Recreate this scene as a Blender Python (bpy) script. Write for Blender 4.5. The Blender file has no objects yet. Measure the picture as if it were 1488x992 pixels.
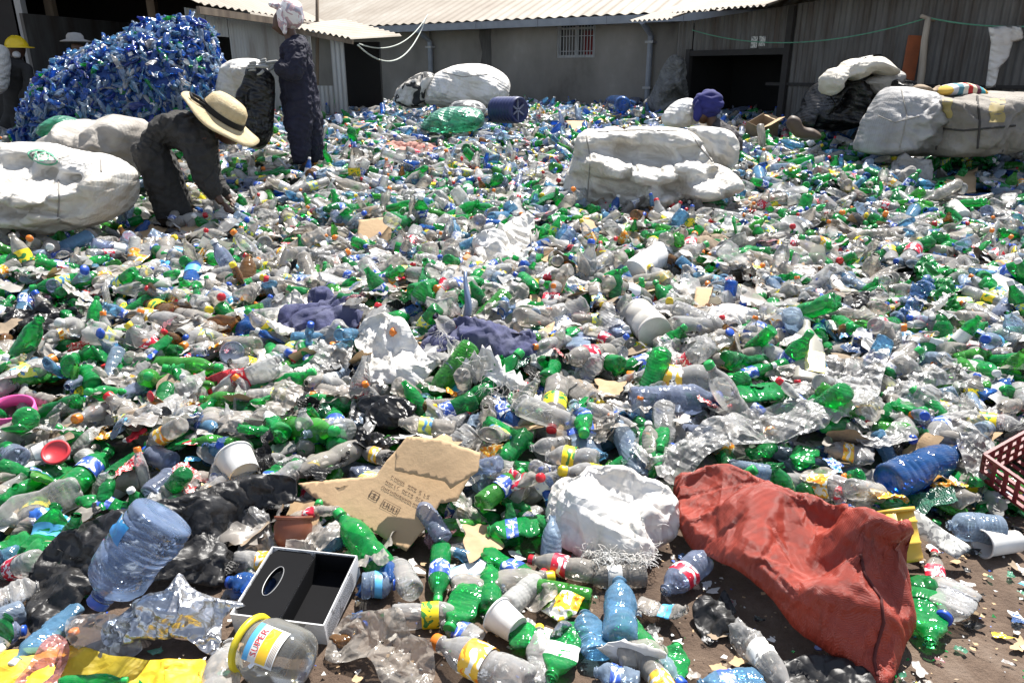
import bpy, math, random
import numpy as np
from mathutils import Vector, Matrix, Euler
from mathutils.geometry import delaunay_2d_cdt

random.seed(7)
RNG = np.random.default_rng(11)
SC = bpy.context.scene
COL = SC.collection

# ------------------------------------------------------------------ camera
PITCH = math.radians(20.0)
F = 1075.0
CAMZ = 1.5
cam_d = bpy.data.cameras.new('camera')
cam = bpy.data.objects.new('camera', cam_d)
COL.objects.link(cam)
cam.location = (0, 0, CAMZ)
cam.rotation_euler = (math.pi / 2 - PITCH, 0, 0)
cam_d.sensor_width = 36.0
cam_d.lens = 36.0 * F / 1488.0
cam_d.clip_start = 0.05
cam_d.clip_end = 800
SC.camera = cam

# ------------------------------------------------------------------ light
SUN_AZ = math.radians(24)      # from +Y towards +X
SUN_EL = math.radians(58)
world = bpy.data.worlds.new('World')
SC.world = world
world.use_nodes = True
wn = world.node_tree
bg = wn.nodes['Background']
sky = wn.nodes.new('ShaderNodeTexSky')
sky.sky_type = 'NISHITA'
sky.sun_disc = False
sky.sun_elevation = SUN_EL
sky.sun_rotation = SUN_AZ
sky.altitude = 2000
hs_ = wn.nodes.new('ShaderNodeHueSaturation')
hs_.inputs['Saturation'].default_value = 0.6
wn.links.new(sky.outputs[0], hs_.inputs['Color'])
wn.links.new(hs_.outputs[0], bg.inputs[0])
bg.inputs[1].default_value = 0.10
sun_d = bpy.data.lights.new('sun', 'SUN')
sun_d.energy = 5.0
sun_d.angle = math.radians(0.5)
sun_d.color = (1.0, 0.96, 0.9)
sun = bpy.data.objects.new('sun', sun_d)
COL.objects.link(sun)
sdir = Vector((math.sin(SUN_AZ) * math.cos(SUN_EL), math.cos(SUN_AZ) * math.cos(SUN_EL), math.sin(SUN_EL)))
sun.rotation_euler = (-sdir).to_track_quat('-Z', 'Y').to_euler()
SC.view_settings.view_transform = 'Standard'
SC.view_settings.look = 'None'
SC.view_settings.gamma = 1
SC.view_settings.use_curve_mapping = False
SC.view_settings.exposure = 1.08
SC.cycles.transparent_max_bounces = 10
SC.cycles.max_bounces = 6
SC.cycles.diffuse_bounces = 3
SC.cycles.glossy_bounces = 2
SC.cycles.transmission_bounces = 4
SC.cycles.sample_clamp_indirect = 4
SC.cycles.caustics_reflective = False
SC.cycles.caustics_refractive = False

# ------------------------------------------------------------------ numeric helpers
CP, SP = math.cos(PITCH), math.sin(PITCH)


def ray(px, py):
    u = (px - 744.0) / F
    v = (496.0 - py) / F
    return np.array([u, CP + v * SP, -SP + v * CP])


def atY(px, py, Y):
    d = ray(px, py)
    t = Y / d[1]
    return Vector((d[0] * t, Y, CAMZ + d[2] * t))


def _hash(ix, iy, iz, seed):
    h = (ix * 374761393 + iy * 668265263 + iz * 2147483647 + seed * 974634777) & 0xFFFFFFFF
    h = ((h ^ (h >> 13)) * 1274126177) & 0xFFFFFFFF
    h = (h ^ (h >> 16)) & 0xFFFFFFFF
    h = (h * 2246822519) & 0xFFFFFFFF
    h = (h ^ (h >> 15)) & 0xFFFFFFFF
    return h / 4294967295.0 * 2 - 1


def vnoise(P, seed=0):
    P = np.asarray(P, dtype=float)
    I = np.floor(P).astype(np.int64)
    f = P - I
    f = f * f * f * (f * (f * 6 - 15) + 10)
    out = 0
    for dx in (0, 1):
        wx = f[:, 0] if dx else 1 - f[:, 0]
        for dy in (0, 1):
            wy = f[:, 1] if dy else 1 - f[:, 1]
            for dz in (0, 1):
                wz = f[:, 2] if dz else 1 - f[:, 2]
                out = out + wx * wy * wz * _hash(I[:, 0] + dx, I[:, 1] + dy, I[:, 2] + dz, seed)
    return out


def fbm(P, seed=0, oct=4, ridge=False):
    P = np.asarray(P, dtype=float)
    a, s, out = 1.0, 0.0, 0
    for k in range(oct):
        n = vnoise(P * (2.03 ** k) + 17.3 * k, seed + k)
        if ridge:
            n = 1 - 2.2 * np.abs(n)
        out = out + a * n
        s += a
        a *= 0.5
    return out / s


_HY = [0, 2.05, 2.6, 3.2, 4.0, 5.5, 7.2, 9.0, 12.0, 20.0, 60]
_HZ = [0, 0.0, 0.12, 0.23, 0.31, 0.37, 0.56, 0.70, 0.78, 0.80, 0.8]


def H(x, y):
    x = np.atleast_1d(np.asarray(x, float))
    y = np.atleast_1d(np.asarray(y, float))
    edge = 0.12 * np.sin(x * 1.7 + 0.5) + np.where(x > 1.2, (x - 1.2) * -0.12, 0)
    z = np.interp(y + edge * np.clip((4 - y) / 2, 0, 1), _HY, _HZ)
    P = np.stack([x * 0.9, y * 0.9, x * 0], 1)
    amp = np.clip((y - 2.0) / 1.0, 0, 1)
    z = z + amp * 0.06 * vnoise(P, 3) + amp * 0.035 * vnoise(P * 2.7, 5)
    # ridge near the middle of the pile
    z = z + 0.10 * np.exp(-(((x + 0.25) / 0.75) ** 2 + ((y - 3.75) / 0.45) ** 2))
    return z


_gx = np.arange(-14, 14, .035)
_gy = np.arange(1.0, 21, .035)
_GX, _GY = np.meshgrid(_gx, _gy, indexing='ij')
_GH = H(_GX.ravel(), _GY.ravel()).reshape(_GX.shape).tolist()


def H1(x, y):
    a, b = (x + 14) / .035, (y - 1.0) / .035
    if a < 0 or b < 0 or a >= len(_gx) - 2 or b >= len(_gy) - 2:
        return float(H(x, y)[0])
    i, j = int(a), int(b)
    a -= i
    b -= j
    r0, r1 = _GH[i], _GH[i + 1]
    return (r0[j] * (1 - b) + r0[j + 1] * b) * (1 - a) + (r1[j] * (1 - b) + r1[j + 1] * b) * a


def on(px, py, dz=0.0):
    d = ray(px, py)

    def gap(t): return CAMZ + d[2] * t - H1(d[0] * t, d[1] * t) - dz
    t, lo = 1.2, 1.2
    for i in range(4000):
        g = gap(t)
        if g <= 0 or t > 40: break
        lo = t
        t += 0.01 + 0.15 * g
    hi = t
    for i in range(14):
        m = (lo + hi) / 2
        if gap(m) > 0: lo = m
        else: hi = m
    t = hi
    return Vector((d[0] * t, d[1] * t, CAMZ + d[2] * t))


def depth(P):
    return P[1] * CP - (P[2] - CAMZ) * SP


# ------------------------------------------------------------------ object helpers
def tag(o, label=None, cat=None, group=None, kind=None):
    if label: o['label'] = label
    if cat: o['category'] = cat
    if group: o['group'] = group
    if kind: o['kind'] = kind
    return o


def link(o, parent=None):
    COL.objects.link(o)
    if parent is not None:
        o.parent = parent
    return o


def empty(name, loc=(0, 0, 0), rz=0.0):
    o = bpy.data.objects.new(name, None)
    o.empty_display_size = 0.1
    o.location = loc
    o.rotation_euler = (0, 0, rz)
    return link(o)


def mesh_data(name, V, Fc, mats=(), smooth=True, midx=None):
    me = bpy.data.meshes.new(name)
    me.from_pydata([tuple(v) for v in V], [], [tuple(f) for f in Fc])
    for m in mats:
        me.materials.append(m)
    if midx is not None:
        me.polygons.foreach_set('material_index', np.asarray(midx, dtype=np.int32))
    if smooth:
        me.polygons.foreach_set('use_smooth', np.ones(len(me.polygons), dtype=bool))
    me.update()
    return me


def mobj(name, V, Fc, mat=None, parent=None, smooth=True, midx=None, mats=None):
    me = mesh_data(name, V, Fc, mats if mats else ([mat] if mat else []), smooth, midx)
    return link(bpy.data.objects.new(name, me), parent)


class MB:
    """collects simple shapes into one mesh"""
    def __init__(s):
        s.V, s.F = [], []

    def add(s, V, Fc):
        k = len(s.V)
        s.V += [tuple(v) for v in V]
        s.F += [tuple(i + k for i in f) for f in Fc]
        return s

    def box(s, x0, x1, y0, y1, z0, z1, M=None):
        V = [Vector((x, y, z)) for z in (z0, z1) for y in (y0, y1) for x in (x0, x1)]
        if M is not None: V = [M @ v for v in V]
        return s.add(V, [(0, 2, 3, 1), (4, 5, 7, 6), (0, 1, 5, 4), (2, 6, 7, 3), (0, 4, 6, 2), (1, 3, 7, 5)])

    def beam(s, A, B, w, h=None, up=(0, 0, 1)):
        A, B = Vector(A), Vector(B)
        h = h or w
        d = (B - A)
        L = d.length
        d.normalize()
        sx = d.cross(Vector(up))
        if sx.length < 1e-3: sx = d.cross(Vector((1, 0, 0)))
        sx.normalize()
        sy = sx.cross(d)
        M = Matrix((sx, d, sy)).transposed().to_4x4()
        M.translation = A
        return s.box(-w / 2, w / 2, 0, L, -h / 2, h / 2, M)

    def tube(s, pts, r, n=8, closed=True):
        pts = [Vector(p) for p in pts]
        rs = r if isinstance(r, (list, tuple)) else [r] * len(pts)
        V, Fc = [], []
        prev = None
        for i, p in enumerate(pts):
            d = (pts[min(i + 1, len(pts) - 1)] - pts[max(i - 1, 0)]).normalized()
            a = prev if prev is not None else (Vector((0, 0, 1)) if abs(d.z) < .9 else Vector((1, 0, 0)))
            sx = d.cross(a)
            sx.normalize()
            sy = sx.cross(d)
            prev = sy
            for k in range(n):
                t = 2 * math.pi * k / n
                V.append(p + (sx * math.cos(t) + sy * math.sin(t)) * rs[i])
        for i in range(len(pts) - 1):
            for k in range(n):
                Fc.append((i * n + k, i * n + (k + 1) % n, (i + 1) * n + (k + 1) % n, (i + 1) * n + k))
        if closed:
            Fc.append(tuple(range(n - 1, -1, -1)))
            Fc.append(tuple((len(pts) - 1) * n + k for k in range(n)))
        return s.add(V, Fc)

    def lathe(s, prof, n=24, M=None, cap0=True, cap1=True):
        V, Fc = [], []
        for (z, r) in prof:
            for k in range(n):
                t = 2 * math.pi * k / n
                v = Vector((r * math.cos(t), r * math.sin(t), z))
                V.append(M @ v if M is not None else v)
        for i in range(len(prof) - 1):
            for k in range(n):
                Fc.append((i * n + k, i * n + (k + 1) % n, (i + 1) * n + (k + 1) % n, (i + 1) * n + k))
        if cap0: Fc.append(tuple(range(n - 1, -1, -1)))
        if cap1: Fc.append(tuple((len(prof) - 1) * n + k for k in range(n)))
        return s.add(V, Fc)

    def build(s, name, mat, parent=None, smooth=False):
        return mobj(name, s.V, s.F, mat, parent, smooth)


# ------------------------------------------------------------------ materials
MATS = {}


def new_mat(name):
    m = bpy.data.materials.new(name)
    m.use_nodes = True
    m.node_tree.nodes.clear()
    return m, m.node_tree.nodes, m.node_tree.links


def N(nodes, t, **kw):
    n = nodes.new(t)
    for k, v in kw.items():
        setattr(n, k, v)
    return n


def noise_node(n, l, scale, detail=4, rough=.55, coord='Object', dist=0.0, stretch=None):
    tc = N(n, 'ShaderNodeTexCoord')
    src = tc.outputs[coord]
    if stretch:
        mp = N(n, 'ShaderNodeMapping')
        mp.inputs['Scale'].default_value = stretch
        l.new(src, mp.inputs[0])
        src = mp.outputs[0]
    t = N(n, 'ShaderNodeTexNoise')
    t.inputs['Scale'].default_value = scale
    t.inputs['Detail'].default_value = detail
    t.inputs['Roughness'].default_value = rough
    t.inputs['Distortion'].default_value = dist
    l.new(src, t.inputs['Vector'])
    return t


def ramp(n, l, src, stops, interp='LINEAR'):
    r = N(n, 'ShaderNodeValToRGB')
    r.color_ramp.interpolation = interp
    el = r.color_ramp.elements
    while len(el) < len(stops): el.new(0.5)
    for e, (p, c) in zip(el, stops):
        e.position = p
        e.color = (*c, 1) if len(c) == 3 else c
    l.new(src, r.inputs[0])
    return r


def crumple_height(n, l, scale):
    """long straight-sided folds crossing at odd angles"""
    tc = N(n, 'ShaderNodeTexCoord')
    prev = None
    for k, (fs, w, rot, ds) in enumerate([(.55, 1.0, (.3, .5, .4), 5), (.9, .75, (1.2, -.4, 1.5), 6), (1.7, .42, (-.6, 1.1, 2.4), 5), (3.1, .22, (.8, 1.9, -.9), 4)]):
        mp = N(n, 'ShaderNodeMapping')
        mp.inputs['Rotation'].default_value = rot
        l.new(tc.outputs['Object'], mp.inputs[0])
        v = N(n, 'ShaderNodeTexWave')
        v.wave_profile = 'TRI'
        v.inputs['Scale'].default_value = scale * fs * .314
        v.inputs['Distortion'].default_value = ds
        v.inputs['Detail'].default_value = 1.5
        v.inputs['Detail Scale'].default_value = .7
        l.new(mp.outputs[0], v.inputs['Vector'])
        m = N(n, 'ShaderNodeMath', operation='MULTIPLY_ADD')
        m.inputs[1].default_value = w
        l.new(v.outputs['Fac'], m.inputs[0])
        if prev is None: m.inputs[2].default_value = 0
        else: l.new(prev, m.inputs[2])
        prev = m.outputs[0]
    return prev


def solid(name, c, rough=.6, metal=0, c2=None, nscale=4, bump=0, bscale=30, spec=.5, coat=0, translucent=0,
          stops=None, stretch=None, weave=0, wscale=300, detail=4, cr=False):
    """opaque surface with noise variation, optional weave / wrinkle bump"""
    if name in MATS: return MATS[name]
    m, n, l = new_mat(name)
    out = N(n, 'ShaderNodeOutputMaterial')
    p = N(n, 'ShaderNodeBsdfPrincipled')
    p.inputs['Roughness'].default_value = rough
    p.inputs['Metallic'].default_value = metal
    p.inputs['Specular IOR Level'].default_value = spec
    p.inputs['Coat Weight'].default_value = coat
    nz = noise_node(n, l, nscale, detail, .6, stretch=stretch)
    if stops is None:
        c2 = c2 or tuple(x * .75 for x in c)
        stops = [(.35, c), (.68, c2)]
    r = ramp(n, l, nz.outputs['Fac'], stops)
    l.new(r.outputs[0], p.inputs['Base Color'])
    nrm = None
    if bump:
        hh = crumple_height(n, l, bscale) if cr else noise_node(n, l, bscale, 5, .6).outputs['Fac']
        b = N(n, 'ShaderNodeBump')
        b.inputs['Strength'].default_value = bump
        b.inputs['Distance'].default_value = .02
        l.new(hh, b.inputs['Height'])
        nrm = b
    if weave:
        tc = N(n, 'ShaderNodeTexCoord')
        hs = []
        for dr in ('X', 'Y'):
            w = N(n, 'ShaderNodeTexWave')
            w.bands_direction = dr
            w.inputs['Scale'].default_value = wscale
            w.inputs['Distortion'].default_value = .6
            l.new(tc.outputs['Object'], w.inputs['Vector'])
            hs.append(w)
        ad = N(n, 'ShaderNodeMath', operation='ADD')
        l.new(hs[0].outputs['Fac'], ad.inputs[0])
        l.new(hs[1].outputs['Fac'], ad.inputs[1])
        b2 = N(n, 'ShaderNodeBump')
        b2.inputs['Strength'].default_value = weave
        b2.inputs['Distance'].default_value = .002
        l.new(ad.outputs[0], b2.inputs['Height'])
        if nrm: l.new(nrm.outputs[0], b2.inputs['Normal'])
        nrm = b2
    if nrm: l.new(nrm.outputs[0], p.inputs['Normal'])
    if translucent:
        t = N(n, 'ShaderNodeBsdfTranslucent')
        l.new(r.outputs[0], t.inputs['Color'])
        mx = N(n, 'ShaderNodeMixShader')
        mx.inputs[0].default_value = translucent
        l.new(p.outputs[0], mx.inputs[1])
        l.new(t.outputs[0], mx.inputs[2])
        l.new(mx.outputs[0], out.inputs[0])
    else:
        l.new(p.outputs[0], out.inputs[0])
    MATS[name] = m
    return m


def pet(name, tint, body, opac=.35, edge=.5, rough=.07, dscale=6, dirt=.35, bscale=0, bump=0):
    """thin see-through plastic: tinted clear layer + hazy body + sharp gloss"""
    if name in MATS: return MATS[name]
    m, n, l = new_mat(name)
    out = N(n, 'ShaderNodeOutputMaterial')
    tr = N(n, 'ShaderNodeBsdfTransparent')
    tr.inputs[0].default_value = (*tint, 1)
    df = N(n, 'ShaderNodeBsdfDiffuse')
    tl = N(n, 'ShaderNodeBsdfTranslucent')
    nz = noise_node(n, l, dscale, 5, .65)
    dust = (.34, .30, .25)
    rc = ramp(n, l, nz.outputs['Fac'], [(.45, body), (.72, tuple(b * (1 - dirt) + d * dirt for b, d in zip(body, dust)))])
    l.new(rc.outputs[0], df.inputs[0])
    tl.inputs[0].default_value = (*body, 1)
    dm = N(n, 'ShaderNodeMixShader')
    dm.inputs[0].default_value = .5
    l.new(df.outputs[0], dm.inputs[1])
    l.new(tl.outputs[0], dm.inputs[2])
    lw = N(n, 'ShaderNodeLayerWeight')
    lw.inputs[0].default_value = .35
    ro = ramp(n, l, nz.outputs['Fac'], [(.4, (opac,) * 3), (.75, (min(1, opac + dirt * .7),) * 3)])
    ma = N(n, 'ShaderNodeMath', operation='MULTIPLY_ADD', use_clamp=True)
    l.new(lw.outputs['Facing'], ma.inputs[0])
    ma.inputs[1].default_value = edge
    l.new(ro.outputs[0], ma.inputs[2])
    mx = N(n, 'ShaderNodeMixShader')
    l.new(ma.outputs[0], mx.inputs[0])
    l.new(tr.outputs[0], mx.inputs[1])
    l.new(dm.outputs[0], mx.inputs[2])
    gl = N(n, 'ShaderNodeBsdfGlossy')
    gl.inputs['Roughness'].default_value = rough
    fr = N(n, 'ShaderNodeFresnel')
    fr.inputs[0].default_value = 1.5
    if bump:
        b = N(n, 'ShaderNodeBump')
        b.inputs['Strength'].default_value = bump
        b.inputs['Distance'].default_value = .02
        l.new(crumple_height(n, l, bscale), b.inputs['Height'])
        for q in (gl, df, fr): l.new(b.outputs[0], q.inputs['Normal'])
    m2 = N(n, 'ShaderNodeMixShader')
    l.new(fr.outputs[0], m2.inputs[0])
    l.new(mx.outputs[0], m2.inputs[1])
    l.new(gl.outputs[0], m2.inputs[2])
    l.new(m2.outputs[0], out.inputs[0])
    MATS[name] = m
    return m


def printed(name, cols, scale=5, rough=.35):
    """printed wrapper: patches of flat ink colours"""
    if name in MATS: return MATS[name]
    m, n, l = new_mat(name)
    out = N(n, 'ShaderNodeOutputMaterial')
    p = N(n, 'ShaderNodeBsdfPrincipled')
    p.inputs['Roughness'].default_value = rough
    nz = noise_node(n, l, scale, 2, .5, dist=.8)
    k = len(cols)
    pos = [0.0] + [0.5 + .09 * (i - (k - 2) / 2) for i in range(k - 1)]
    r = ramp(n, l, nz.outputs['Fac'], list(zip(pos, cols)), 'CONSTANT')
    l.new(r.outputs[0], p.inputs['Base Color'])
    l.new(p.outputs[0], out.inputs[0])
    MATS[name] = m
    return m


# PET families: hero (s) uses unit-length prototypes, bulk (b) world metres
PETS = {
    'green': ((.12, .82, .26), (.02, .55, .13), .36, .5),
    'dark_green': ((.08, .60, .20), (.015, .36, .09), .38, .5),
    'lime': ((.30, .85, .25), (.10, .55, .08), .36, .5),
    'clear': ((.97, .97, .96), (.88, .865, .84), .24, .65),
    'dusty': ((.92, .89, .85), (.74, .69, .62), .34, .55),
    'pale_blue': ((.76, .87, .97), (.52, .68, .90), .26, .60),
    'blue': ((.16, .42, .92), (.04, .20, .66), .34, .5),
    'sky_blue': ((.50, .78, .95), (.22, .50, .80), .30, .55),
    'violet': ((.74, .81, .94), (.44, .52, .74), .26, .55),
    'amber': ((.62, .38, .16), (.33, .17, .06), .36, .5),
    'milky': ((.9, .9, .88), (.82, .82, .79), .66, .3),
}


def P_(c, bulk=False):
    t, b, o, e = PETS[c]
    return pet('pet_' + c + ('_bulk' if bulk else ''), t, b, o, e, dscale=28 if bulk else 5, rough=.13 if bulk else .09, bscale=45 if bulk else 9, bump=.22 if bulk else .16)


CAPC = {'blue': (.02, .09, .5), 'orange': (.85, .22, .02), 'yellow': (.85, .62, .03), 'red': (.6, .02, .03),
        'green': (.02, .38, .08), 'white': (.75, .75, .73), 'black': (.02, .02, .02)}


def cap_mat(c): return solid('cap_' + c, CAPC[c], rough=.35, nscale=3, c2=tuple(x * .7 for x in CAPC[c]))


LABC = {
    'orange': [(.85, .24, .02), (.9, .55, .05), (.8, .8, .75)],
    'yellow': [(.9, .68, .02), (.9, .68, .02), (.05, .25, .05)],
    'red': [(.62, .02, .05), (.62, .02, .05), (.8, .76, .76)],
    'blue': [(.03, .07, .32), (.05, .12, .5), (.75, .78, .8)],
    'sky': [(.05, .42, .75), (.1, .5, .8), (.8, .85, .85)],
    'white': [(.75, .75, .72), (.7, .7, .68), (.3, .35, .55)],
    'lemon': [(.65, .72, .08), (.75, .78, .15), (.1, .3, .55)],
}


def lab_mat(c, bulk=False): return printed('label_' + c + ('_bulk' if bulk else ''), LABC[c], 55 if bulk else 7)


def film(name, tint=(.96, .96, .96), body=(.86, .845, .82), opac=.30, edge=.5, rough=.26, bump=.6, bscale=16):
    return pet(name, tint, body, opac, edge, rough, dscale=6, dirt=.25, bscale=bscale, bump=bump)


M_white_sack = solid('white_sack', (.74, .73, .70), .55, c2=(.52, .47, .39), nscale=3.2, detail=8, bump=1.0, bscale=8, weave=.25, translucent=.15, cr=True)
M_white_sack2 = solid('white_cloth', (.80, .79, .77), .7, c2=(.66, .62, .55), nscale=5, bump=.55, bscale=13, translucent=.12, cr=True)
M_grey_sack = solid('grey_sack', (.36, .35, .33), .7, c2=(.22, .20, .18), nscale=2.5, bump=.9, bscale=7, weave=.2, cr=True)
M_black_bag = solid('black_bag', (.007, .007, .008), .32, c2=(.016, .015, .014), nscale=3, bump=.55, bscale=14, spec=.4, cr=True)
M_black_tarp = solid('black_tarp', (.011, .011, .012), .42, c2=(.03, .028, .026), nscale=2.5, bump=.5, bscale=10, weave=.1, spec=.45, cr=True)
M_red_tarp = solid('red_tarp', (.36, .048, .026), .42, c2=(.24, .036, .022), nscale=5, detail=8, bump=.28, bscale=14, weave=.5, wscale=120, spec=.5, cr=True)
M_card = solid('cardboard', (.50, .35, .20), .85, c2=(.42, .28, .155), nscale=2, bump=.15, bscale=25)
M_card_old = solid('old_cardboard', (.33, .25, .17), .9, c2=(.22, .17, .12), nscale=4, bump=.3, bscale=25)
M_foil = solid('silver_foil', (.62, .62, .63), .30, metal=.9, c2=(.42, .42, .44), nscale=5, bump=.4, bscale=18, cr=True)
M_blue_cloth = solid('blue_woven', (.035, .04, .12), .85, c2=(.09, .095, .16), nscale=9, detail=8, bump=.3, bscale=12, weave=.3, cr=True)
M_yellow = solid('yellow_cloth', (.82, .52, .02), .6, c2=(.66, .42, .04), nscale=3, bump=.3, bscale=18, cr=True)
M_paper = solid('paper', (.72, .71, .68), .8, c2=(.55, .52, .46), nscale=6)
M_news = printed('newsprint', [(.62, .61, .57), (.5, .5, .47), (.2, .2, .2)], 40, .8)
M_film = film('clear_film')
M_film_s = film('clear_film_scrap', bump=.4, bscale=2.5)
M_film_ds = film('dusty_film_scrap', (.9, .88, .84), (.68, .62, .55), .46, .4, .35, .4, 2.5)
M_film_d = film('dusty_film', (.9, .88, .84), (.68, .62, .55), .46, .4, .35)
M_film_g = film('green_film', (.35, .85, .62), (.12, .52, .33), .5, .4, .25)
M_film_b = film('blue_film', (.3, .55, .9), (.08, .22, .6), .5, .4, .25)
M_net_grey = solid('grey_net', (.20, .20, .19), .9, c2=(.12, .12, .11), nscale=8, bump=.8, bscale=30, cr=True)
M_concrete = solid('concrete_render', (.21, .20, .185), .95, nscale=.9, detail=8, bump=.25, bscale=6,
                   stops=[(.28, (.10, .09, .078)), (.42, (.19, .175, .152)), (.6, (.25, .232, .205)), (.75, (.36, .335, .295))], stretch=(1, 1, .6))
M_stain = solid('damp_stain', (.06, .055, .05), .95, c2=(.11, .105, .095), nscale=4, stretch=(2, 2, .4))
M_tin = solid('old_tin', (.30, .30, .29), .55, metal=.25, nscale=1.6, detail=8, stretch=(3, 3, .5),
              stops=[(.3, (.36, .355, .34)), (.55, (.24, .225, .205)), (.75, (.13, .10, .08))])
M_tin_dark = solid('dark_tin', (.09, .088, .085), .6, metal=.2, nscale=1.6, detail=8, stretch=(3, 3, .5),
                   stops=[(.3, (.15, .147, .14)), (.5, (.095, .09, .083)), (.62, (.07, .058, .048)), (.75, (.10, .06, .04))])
M_roof = solid('roof_tin', (.50, .46, .40), .7, metal=.05, nscale=.8, detail=8,
               stops=[(.3, (.36, .33, .28)), (.5, (.28, .24, .19)), (.75, (.19, .15, .11))])
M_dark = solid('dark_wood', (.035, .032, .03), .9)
M_wood = solid('weathered_wood', (.26, .20, .14), .85, c2=(.14, .10, .07), nscale=8, stretch=(1, 1, .15))
M_pipe = solid('grey_pipe', (.26, .28, .31), .5)
M_iron = solid('window_iron', (.42, .42, .41), .6)
M_navy = solid('navy_overalls', (.014, .014, .034), .85, c2=(.010, .010, .022), nscale=4, bump=.35, bscale=9, cr=True)
M_charcoal = solid('charcoal_overalls', (.022, .021, .020), .85, c2=(.030, .028, .026), nscale=4, bump=.35, bscale=9, cr=True)
M_skin = solid('brown_skin', (.085, .040, .022), .5, c2=(.07, .033, .018))
M_straw = solid('straw', (.62, .50, .30), .8, c2=(.48, .37, .20), nscale=12, bump=.5, bscale=60, weave=.4, wscale=90)
M_hole = solid('black_inside', (.008, .008, .008), .9)  # near-black standing in for shade inside the sheds; also shoes and hat band
M_soil = None
# ------------------------------------------------------------------ bottle prototypes (unit length along +Z)
def prof_soda(m, waist=True):
    z = [0, .004, .02, .05, .09, .16, .26, .33, .38, .43, .50, .58, .64, .70, .755, .80, .84, .875, .90, .905, .918, .922, .935, .955]
    r = [.45, .70, .90, .98, 1, 1, 1, .97, .90, .93, 1, 1, .98, .90, .76, .60, .46, .37, .335, .45, .45, .33, .33, .33]
    if not waist: r[7:10] = [1, 1, 1]
    return z, r


def prof_water(m):
    z, r = [0, .004, .02, .05], [.5, .75, .92, .98]
    for k in range(11):
        a = .08 + k * .052
        z += [a, a + .026]
        r += [1.0, .93]
    z += [.66, .70, .75, .79, .83, .87, .895, .90, .915, .92, .955]
    r += [1, .97, .86, .72, .54, .42, .40, .50, .50, .38, .38]
    return z, r


def prof_jug(m):
    z, r = [0, .004, .015, .04], [.6, .85, .95, 1]
    for k in range(6):
        a = .08 + k * .07
        z += [a, a + .022, a + .035, a + .048]
        r += [1.0, .995, .955, .995]
    z += [.52, .60, .66, .72, .77, .81, .845, .87, .885, .89, .91, .915, .95]
    r += [1, .99, .95, .86, .73, .57, .40, .28, .24, .32, .32, .24, .24]
    return z, r


def prof_smooth(m):
    z = [0, .004, .02, .06, .12, .3, .5, .62, .70, .76, .81, .86, .89, .90, .905, .918, .922, .955]
    r = [.55, .80, .95, 1, 1, 1, 1, .98, .92, .80, .62, .44, .37, .36, .46, .46, .36, .36]
    return z, r


KIND = {'soda': (prof_soda, .14, .38), 'water': (prof_water, .14, .42), 'jug': (prof_jug, .32, .27), 'smooth': (prof_smooth, .15, .40)}


def smooth01(t):
    t = np.clip(t, 0, 1)
    return t * t * (3 - 2 * t)


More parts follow.
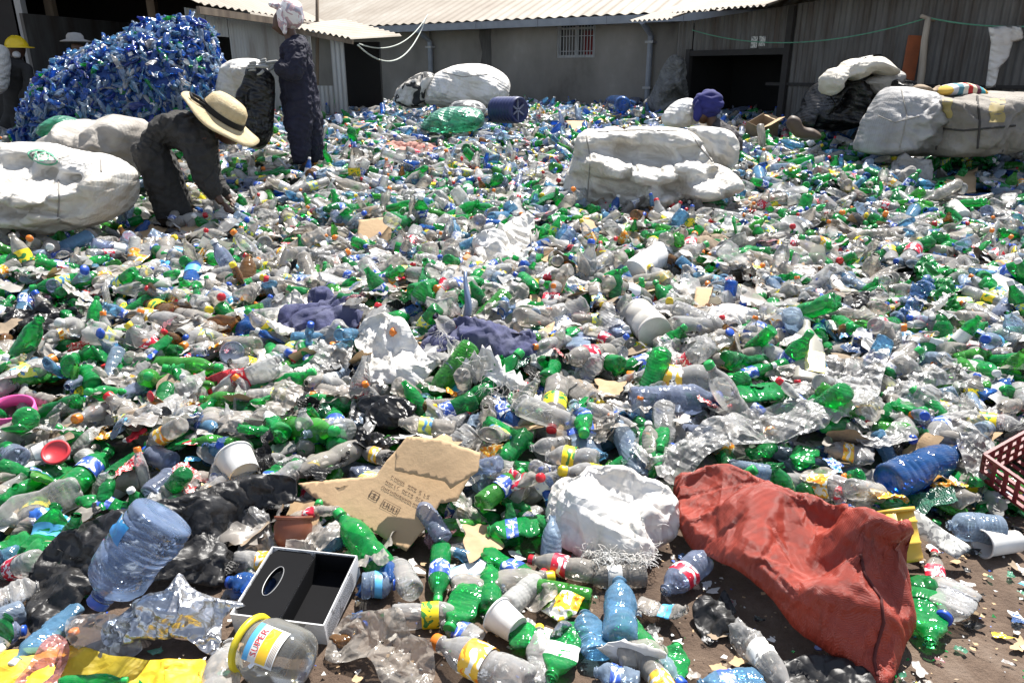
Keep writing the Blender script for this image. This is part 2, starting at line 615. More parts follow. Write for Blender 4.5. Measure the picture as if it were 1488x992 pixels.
class Proto:
    def __init__(s, kind, var, n=24, lod=0):
        """var 0 whole, 1 slightly dented, 2 crushed, 3 flattened, 4 bent and crushed, 5 twisted"""
        pf, R, capr = KIND[kind]
        s.kind, s.R, s.var = kind, R, var
        z, r = pf(0)
        z, r = np.array(z), np.array(r)
        if lod == 1:
            zz = np.array([0, .03, .10, .24, .36, .52, .66, .76, .86, .90, .955])
            rr = np.interp(zz, z, r)
            rr[0] = .6
            z, r = zz, rr
        elif lod == 2:
            zz = np.array([0, .06, .35, .65, .80, .90, .955])
            rr = np.interp(zz, z, r)
            rr[0] = .75
            z, r = zz, rr
        elif kind in ('soda', 'smooth') and lod == 0:
            zz = np.unique(np.concatenate([z, np.linspace(.1, .7, 19)]))
            r = np.interp(zz, z, r)
            z = zz
        s.n = n
        th = np.arange(n) * 2 * np.pi / n
        Z, T = np.meshgrid(z, th, indexing='ij')
        Rr = np.repeat(r[:, None], n, 1) * R
        if kind == 'soda' and lod == 0:   # five-lobed foot
            w = np.clip(1 - Z / .07, 0, 1)
            Rr = Rr * (1 + .13 * w * np.cos(5 * T) - .05 * w)
            Z = Z + .02 * w * (1 - np.cos(5 * T)) * .5
        V = np.stack([Rr * np.cos(T), Rr * np.sin(T), Z], -1).reshape(-1, 3)
        m = len(z)
        q = []
        for i in range(m - 1):
            for k in range(n):
                q.append((i * n + k, i * n + (k + 1) % n, (i + 1) * n + (k + 1) % n, (i + 1) * n + k))
        # base cap: fan to a pushed-in centre
        V = np.vstack([V, [[0, 0, .03]]])
        c = len(V) - 1
        for k in range(n):
            q.append(((k + 1) % n, k, c, c))
        s.body = (s.deform(V), q)
        # cap
        cn = max(8, n if lod == 0 else 8)
        cr = capr * R * (1.08 if lod == 0 else .98)
        prof = [(.918, cr), (.985, cr), (1.0, cr * .86), (1.0, 0.001)]
        if lod == 2: prof = [(.915, cr), (1.0, cr * .95), (1.0, .001)]
        cv = []
        for i, (zz, rr) in enumerate(prof):
            for k in range(cn):
                t = 2 * math.pi * k / cn
                rk = rr * (1 + (.035 if (k % 2 and i < 2) else 0))
                cv.append((rk * math.cos(t), rk * math.sin(t), zz))
        cq = [(i * cn + k, i * cn + (k + 1) % cn, (i + 1) * cn + (k + 1) % cn, (i + 1) * cn + k) for i in range(len(prof) - 1) for k in range(cn)]
        s.cap = (s.deform(np.array(cv)), cq)
        # label band
        z0, z1 = (.40, .62) if kind == 'soda' else ((.38, .60) if kind != 'jug' else (.14, .42))
        if lod: z0, z1 = z0 - .02, z1 + .0
        nz = 9 if lod == 0 else 2
        ln = n
        zz = np.linspace(z0, z1, nz)
        if lod: rr = np.interp(zz, z, r)
        else: rr = np.maximum(np.interp(zz, z, r), .985)
        lv = []
        for i in range(nz):
            for k in range(ln):
                t = 2 * math.pi * k / ln
                lr = R * rr[i] * (1.018 if lod == 0 else 1.05)
                lv.append((lr * math.cos(t), lr * math.sin(t), zz[i]))
        lq = [(i * ln + k, i * ln + (k + 1) % ln, (i + 1) * ln + (k + 1) % ln, (i + 1) * ln + k) for i in range(nz - 1) for k in range(ln)]
        s.lab = (s.deform(np.array(lv)), lq)

    def deform(s, V):
        V = V.copy()
        R, var = s.R, s.var
        rng = np.random.default_rng(100 + var * 7 + len(s.kind))
        off = rng.uniform(-20, 20, 3)
        x, y, z = V[:, 0].copy(), V[:, 1].copy(), V[:, 2].copy()
        w = smooth01((.86 - z) / .22)
        flat = {0: 0, 1: .08, 2: .38, 3: .72, 4: .5, 5: .45, 6: .6, 7: .25}[var] * w
        flat = flat * smooth01(.55 + z / .12)
        x = x * (1 - flat)
        y = y * (1 + .38 * flat)
        dent = {0: 0.0, 1: .10, 2: .32, 3: .22, 4: .34, 5: .38, 6: .3, 7: .42}[var]
        if dent:
            q = np.stack([x / R * .9, y / R * .9, z * 7], 1) + off
            nn = fbm(q, 5 + var, 3, ridge=True)
            nn2 = vnoise(q * .45 + 9, 8 + var)
            d = dent * R * w
            rad = np.sqrt(x * x + y * y) + 1e-6
            k = -(np.clip(nn + .35, 0, 2) * .55 + np.clip(nn2, 0, 1) * .6) * d
            x += x / rad * k
            y += y / rad * k
            x += d * .8 * vnoise(q * .6 + 31, 3 + var)
            y += d * .6 * vnoise(q * .6 + 57, 4 + var)
        if var in (5,):
            a = 1.6 * z * w
            x, y = x * np.cos(a) - y * np.sin(a), x * np.sin(a) + y * np.cos(a)
        if var in (4, 6):
            kk = .9 if var == 4 else -.7
            a = kk * np.clip(z - .3, 0, 1)
            # bend around X axis past 30 % of the height
            zz = z - .3
            ok = zz > 0
            x2 = np.where(ok, x * np.cos(a) + zz * np.sin(a) * .6, x)
            z2 = np.where(ok, .3 + zz * np.cos(a) - x * np.sin(a), z)
            x, z = x2, z2
        if var in (6, 7):   # shortened concertina
            z = z - .10 * smooth01((z - .1) / .5) * w * 0 - .10 * smooth01((z - .15) / .4)
        return np.stack([x, y, z], 1)


_protos = {}


def proto(kind, var, n=24, lod=0):
    k = (kind, var, n, lod)
    if k not in _protos: _protos[k] = Proto(kind, var, n, lod)
    return _protos[k]


def _tri(q):
    return [f[:3] if f[2] == f[3] else f for f in q]


_mcache = {}


def bmesh_for(kind, var, what, mat):
    k = (kind, var, what, mat.name)
    if k not in _mcache:
        V, q = getattr(proto(kind, var), what)
        nm = {'body': 'bottle_body', 'cap': 'cap', 'lab': 'label'}[what]
        _mcache[k] = mesh_data(nm, V, _tri(q), [mat], smooth=True)
    return _mcache[k]


FOOT = []      # exclusion footprints: (cx, cy, r) world discs
FOOTP = []     # exclusion polygons (np arrays of xy)
LAND = []      # landmarks (phrase, x, y)
ITEMS = []     # individually placed things awaiting a label


def orient(P0, P1, roll=0.0):
    P0, P1 = Vector(P0), Vector(P1)
    z = (P1 - P0).normalized()
    up = Vector((0, 0, 1))
    x = (up - z * up.dot(z))
    if x.length < 1e-3: x = Vector((1, 0, 0))
    x.normalize()
    y = z.cross(x)
    M = Matrix((x, y, z)).transposed()
    return M @ Matrix.Rotation(roll, 3, 'Z')


COLNAME = {'green': 'green', 'dark_green': 'green', 'lime': 'green', 'clear': 'clear', 'dusty': 'clear', 'pale_blue': 'blue', 'blue': 'blue',
           'sky_blue': 'blue', 'violet': 'blue', 'amber': 'brown', 'milky': 'white'}


def make_bottle(P0, P1, R, kind, var, colour, cap=None, lab=None, roll=0.0, name=None, near=True):
    L = (Vector(P1) - Vector(P0)).length
    nm = name or (COLNAME[colour] + '_bottle')
    o = bpy.data.objects.new(nm, bmesh_for(kind, var, 'body', P_(colour)))
    Rm = orient(P0, P1, roll)
    s = R / KIND[kind][1]
    o.matrix_world = Matrix.Translation(P0) @ Rm.to_4x4() @ Matrix.Diagonal((s, s, L, 1))
    link(o)
    if cap: link(bpy.data.objects.new('cap', bmesh_for(kind, var, 'cap', cap_mat(cap))), o)
    if lab: link(bpy.data.objects.new('label', bmesh_for(kind, var, 'lab', lab_mat(lab))), o)
    return o


def bottle(px0, py0, px1, py1, w, kind='soda', var=0, colour='green', cap=None, lab=None, label='', cat='bottle', lift=1.0, roll=0.0,
           z0=0.0, z1=0.0, land=None, name=None, excl=True, group=None):
    """hero bottle: base pixel, cap pixel, width in pixels"""
    g0 = on(px0, py0)
    R = w / 2 * depth(g0) / F
    P0 = on(px0, py0, R * lift + z0)
    P1 = on(px1, py1, R * lift * .8 + z1)
    R = w / 2 * depth(P0.lerp(P1, .4)) / F
    o = make_bottle(P0, P1, R, kind, var, colour, cap, lab, roll, name)
    tag(o, label, cat, group)
    if excl:
        for t in (.15, .5, .85):
            q = P0.lerp(P1, t)
            FOOT.append((q.x, q.y, R * 1.1, q.z - R))
    if land:
        q = P0.lerp(P1, .5)
        LAND.append((land, q.x, q.y))
    return o


# ------------------------------------------------------------------ sheets and sacks
def dense_poly(pts, step):
    out = []
    n = len(pts)
    for i in range(n):
        a, b = pts[i], pts[(i + 1) % n]
        L = math.hypot(b[0] - a[0], b[1] - a[1])
        k = max(1, int(L / step))
        for j in range(k):
            out.append(tuple(a[c] + (b[c] - a[c]) * j / k for c in range(len(a))))
    return out


def catmull(pts, sub=4):
    out = []
    n = len(pts)
    P = [np.array(p, float) for p in pts]
    for i in range(n):
        p0, p1, p2, p3 = P[i - 1], P[i], P[(i + 1) % n], P[(i + 2) % n]
        for j in range(sub):
            t = j / sub
            out.append(.5 * ((2 * p1) + (-p0 + p2) * t + (2 * p0 - 5 * p1 + 4 * p2 - p3) * t * t + (-p0 + 3 * p1 - 3 * p2 + p3) * t ** 3))
    return [tuple(o) for o in out]


def triangulate(poly, step, jit=.25, rng=None):
    rng = rng or np.random.default_rng(len(poly))
    A = np.array(poly)
    lo, hi = A.min(0), A.max(0)
    xs = np.arange(lo[0] + step / 2, hi[0], step)
    ys = np.arange(lo[1] + step / 2, hi[1], step * .87)
    pts = []
    for j, y in enumerate(ys):
        for x in xs:
            pts.append((x + (step / 2 if j % 2 else 0) + rng.uniform(-jit, jit) * step, y + rng.uniform(-jit, jit) * step))
    pts = np.array(pts)
    ins = inside(pts, A)
    d = edge_dist(pts, A)
    pts = pts[ins & (d > step * .45)]
    nb = len(poly)
    allp = [Vector(p) for p in A] + [Vector(p) for p in pts]
    r = delaunay_2d_cdt(allp, [(i, (i + 1) % nb) for i in range(nb)], [], 1, 1e-6)
    return np.array([tuple(v) for v in r[0]]), [tuple(f) for f in r[2]]


def inside(P, A):
    x, y = P[:, 0], P[:, 1]
    c = np.zeros(len(P), bool)
    n = len(A)
    j = n - 1
    for i in range(n):
        xi, yi, xj, yj = A[i, 0], A[i, 1], A[j, 0], A[j, 1]
        cond = ((yi > y) != (yj > y)) & (x < (xj - xi) * (y - yi) / (yj - yi + 1e-12) + xi)
        c ^= cond
        j = i
    return c


def edge_dist(P, A):
    best = np.full(len(P), 1e9)
    n = len(A)
    for i in range(n):
        a, b = A[i], A[(i + 1) % n]
        ab = b - a
        t = np.clip(((P - a) @ ab) / (ab @ ab + 1e-12), 0, 1)
        q = a + t[:, None] * ab
        best = np.minimum(best, np.hypot(P[:, 0] - q[:, 0], P[:, 1] - q[:, 1]))
    return best


def crease(P, freq, seed, n=12):
    """flat facets meeting in straight sharp creases"""
    rng = np.random.default_rng(seed + 500)
    w = np.stack([vnoise(P * freq * .45 + 7 * k, seed + 40 + k) for k in range(3)], 1) * (.28 / freq)
    Q = P + w
    out = 0
    for k in range(n):
        d = rng.normal(0, 1, 3)
        d /= np.linalg.norm(d)
        f = freq * rng.uniform(.35, 1.0) * (1 if k < n * .6 else 2.1)
        t = Q @ d * f + rng.uniform(0, 9)
        tri = 2 * np.abs(t - np.floor(t + .5)) - .5
        m = np.clip(vnoise(P * freq * .55 + rng.uniform(-30, 30, 3), seed + k) * 2.2 + .25, 0, 1)
        out = out + tri * m * (freq / f) * .55
    return out


def fold_noise(P3, freq, seed, sharp=.7):
    a = crease(P3, freq, seed)
    b = fbm(P3 * freq * .6 + 5, seed + 9, 3)
    return a * sharp + b * (1 - sharp)


def sheet(name, outline, mat, label, cat, amp=.02, freq=9, ctrl=(), step=.02, thick=.002, seed=1, stretch=(1, 1), smooth=True,
          base=.004, planar=0.0, wr=None, parent=None, land=None, excl=True, group=None, curve=3, sharp=.7, jag=0.0, round_edge=0.0, z_min=None):
    """height-field sheet lying on the heap. outline/ctrl points: (px, py, height above heap)"""
    rng = np.random.default_rng(seed)
    ol = catmull(outline, curve) if curve > 1 else [tuple(p) for p in outline]
    wp, wz = [], []
    for (px, py, h) in ol:
        P = on(px, py, h)
        wp.append((P.x, P.y))
        wz.append(h)
    cp = [on(px, py, h) for (px, py, h) in ctrl]
    poly = dense_poly([(a[0], a[1], z) for a, z in zip(wp, wz)], step)
    if jag:
        poly = [(p[0] + rng.normal(0, jag), p[1] + rng.normal(0, jag), p[2]) for p in poly]
    P2, T = triangulate([(p[0], p[1]) for p in poly], step, rng=rng)
    # smoothing thin-plate interpolation of the heights
    src = np.array([(a[0], a[1], z) for a, z in zip(wp[::max(1, len(wp) // 45)], wz[::max(1, len(wp) // 45)])] + [(p.x, p.y, h) for p, (_, _, h) in zip(cp, ctrl)])
    m_ = src[:, :2].mean(0)
    sc = src[:, :2].std() + 1e-6
    S2 = (src[:, :2] - m_) / sc

    def U_(r2): return np.where(r2 > 1e-12, r2 * np.log(r2 + 1e-12), 0)
    nS = len(S2)
    K = U_(((S2[:, None] - S2[None]) ** 2).sum(2)) + np.eye(nS) * .004
    Pm = np.column_stack([np.ones(nS), S2])
    Lm = np.block([[K, Pm], [Pm.T, np.zeros((3, 3))]])
    sol = np.linalg.solve(Lm, np.concatenate([src[:, 2], np.zeros(3)]))
    Z2 = (P2 - m_) / sc
    h = U_(((Z2[:, None] - S2[None]) ** 2).sum(2)) @ sol[:nS] + np.column_stack([np.ones(len(Z2)), Z2]) @ sol[nS:]
    h = np.clip(h, -.02, src[:, 2].max() * 1.15 + .01)
    A = np.array([(p[0], p[1]) for p in poly])
    ed = edge_dist(P2, A)
    q = np.stack([P2[:, 0] * stretch[0], P2[:, 1] * stretch[1], P2[:, 0] * 0], 1)
    f = fold_noise(q, freq, seed, sharp)
    f = f - f.mean()
    if planar:
        Am = np.stack([P2[:, 0], P2[:, 1], np.ones(len(P2))], 1)
        hz = H(P2[:, 0], P2[:, 1]) + h
        co = np.linalg.lstsq(Am, hz, rcond=None)[0]
        z = (Am @ co) * planar + hz * (1 - planar) + amp * f
    else:
        z = H(P2[:, 0], P2[:, 1]) + h + amp * f
    z = np.maximum(z + base, .004)
    if round_edge:
        z -= round_edge * np.clip(1 - ed / (round_edge * 1.5), 0, 1) ** 2
    nx = amp * .5 * vnoise(q * freq * .8 + 7, seed + 20)
    ny = amp * .5 * vnoise(q * freq * .8 + 70, seed + 21)
    if z_min is not None: z = np.maximum(z, z_min)
    C = np.array([P2[:, 0].mean(), P2[:, 1].mean(), z.mean()])
    V = np.stack([P2[:, 0] + nx, P2[:, 1] + ny, z], 1) - C
    o = mobj(name, V, T, mat, parent, smooth)
    o.location = C
    if thick and 'film' not in mat.name and 'grey_bag' not in mat.name:
        md = o.modifiers.new('thickness', 'SOLIDIFY')
        md.thickness = thick
        md.offset = -1
    if wr: wrinkle(o, wr[0], wr[1], bend=wr[2])
    if label: tag(o, label, cat, group)
    if excl:
        FOOTP.append((A, float(z.mean())))
    if land: LAND.append((land, float(C[0]), float(C[1])))
    return o


SHARPY = 1


def inflate(name, outline, Y, T, mat, label, cat, amp=.03, freq=5, step=.035, seed=1, dents=(), curve=3, parent=None, land=None, smooth=True,
            squash=.5, group=None, foot=True, stretch=(1, 1, 1), sharp=.6, lean=0.0, wr=None, relief=None):
    """a closed soft volume whose front view follows the outline (pixels) at distance Y, T half-thickness in metres"""
    ol = catmull([(p[0], p[1]) for p in outline], curve) if curve > 1 else outline
    wp = []
    for (px, py) in ol:
        P = atY(px, py, Y)
        wp.append((P.x, P.z))
    poly = dense_poly(wp, step)
    P2, Tt = triangulate(poly, step, rng=np.random.default_rng(seed))
    A = np.array(poly)
    ed = edge_dist(P2, A)
    dm = ed.max()
    t = np.clip(ed / (dm * .85), 0, 1)
    th = T * np.sqrt(np.clip(1 - (1 - t) ** 2, 0, 1)) ** (2 * squash)
    on_edge = ed < 1e-5
    nv = len(P2)
    back_idx = np.full(nv, -1)
    k = nv
    for i in range(nv):
        if on_edge[i]: back_idx[i] = i
        else:
            back_idx[i] = k
            k += 1
    V = np.zeros((k, 3))
    V[:nv, 0], V[:nv, 1], V[:nv, 2] = P2[:, 0], -th, P2[:, 1]
    bi = [i for i in range(nv) if not on_edge[i]]
    V[nv:, 0], V[nv:, 1], V[nv:, 2] = P2[bi, 0], th[bi], P2[bi, 1]
    zmid = P2[:, 1].mean()
    V[:, 1] += lean * (V[:, 2] - zmid)
    f = fold_noise(V * np.array(stretch) + 3.1, freq, seed, sharp)
    w = np.concatenate([th, th[bi]]) / T
    if wr: f = f * 1.35 + .3 * crease(V + 9.0, freq * 3.1, seed + 60)
    V[:, 1] += np.where(np.arange(k) < nv, -1, 1) * amp * f * w
    V[:, 0] += amp * .5 * w * vnoise(V * freq + 11, seed + 3)
    V[:, 2] += amp * .5 * w * vnoise(V * freq + 41, seed + 4)
    if relief:
        sr = np.array([(atY(a, b, Y).x, atY(a, b, Y).z, d) for a, b, d in relief])
        D2 = (V[:nv, None, 0] - sr[None, :, 0]) ** 2 + ((V[:nv, None, 2] - sr[None, :, 1]) * 1.6) ** 2
        sc2 = (.05 * (sr[:, 0].max() - sr[:, 0].min())) ** 2
        W2 = 1 / (D2 + sc2 * .35) ** 1.6
        V[:nv, 1] -= (W2 * sr[None, :, 2]).sum(1) / W2.sum(1) * np.clip(th / T * 1.6, 0, 1)
    for (px, py, rpx, dd) in dents:
        P = atY(px, py, Y)
        r = rpx * Y / F
        g = np.exp(-(((V[:, 0] - P.x) ** 2 + (V[:, 2] - P.z) ** 2) / (r * r)))
        V[:nv, 1] += (g * dd)[:nv]
    V[:, 1] += Y
    C = np.array([V[:, 0].mean(), Y, V[:, 2].min()])
    Fc = [tuple(f) for f in Tt] + [tuple(int(back_idx[i]) for i in reversed(f)) for f in Tt]
    # orient front faces towards the camera (-Y)
    a, b, c = V[Fc[0][0]], V[Fc[0][1]], V[Fc[0][2]]
    o = mobj(name, V - C, Fc, mat, parent, smooth)
    o.location = C
    if wr:
        a0 = (V - C).min(0), (V - C).max(0)
        wrinkle(o, wr[0], wr[1], bend=wr[2], pin_edge=False, pin_soft=wr[3] if len(wr) > 3 else .25)
        c_ = np.zeros(len(V) * 3)
        o.data.vertices.foreach_get('co', c_)
        c_ = c_.reshape(-1, 3)
        l1, h1 = c_.min(0), c_.max(0)
        for ax in (0, 2):
            c_[:, ax] = a0[0][ax] + (c_[:, ax] - l1[ax]) / (h1[ax] - l1[ax]) * (a0[1][ax] - a0[0][ax])
        o.data.vertices.foreach_set('co', c_.ravel())
        o.data.update()
    if label: tag(o, label, cat, group)
    if land: LAND.append((land, float(C[0]), Y))
    if foot: FOOTP.append((np.array([(V[:, 0].min() + .05, Y - T * .7), (V[:, 0].max() - .05, Y - T * .7), (V[:, 0].max() - .05, Y + T * .7), (V[:, 0].min() + .05, Y + T * .7)]), 0))
    return o


def corrugated(name, A, B, C, D, mat, parent=None, pitch=.08, amp=.012, rows=2, ragged=0.0, seed=0):
    """A->B along the waves' run, D above A, C above B"""
    A, B, C, D = Vector(A), Vector(B), Vector(C), Vector(D)
    L = (B - A).length
    n = max(8, int(L / pitch * 6))
    nrm = (B - A).cross(D - A).normalized()
    rng = random.Random(seed)
    V, Fc = [], []
    sheetw = .8
    rag = [rng.uniform(-ragged, ragged) for _ in range(int(L / sheetw) + 2)]
    for j in range(rows + 1):
        v = j / rows
        for i in range(n + 1):
            u = i / n
            P = (A.lerp(B, u)).lerp(D.lerp(C, u), v)
            k = int(u * L / sheetw)
            off = rag[k]
            P = P + nrm * (amp * math.sin(u * L / pitch * 2 * math.pi) + off * .3) + (A - D).normalized() * (off if j == 0 else 0)
            V.append(P)
    for j in range(rows):
        for i in range(n):
            a = j * (n + 1) + i
            Fc.append((a, a + 1, a + n + 2, a + n + 1))
    return mobj(name, V, Fc, mat, parent, True)


def text_mesh(s, size=1.0):
    cu = bpy.data.curves.new('lettering', 'FONT')
    cu.body = s
    cu.size = size
    cu.align_x = 'CENTER'
    cu.align_y = 'CENTER'
    cu.resolution_u = 3
    cu.extrude = 0
    ob = bpy.data.objects.new('lettering', cu)
    COL.objects.link(ob)
    dg = bpy.context.evaluated_depsgraph_get()
    me = ob.evaluated_get(dg).to_mesh()
    V = np.array([tuple(v.co) for v in me.vertices])
    Fc = [tuple(p.vertices) for p in me.polygons]
    ob.evaluated_get(dg).to_mesh_clear()
    bpy.data.objects.remove(ob)
    bpy.data.curves.remove(cu)
    return V, Fc


def skin_mesh(name, J, E, mat, parent=None, root=None, sub=2, bump=0.0, seed=0, smooth=True):
    """J: {name: (Vector, rx, ry)}; E: edges -> applied Skin + Subdivision mesh"""
    names = list(J)
    me = bpy.data.meshes.new(name)
    me.from_pydata([tuple(J[k][0]) for k in names], [(names.index(a), names.index(b)) for a, b in E], [])
    ob = bpy.data.objects.new(name, me)
    COL.objects.link(ob)
    md = ob.modifiers.new('skin', 'SKIN')
    if not me.skin_vertices: me.skin_vertices.new()
    sv = me.skin_vertices[0].data
    for i, k in enumerate(names):
        r = J[k][1:]
        sv[i].radius = (r[0], r[1] if len(r) > 1 else r[0])
        sv[i].use_root = (k == (root or names[0]))
    md.branch_smoothing = .4
    s2 = ob.modifiers.new('sub', 'SUBSURF')
    s2.levels = sub
    s2.render_levels = sub
    dg = bpy.context.evaluated_depsgraph_get()
    dg.update()
    ev = ob.evaluated_get(dg)
    m2 = bpy.data.meshes.new_from_object(ev)
    bpy.data.objects.remove(ob)
    V = np.array([tuple(v.co) for v in m2.vertices])
    Fc = [tuple(p.vertices) for p in m2.polygons]
    if bump and len(V):
        f = fold_noise(V, 11, seed, .8)
        f2 = vnoise(V * 6 + 3, seed + 2)
        nr = np.array([tuple(v.normal) for v in m2.vertices])
        V = V + nr * ((f * .6 + f2 * .4) * bump)[:, None]
    bpy.data.meshes.remove(m2)
    o = mobj(name, V, Fc, mat, None, smooth)
    if parent:
        o.parent = parent
        o.matrix_parent_inverse = Matrix.Translation(parent.location).inverted()
    return o


def blob(name, C, radii, mat, parent=None, axes=None, amp=.0, freq=12, seed=1, n=40, wr=None):
    """wrinkled ellipsoid"""
    V, Fc = [], []
    m = n // 2
    for j in range(m + 1):
        a = math.pi * (j + .001) / (m + .002)
        for i in range(n):
            b = 2 * math.pi * i / n
            V.append((math.sin(a) * math.cos(b), math.sin(a) * math.sin(b), math.cos(a)))
    V = np.array(V)
    for j in range(m):
        for i in range(n): Fc.append((j * n + i, (j + 1) * n + i, (j + 1) * n + (i + 1) % n, j * n + (i + 1) % n))
    nr = V.copy()
    V = V * np.array(radii)
    if axes is not None:
        R = np.array(axes)
        V, nr = V @ R.T, nr @ R.T
    if amp:
        V = V + nr * (amp * fold_noise(V, freq, seed, .8))[:, None]
    o = mobj(name, V, Fc, mat, None, True)
    o.location = Vector(C)
    if wr: wrinkle(o, wr[0], wr[1], bend=wr[2], pin_edge=False, pin_soft=.2)
    if parent:
        o.parent = parent
        o.matrix_parent_inverse = Matrix.Translation(parent.location).inverted()
    return o
# ------------------------------------------------------------------ cloth buckling: a shell grown against its own shape
def wrinkle(o, grow=.10, frames=14, bend=.6, stiff=12, pin_edge=True, pin_soft=0.0, gravity=0.0, keep=.6):
    """let the thin skin of an object grow a little so that it buckles into folds, then keep that shape"""
    me = o.data
    n = len(me.vertices)
    mods = [(m.type, m.thickness, m.offset) for m in o.modifiers if m.type == 'SOLIDIFY']
    for m in list(o.modifiers): o.modifiers.remove(m)
    co0 = np.zeros(n * 3)
    me.vertices.foreach_get('co', co0)
    vg = None
    ec = {}
    for p in me.polygons:
        for k in p.edge_keys: ec[k] = ec.get(k, 0) + 1
    bd = set()
    for k, c in ec.items():
        if c == 1: bd.update(k)
    vg = o.vertex_groups.new(name='pin')
    if pin_edge and bd: vg.add(list(bd), 1.0, 'REPLACE')
    if pin_soft:
        rest = [i for i in range(n) if i not in bd or not pin_edge]
        vg.add(rest, pin_soft, 'REPLACE')
    md = o.modifiers.new('cloth', 'CLOTH')
    st = md.settings
    st.quality = 4
    st.mass = .15
    st.tension_stiffness = st.compression_stiffness = stiff
    st.shear_stiffness = stiff * .5
    st.bending_stiffness = bend
    st.tension_damping = st.compression_damping = 3
    st.bending_damping = .5
    st.air_damping = 6
    st.shrink_min = -grow
    st.shrink_max = -grow
    st.vertex_group_mass = 'pin'
    st.pin_stiffness = 1.0
    st.effector_weights.gravity = gravity
    md.collision_settings.use_collision = False
    md.point_cache.frame_start = 1
    md.point_cache.frame_end = frames + 1
    for f in range(1, frames + 1):
        SC.frame_set(f)
    dg = bpy.context.evaluated_depsgraph_get()
    ev = o.evaluated_get(dg)
    m2 = ev.to_mesh()
    co = np.zeros(n * 3)
    m2.vertices.foreach_get('co', co)
    ev.to_mesh_clear()
    o.modifiers.remove(md)
    o.vertex_groups.clear()
    if np.isfinite(co).all():
        d = (co - co0).reshape(-1, 3)
        ln = np.linalg.norm(d, axis=1)
        print('WRINKLE', o.name, n, 'mean shift %.4f max %.4f' % (ln.mean(), ln.max()))
        me.vertices.foreach_set('co', co)
    me.update()
    for (_, t, of) in mods:
        m = o.modifiers.new('thickness', 'SOLIDIFY')
        m.thickness = t
        m.offset = of
    SC.frame_set(1)
# ------------------------------------------------------------------ ground and the packed bottom of the heap
def soil_mat():
    m, n, l = new_mat('soil')
    out = N(n, 'ShaderNodeOutputMaterial')
    p = N(n, 'ShaderNodeBsdfPrincipled')
    p.inputs['Roughness'].default_value = .95
    a = noise_node(n, l, 3.5, 8, .65)
    r = ramp(n, l, a.outputs['Fac'], [(.3, (.05, .032, .022)), (.43, (.095, .062, .042)), (.55, (.14, .095, .066)), (.72, (.22, .165, .125))])
    l.new(r.outputs[0], p.inputs['Base Color'])
    b = noise_node(n, l, 45, 6, .7)
    bu = N(n, 'ShaderNodeBump')
    bu.inputs['Strength'].default_value = .7
    bu.inputs['Distance'].default_value = .03
    l.new(b.outputs['Fac'], bu.inputs['Height'])
    l.new(bu.outputs[0], p.inputs['Normal'])
    l.new(p.outputs[0], out.inputs[0])
    return m


M_soil = soil_mat()
M_under = solid('packed_rubbish', (.10, .10, .085), .9, nscale=22, detail=8, bump=.9, bscale=25,
                stops=[(.3, (.035, .035, .03)), (.45, (.05, .085, .05)), (.55, (.10, .09, .075)), (.62, (.05, .06, .09)), (.72, (.17, .16, .14))])


def build_ground():
    xs = np.concatenate([[-400, -60, -20], np.arange(-3, 3.01, .03), [20, 60, 400]])
    ys = np.concatenate([[-400, -20, -2], np.arange(.8, 4.0, .03), [10, 30, 120, 700]])
    X, Y = np.meshgrid(xs, ys)
    P = np.stack([X.ravel(), Y.ravel(), X.ravel() * 0], 1)
    fine = (np.abs(P[:, 0]) < 3.01) & (P[:, 1] > .7) & (P[:, 1] < 4)
    P[:, 2] = np.where(fine, .012 * fbm(P * 3.0, 2, 4) + .004 * vnoise(P * 25, 4), 0)
    n, m = len(xs), len(ys)
    Fc = [(j * n + i, j * n + i + 1, (j + 1) * n + i + 1, (j + 1) * n + i) for j in range(m - 1) for i in range(n - 1)]
    o = mobj('ground', P, Fc, M_soil)
    tag(o, 'brown trodden soil of the yard', None, None, 'structure')
    # packed lower body of the heap
    ys = np.concatenate([np.arange(1.9, 8, .06), np.arange(8, 26, .25)])
    V, Fc = [], []
    nn = 170
    for y in ys:
        w = max(5.2, y * 1.0)
        V.append(np.stack([np.linspace(-w, w, nn), np.full(nn, y), np.zeros(nn)], 1))
    V = np.concatenate(V)
    V[:, 2] = H(V[:, 0], V[:, 1]) - .045 + .02 * fbm(V * 9, 8, 3)
    # front edge dives into the soil
    V[:, 2] = np.where(V[:, 1] < 2.25, np.minimum(V[:, 2], -.02), V[:, 2])
    for j in range(len(ys) - 1):
        for i in range(nn - 1):
            Fc.append((j * nn + i, j * nn + i + 1, (j + 1) * nn + i + 1, (j + 1) * nn + i))
    o = mobj('heap_terrain', V, Fc, M_under)
    tag(o, 'packed lower layers of the rubbish heap', None, None, 'structure')


build_ground()

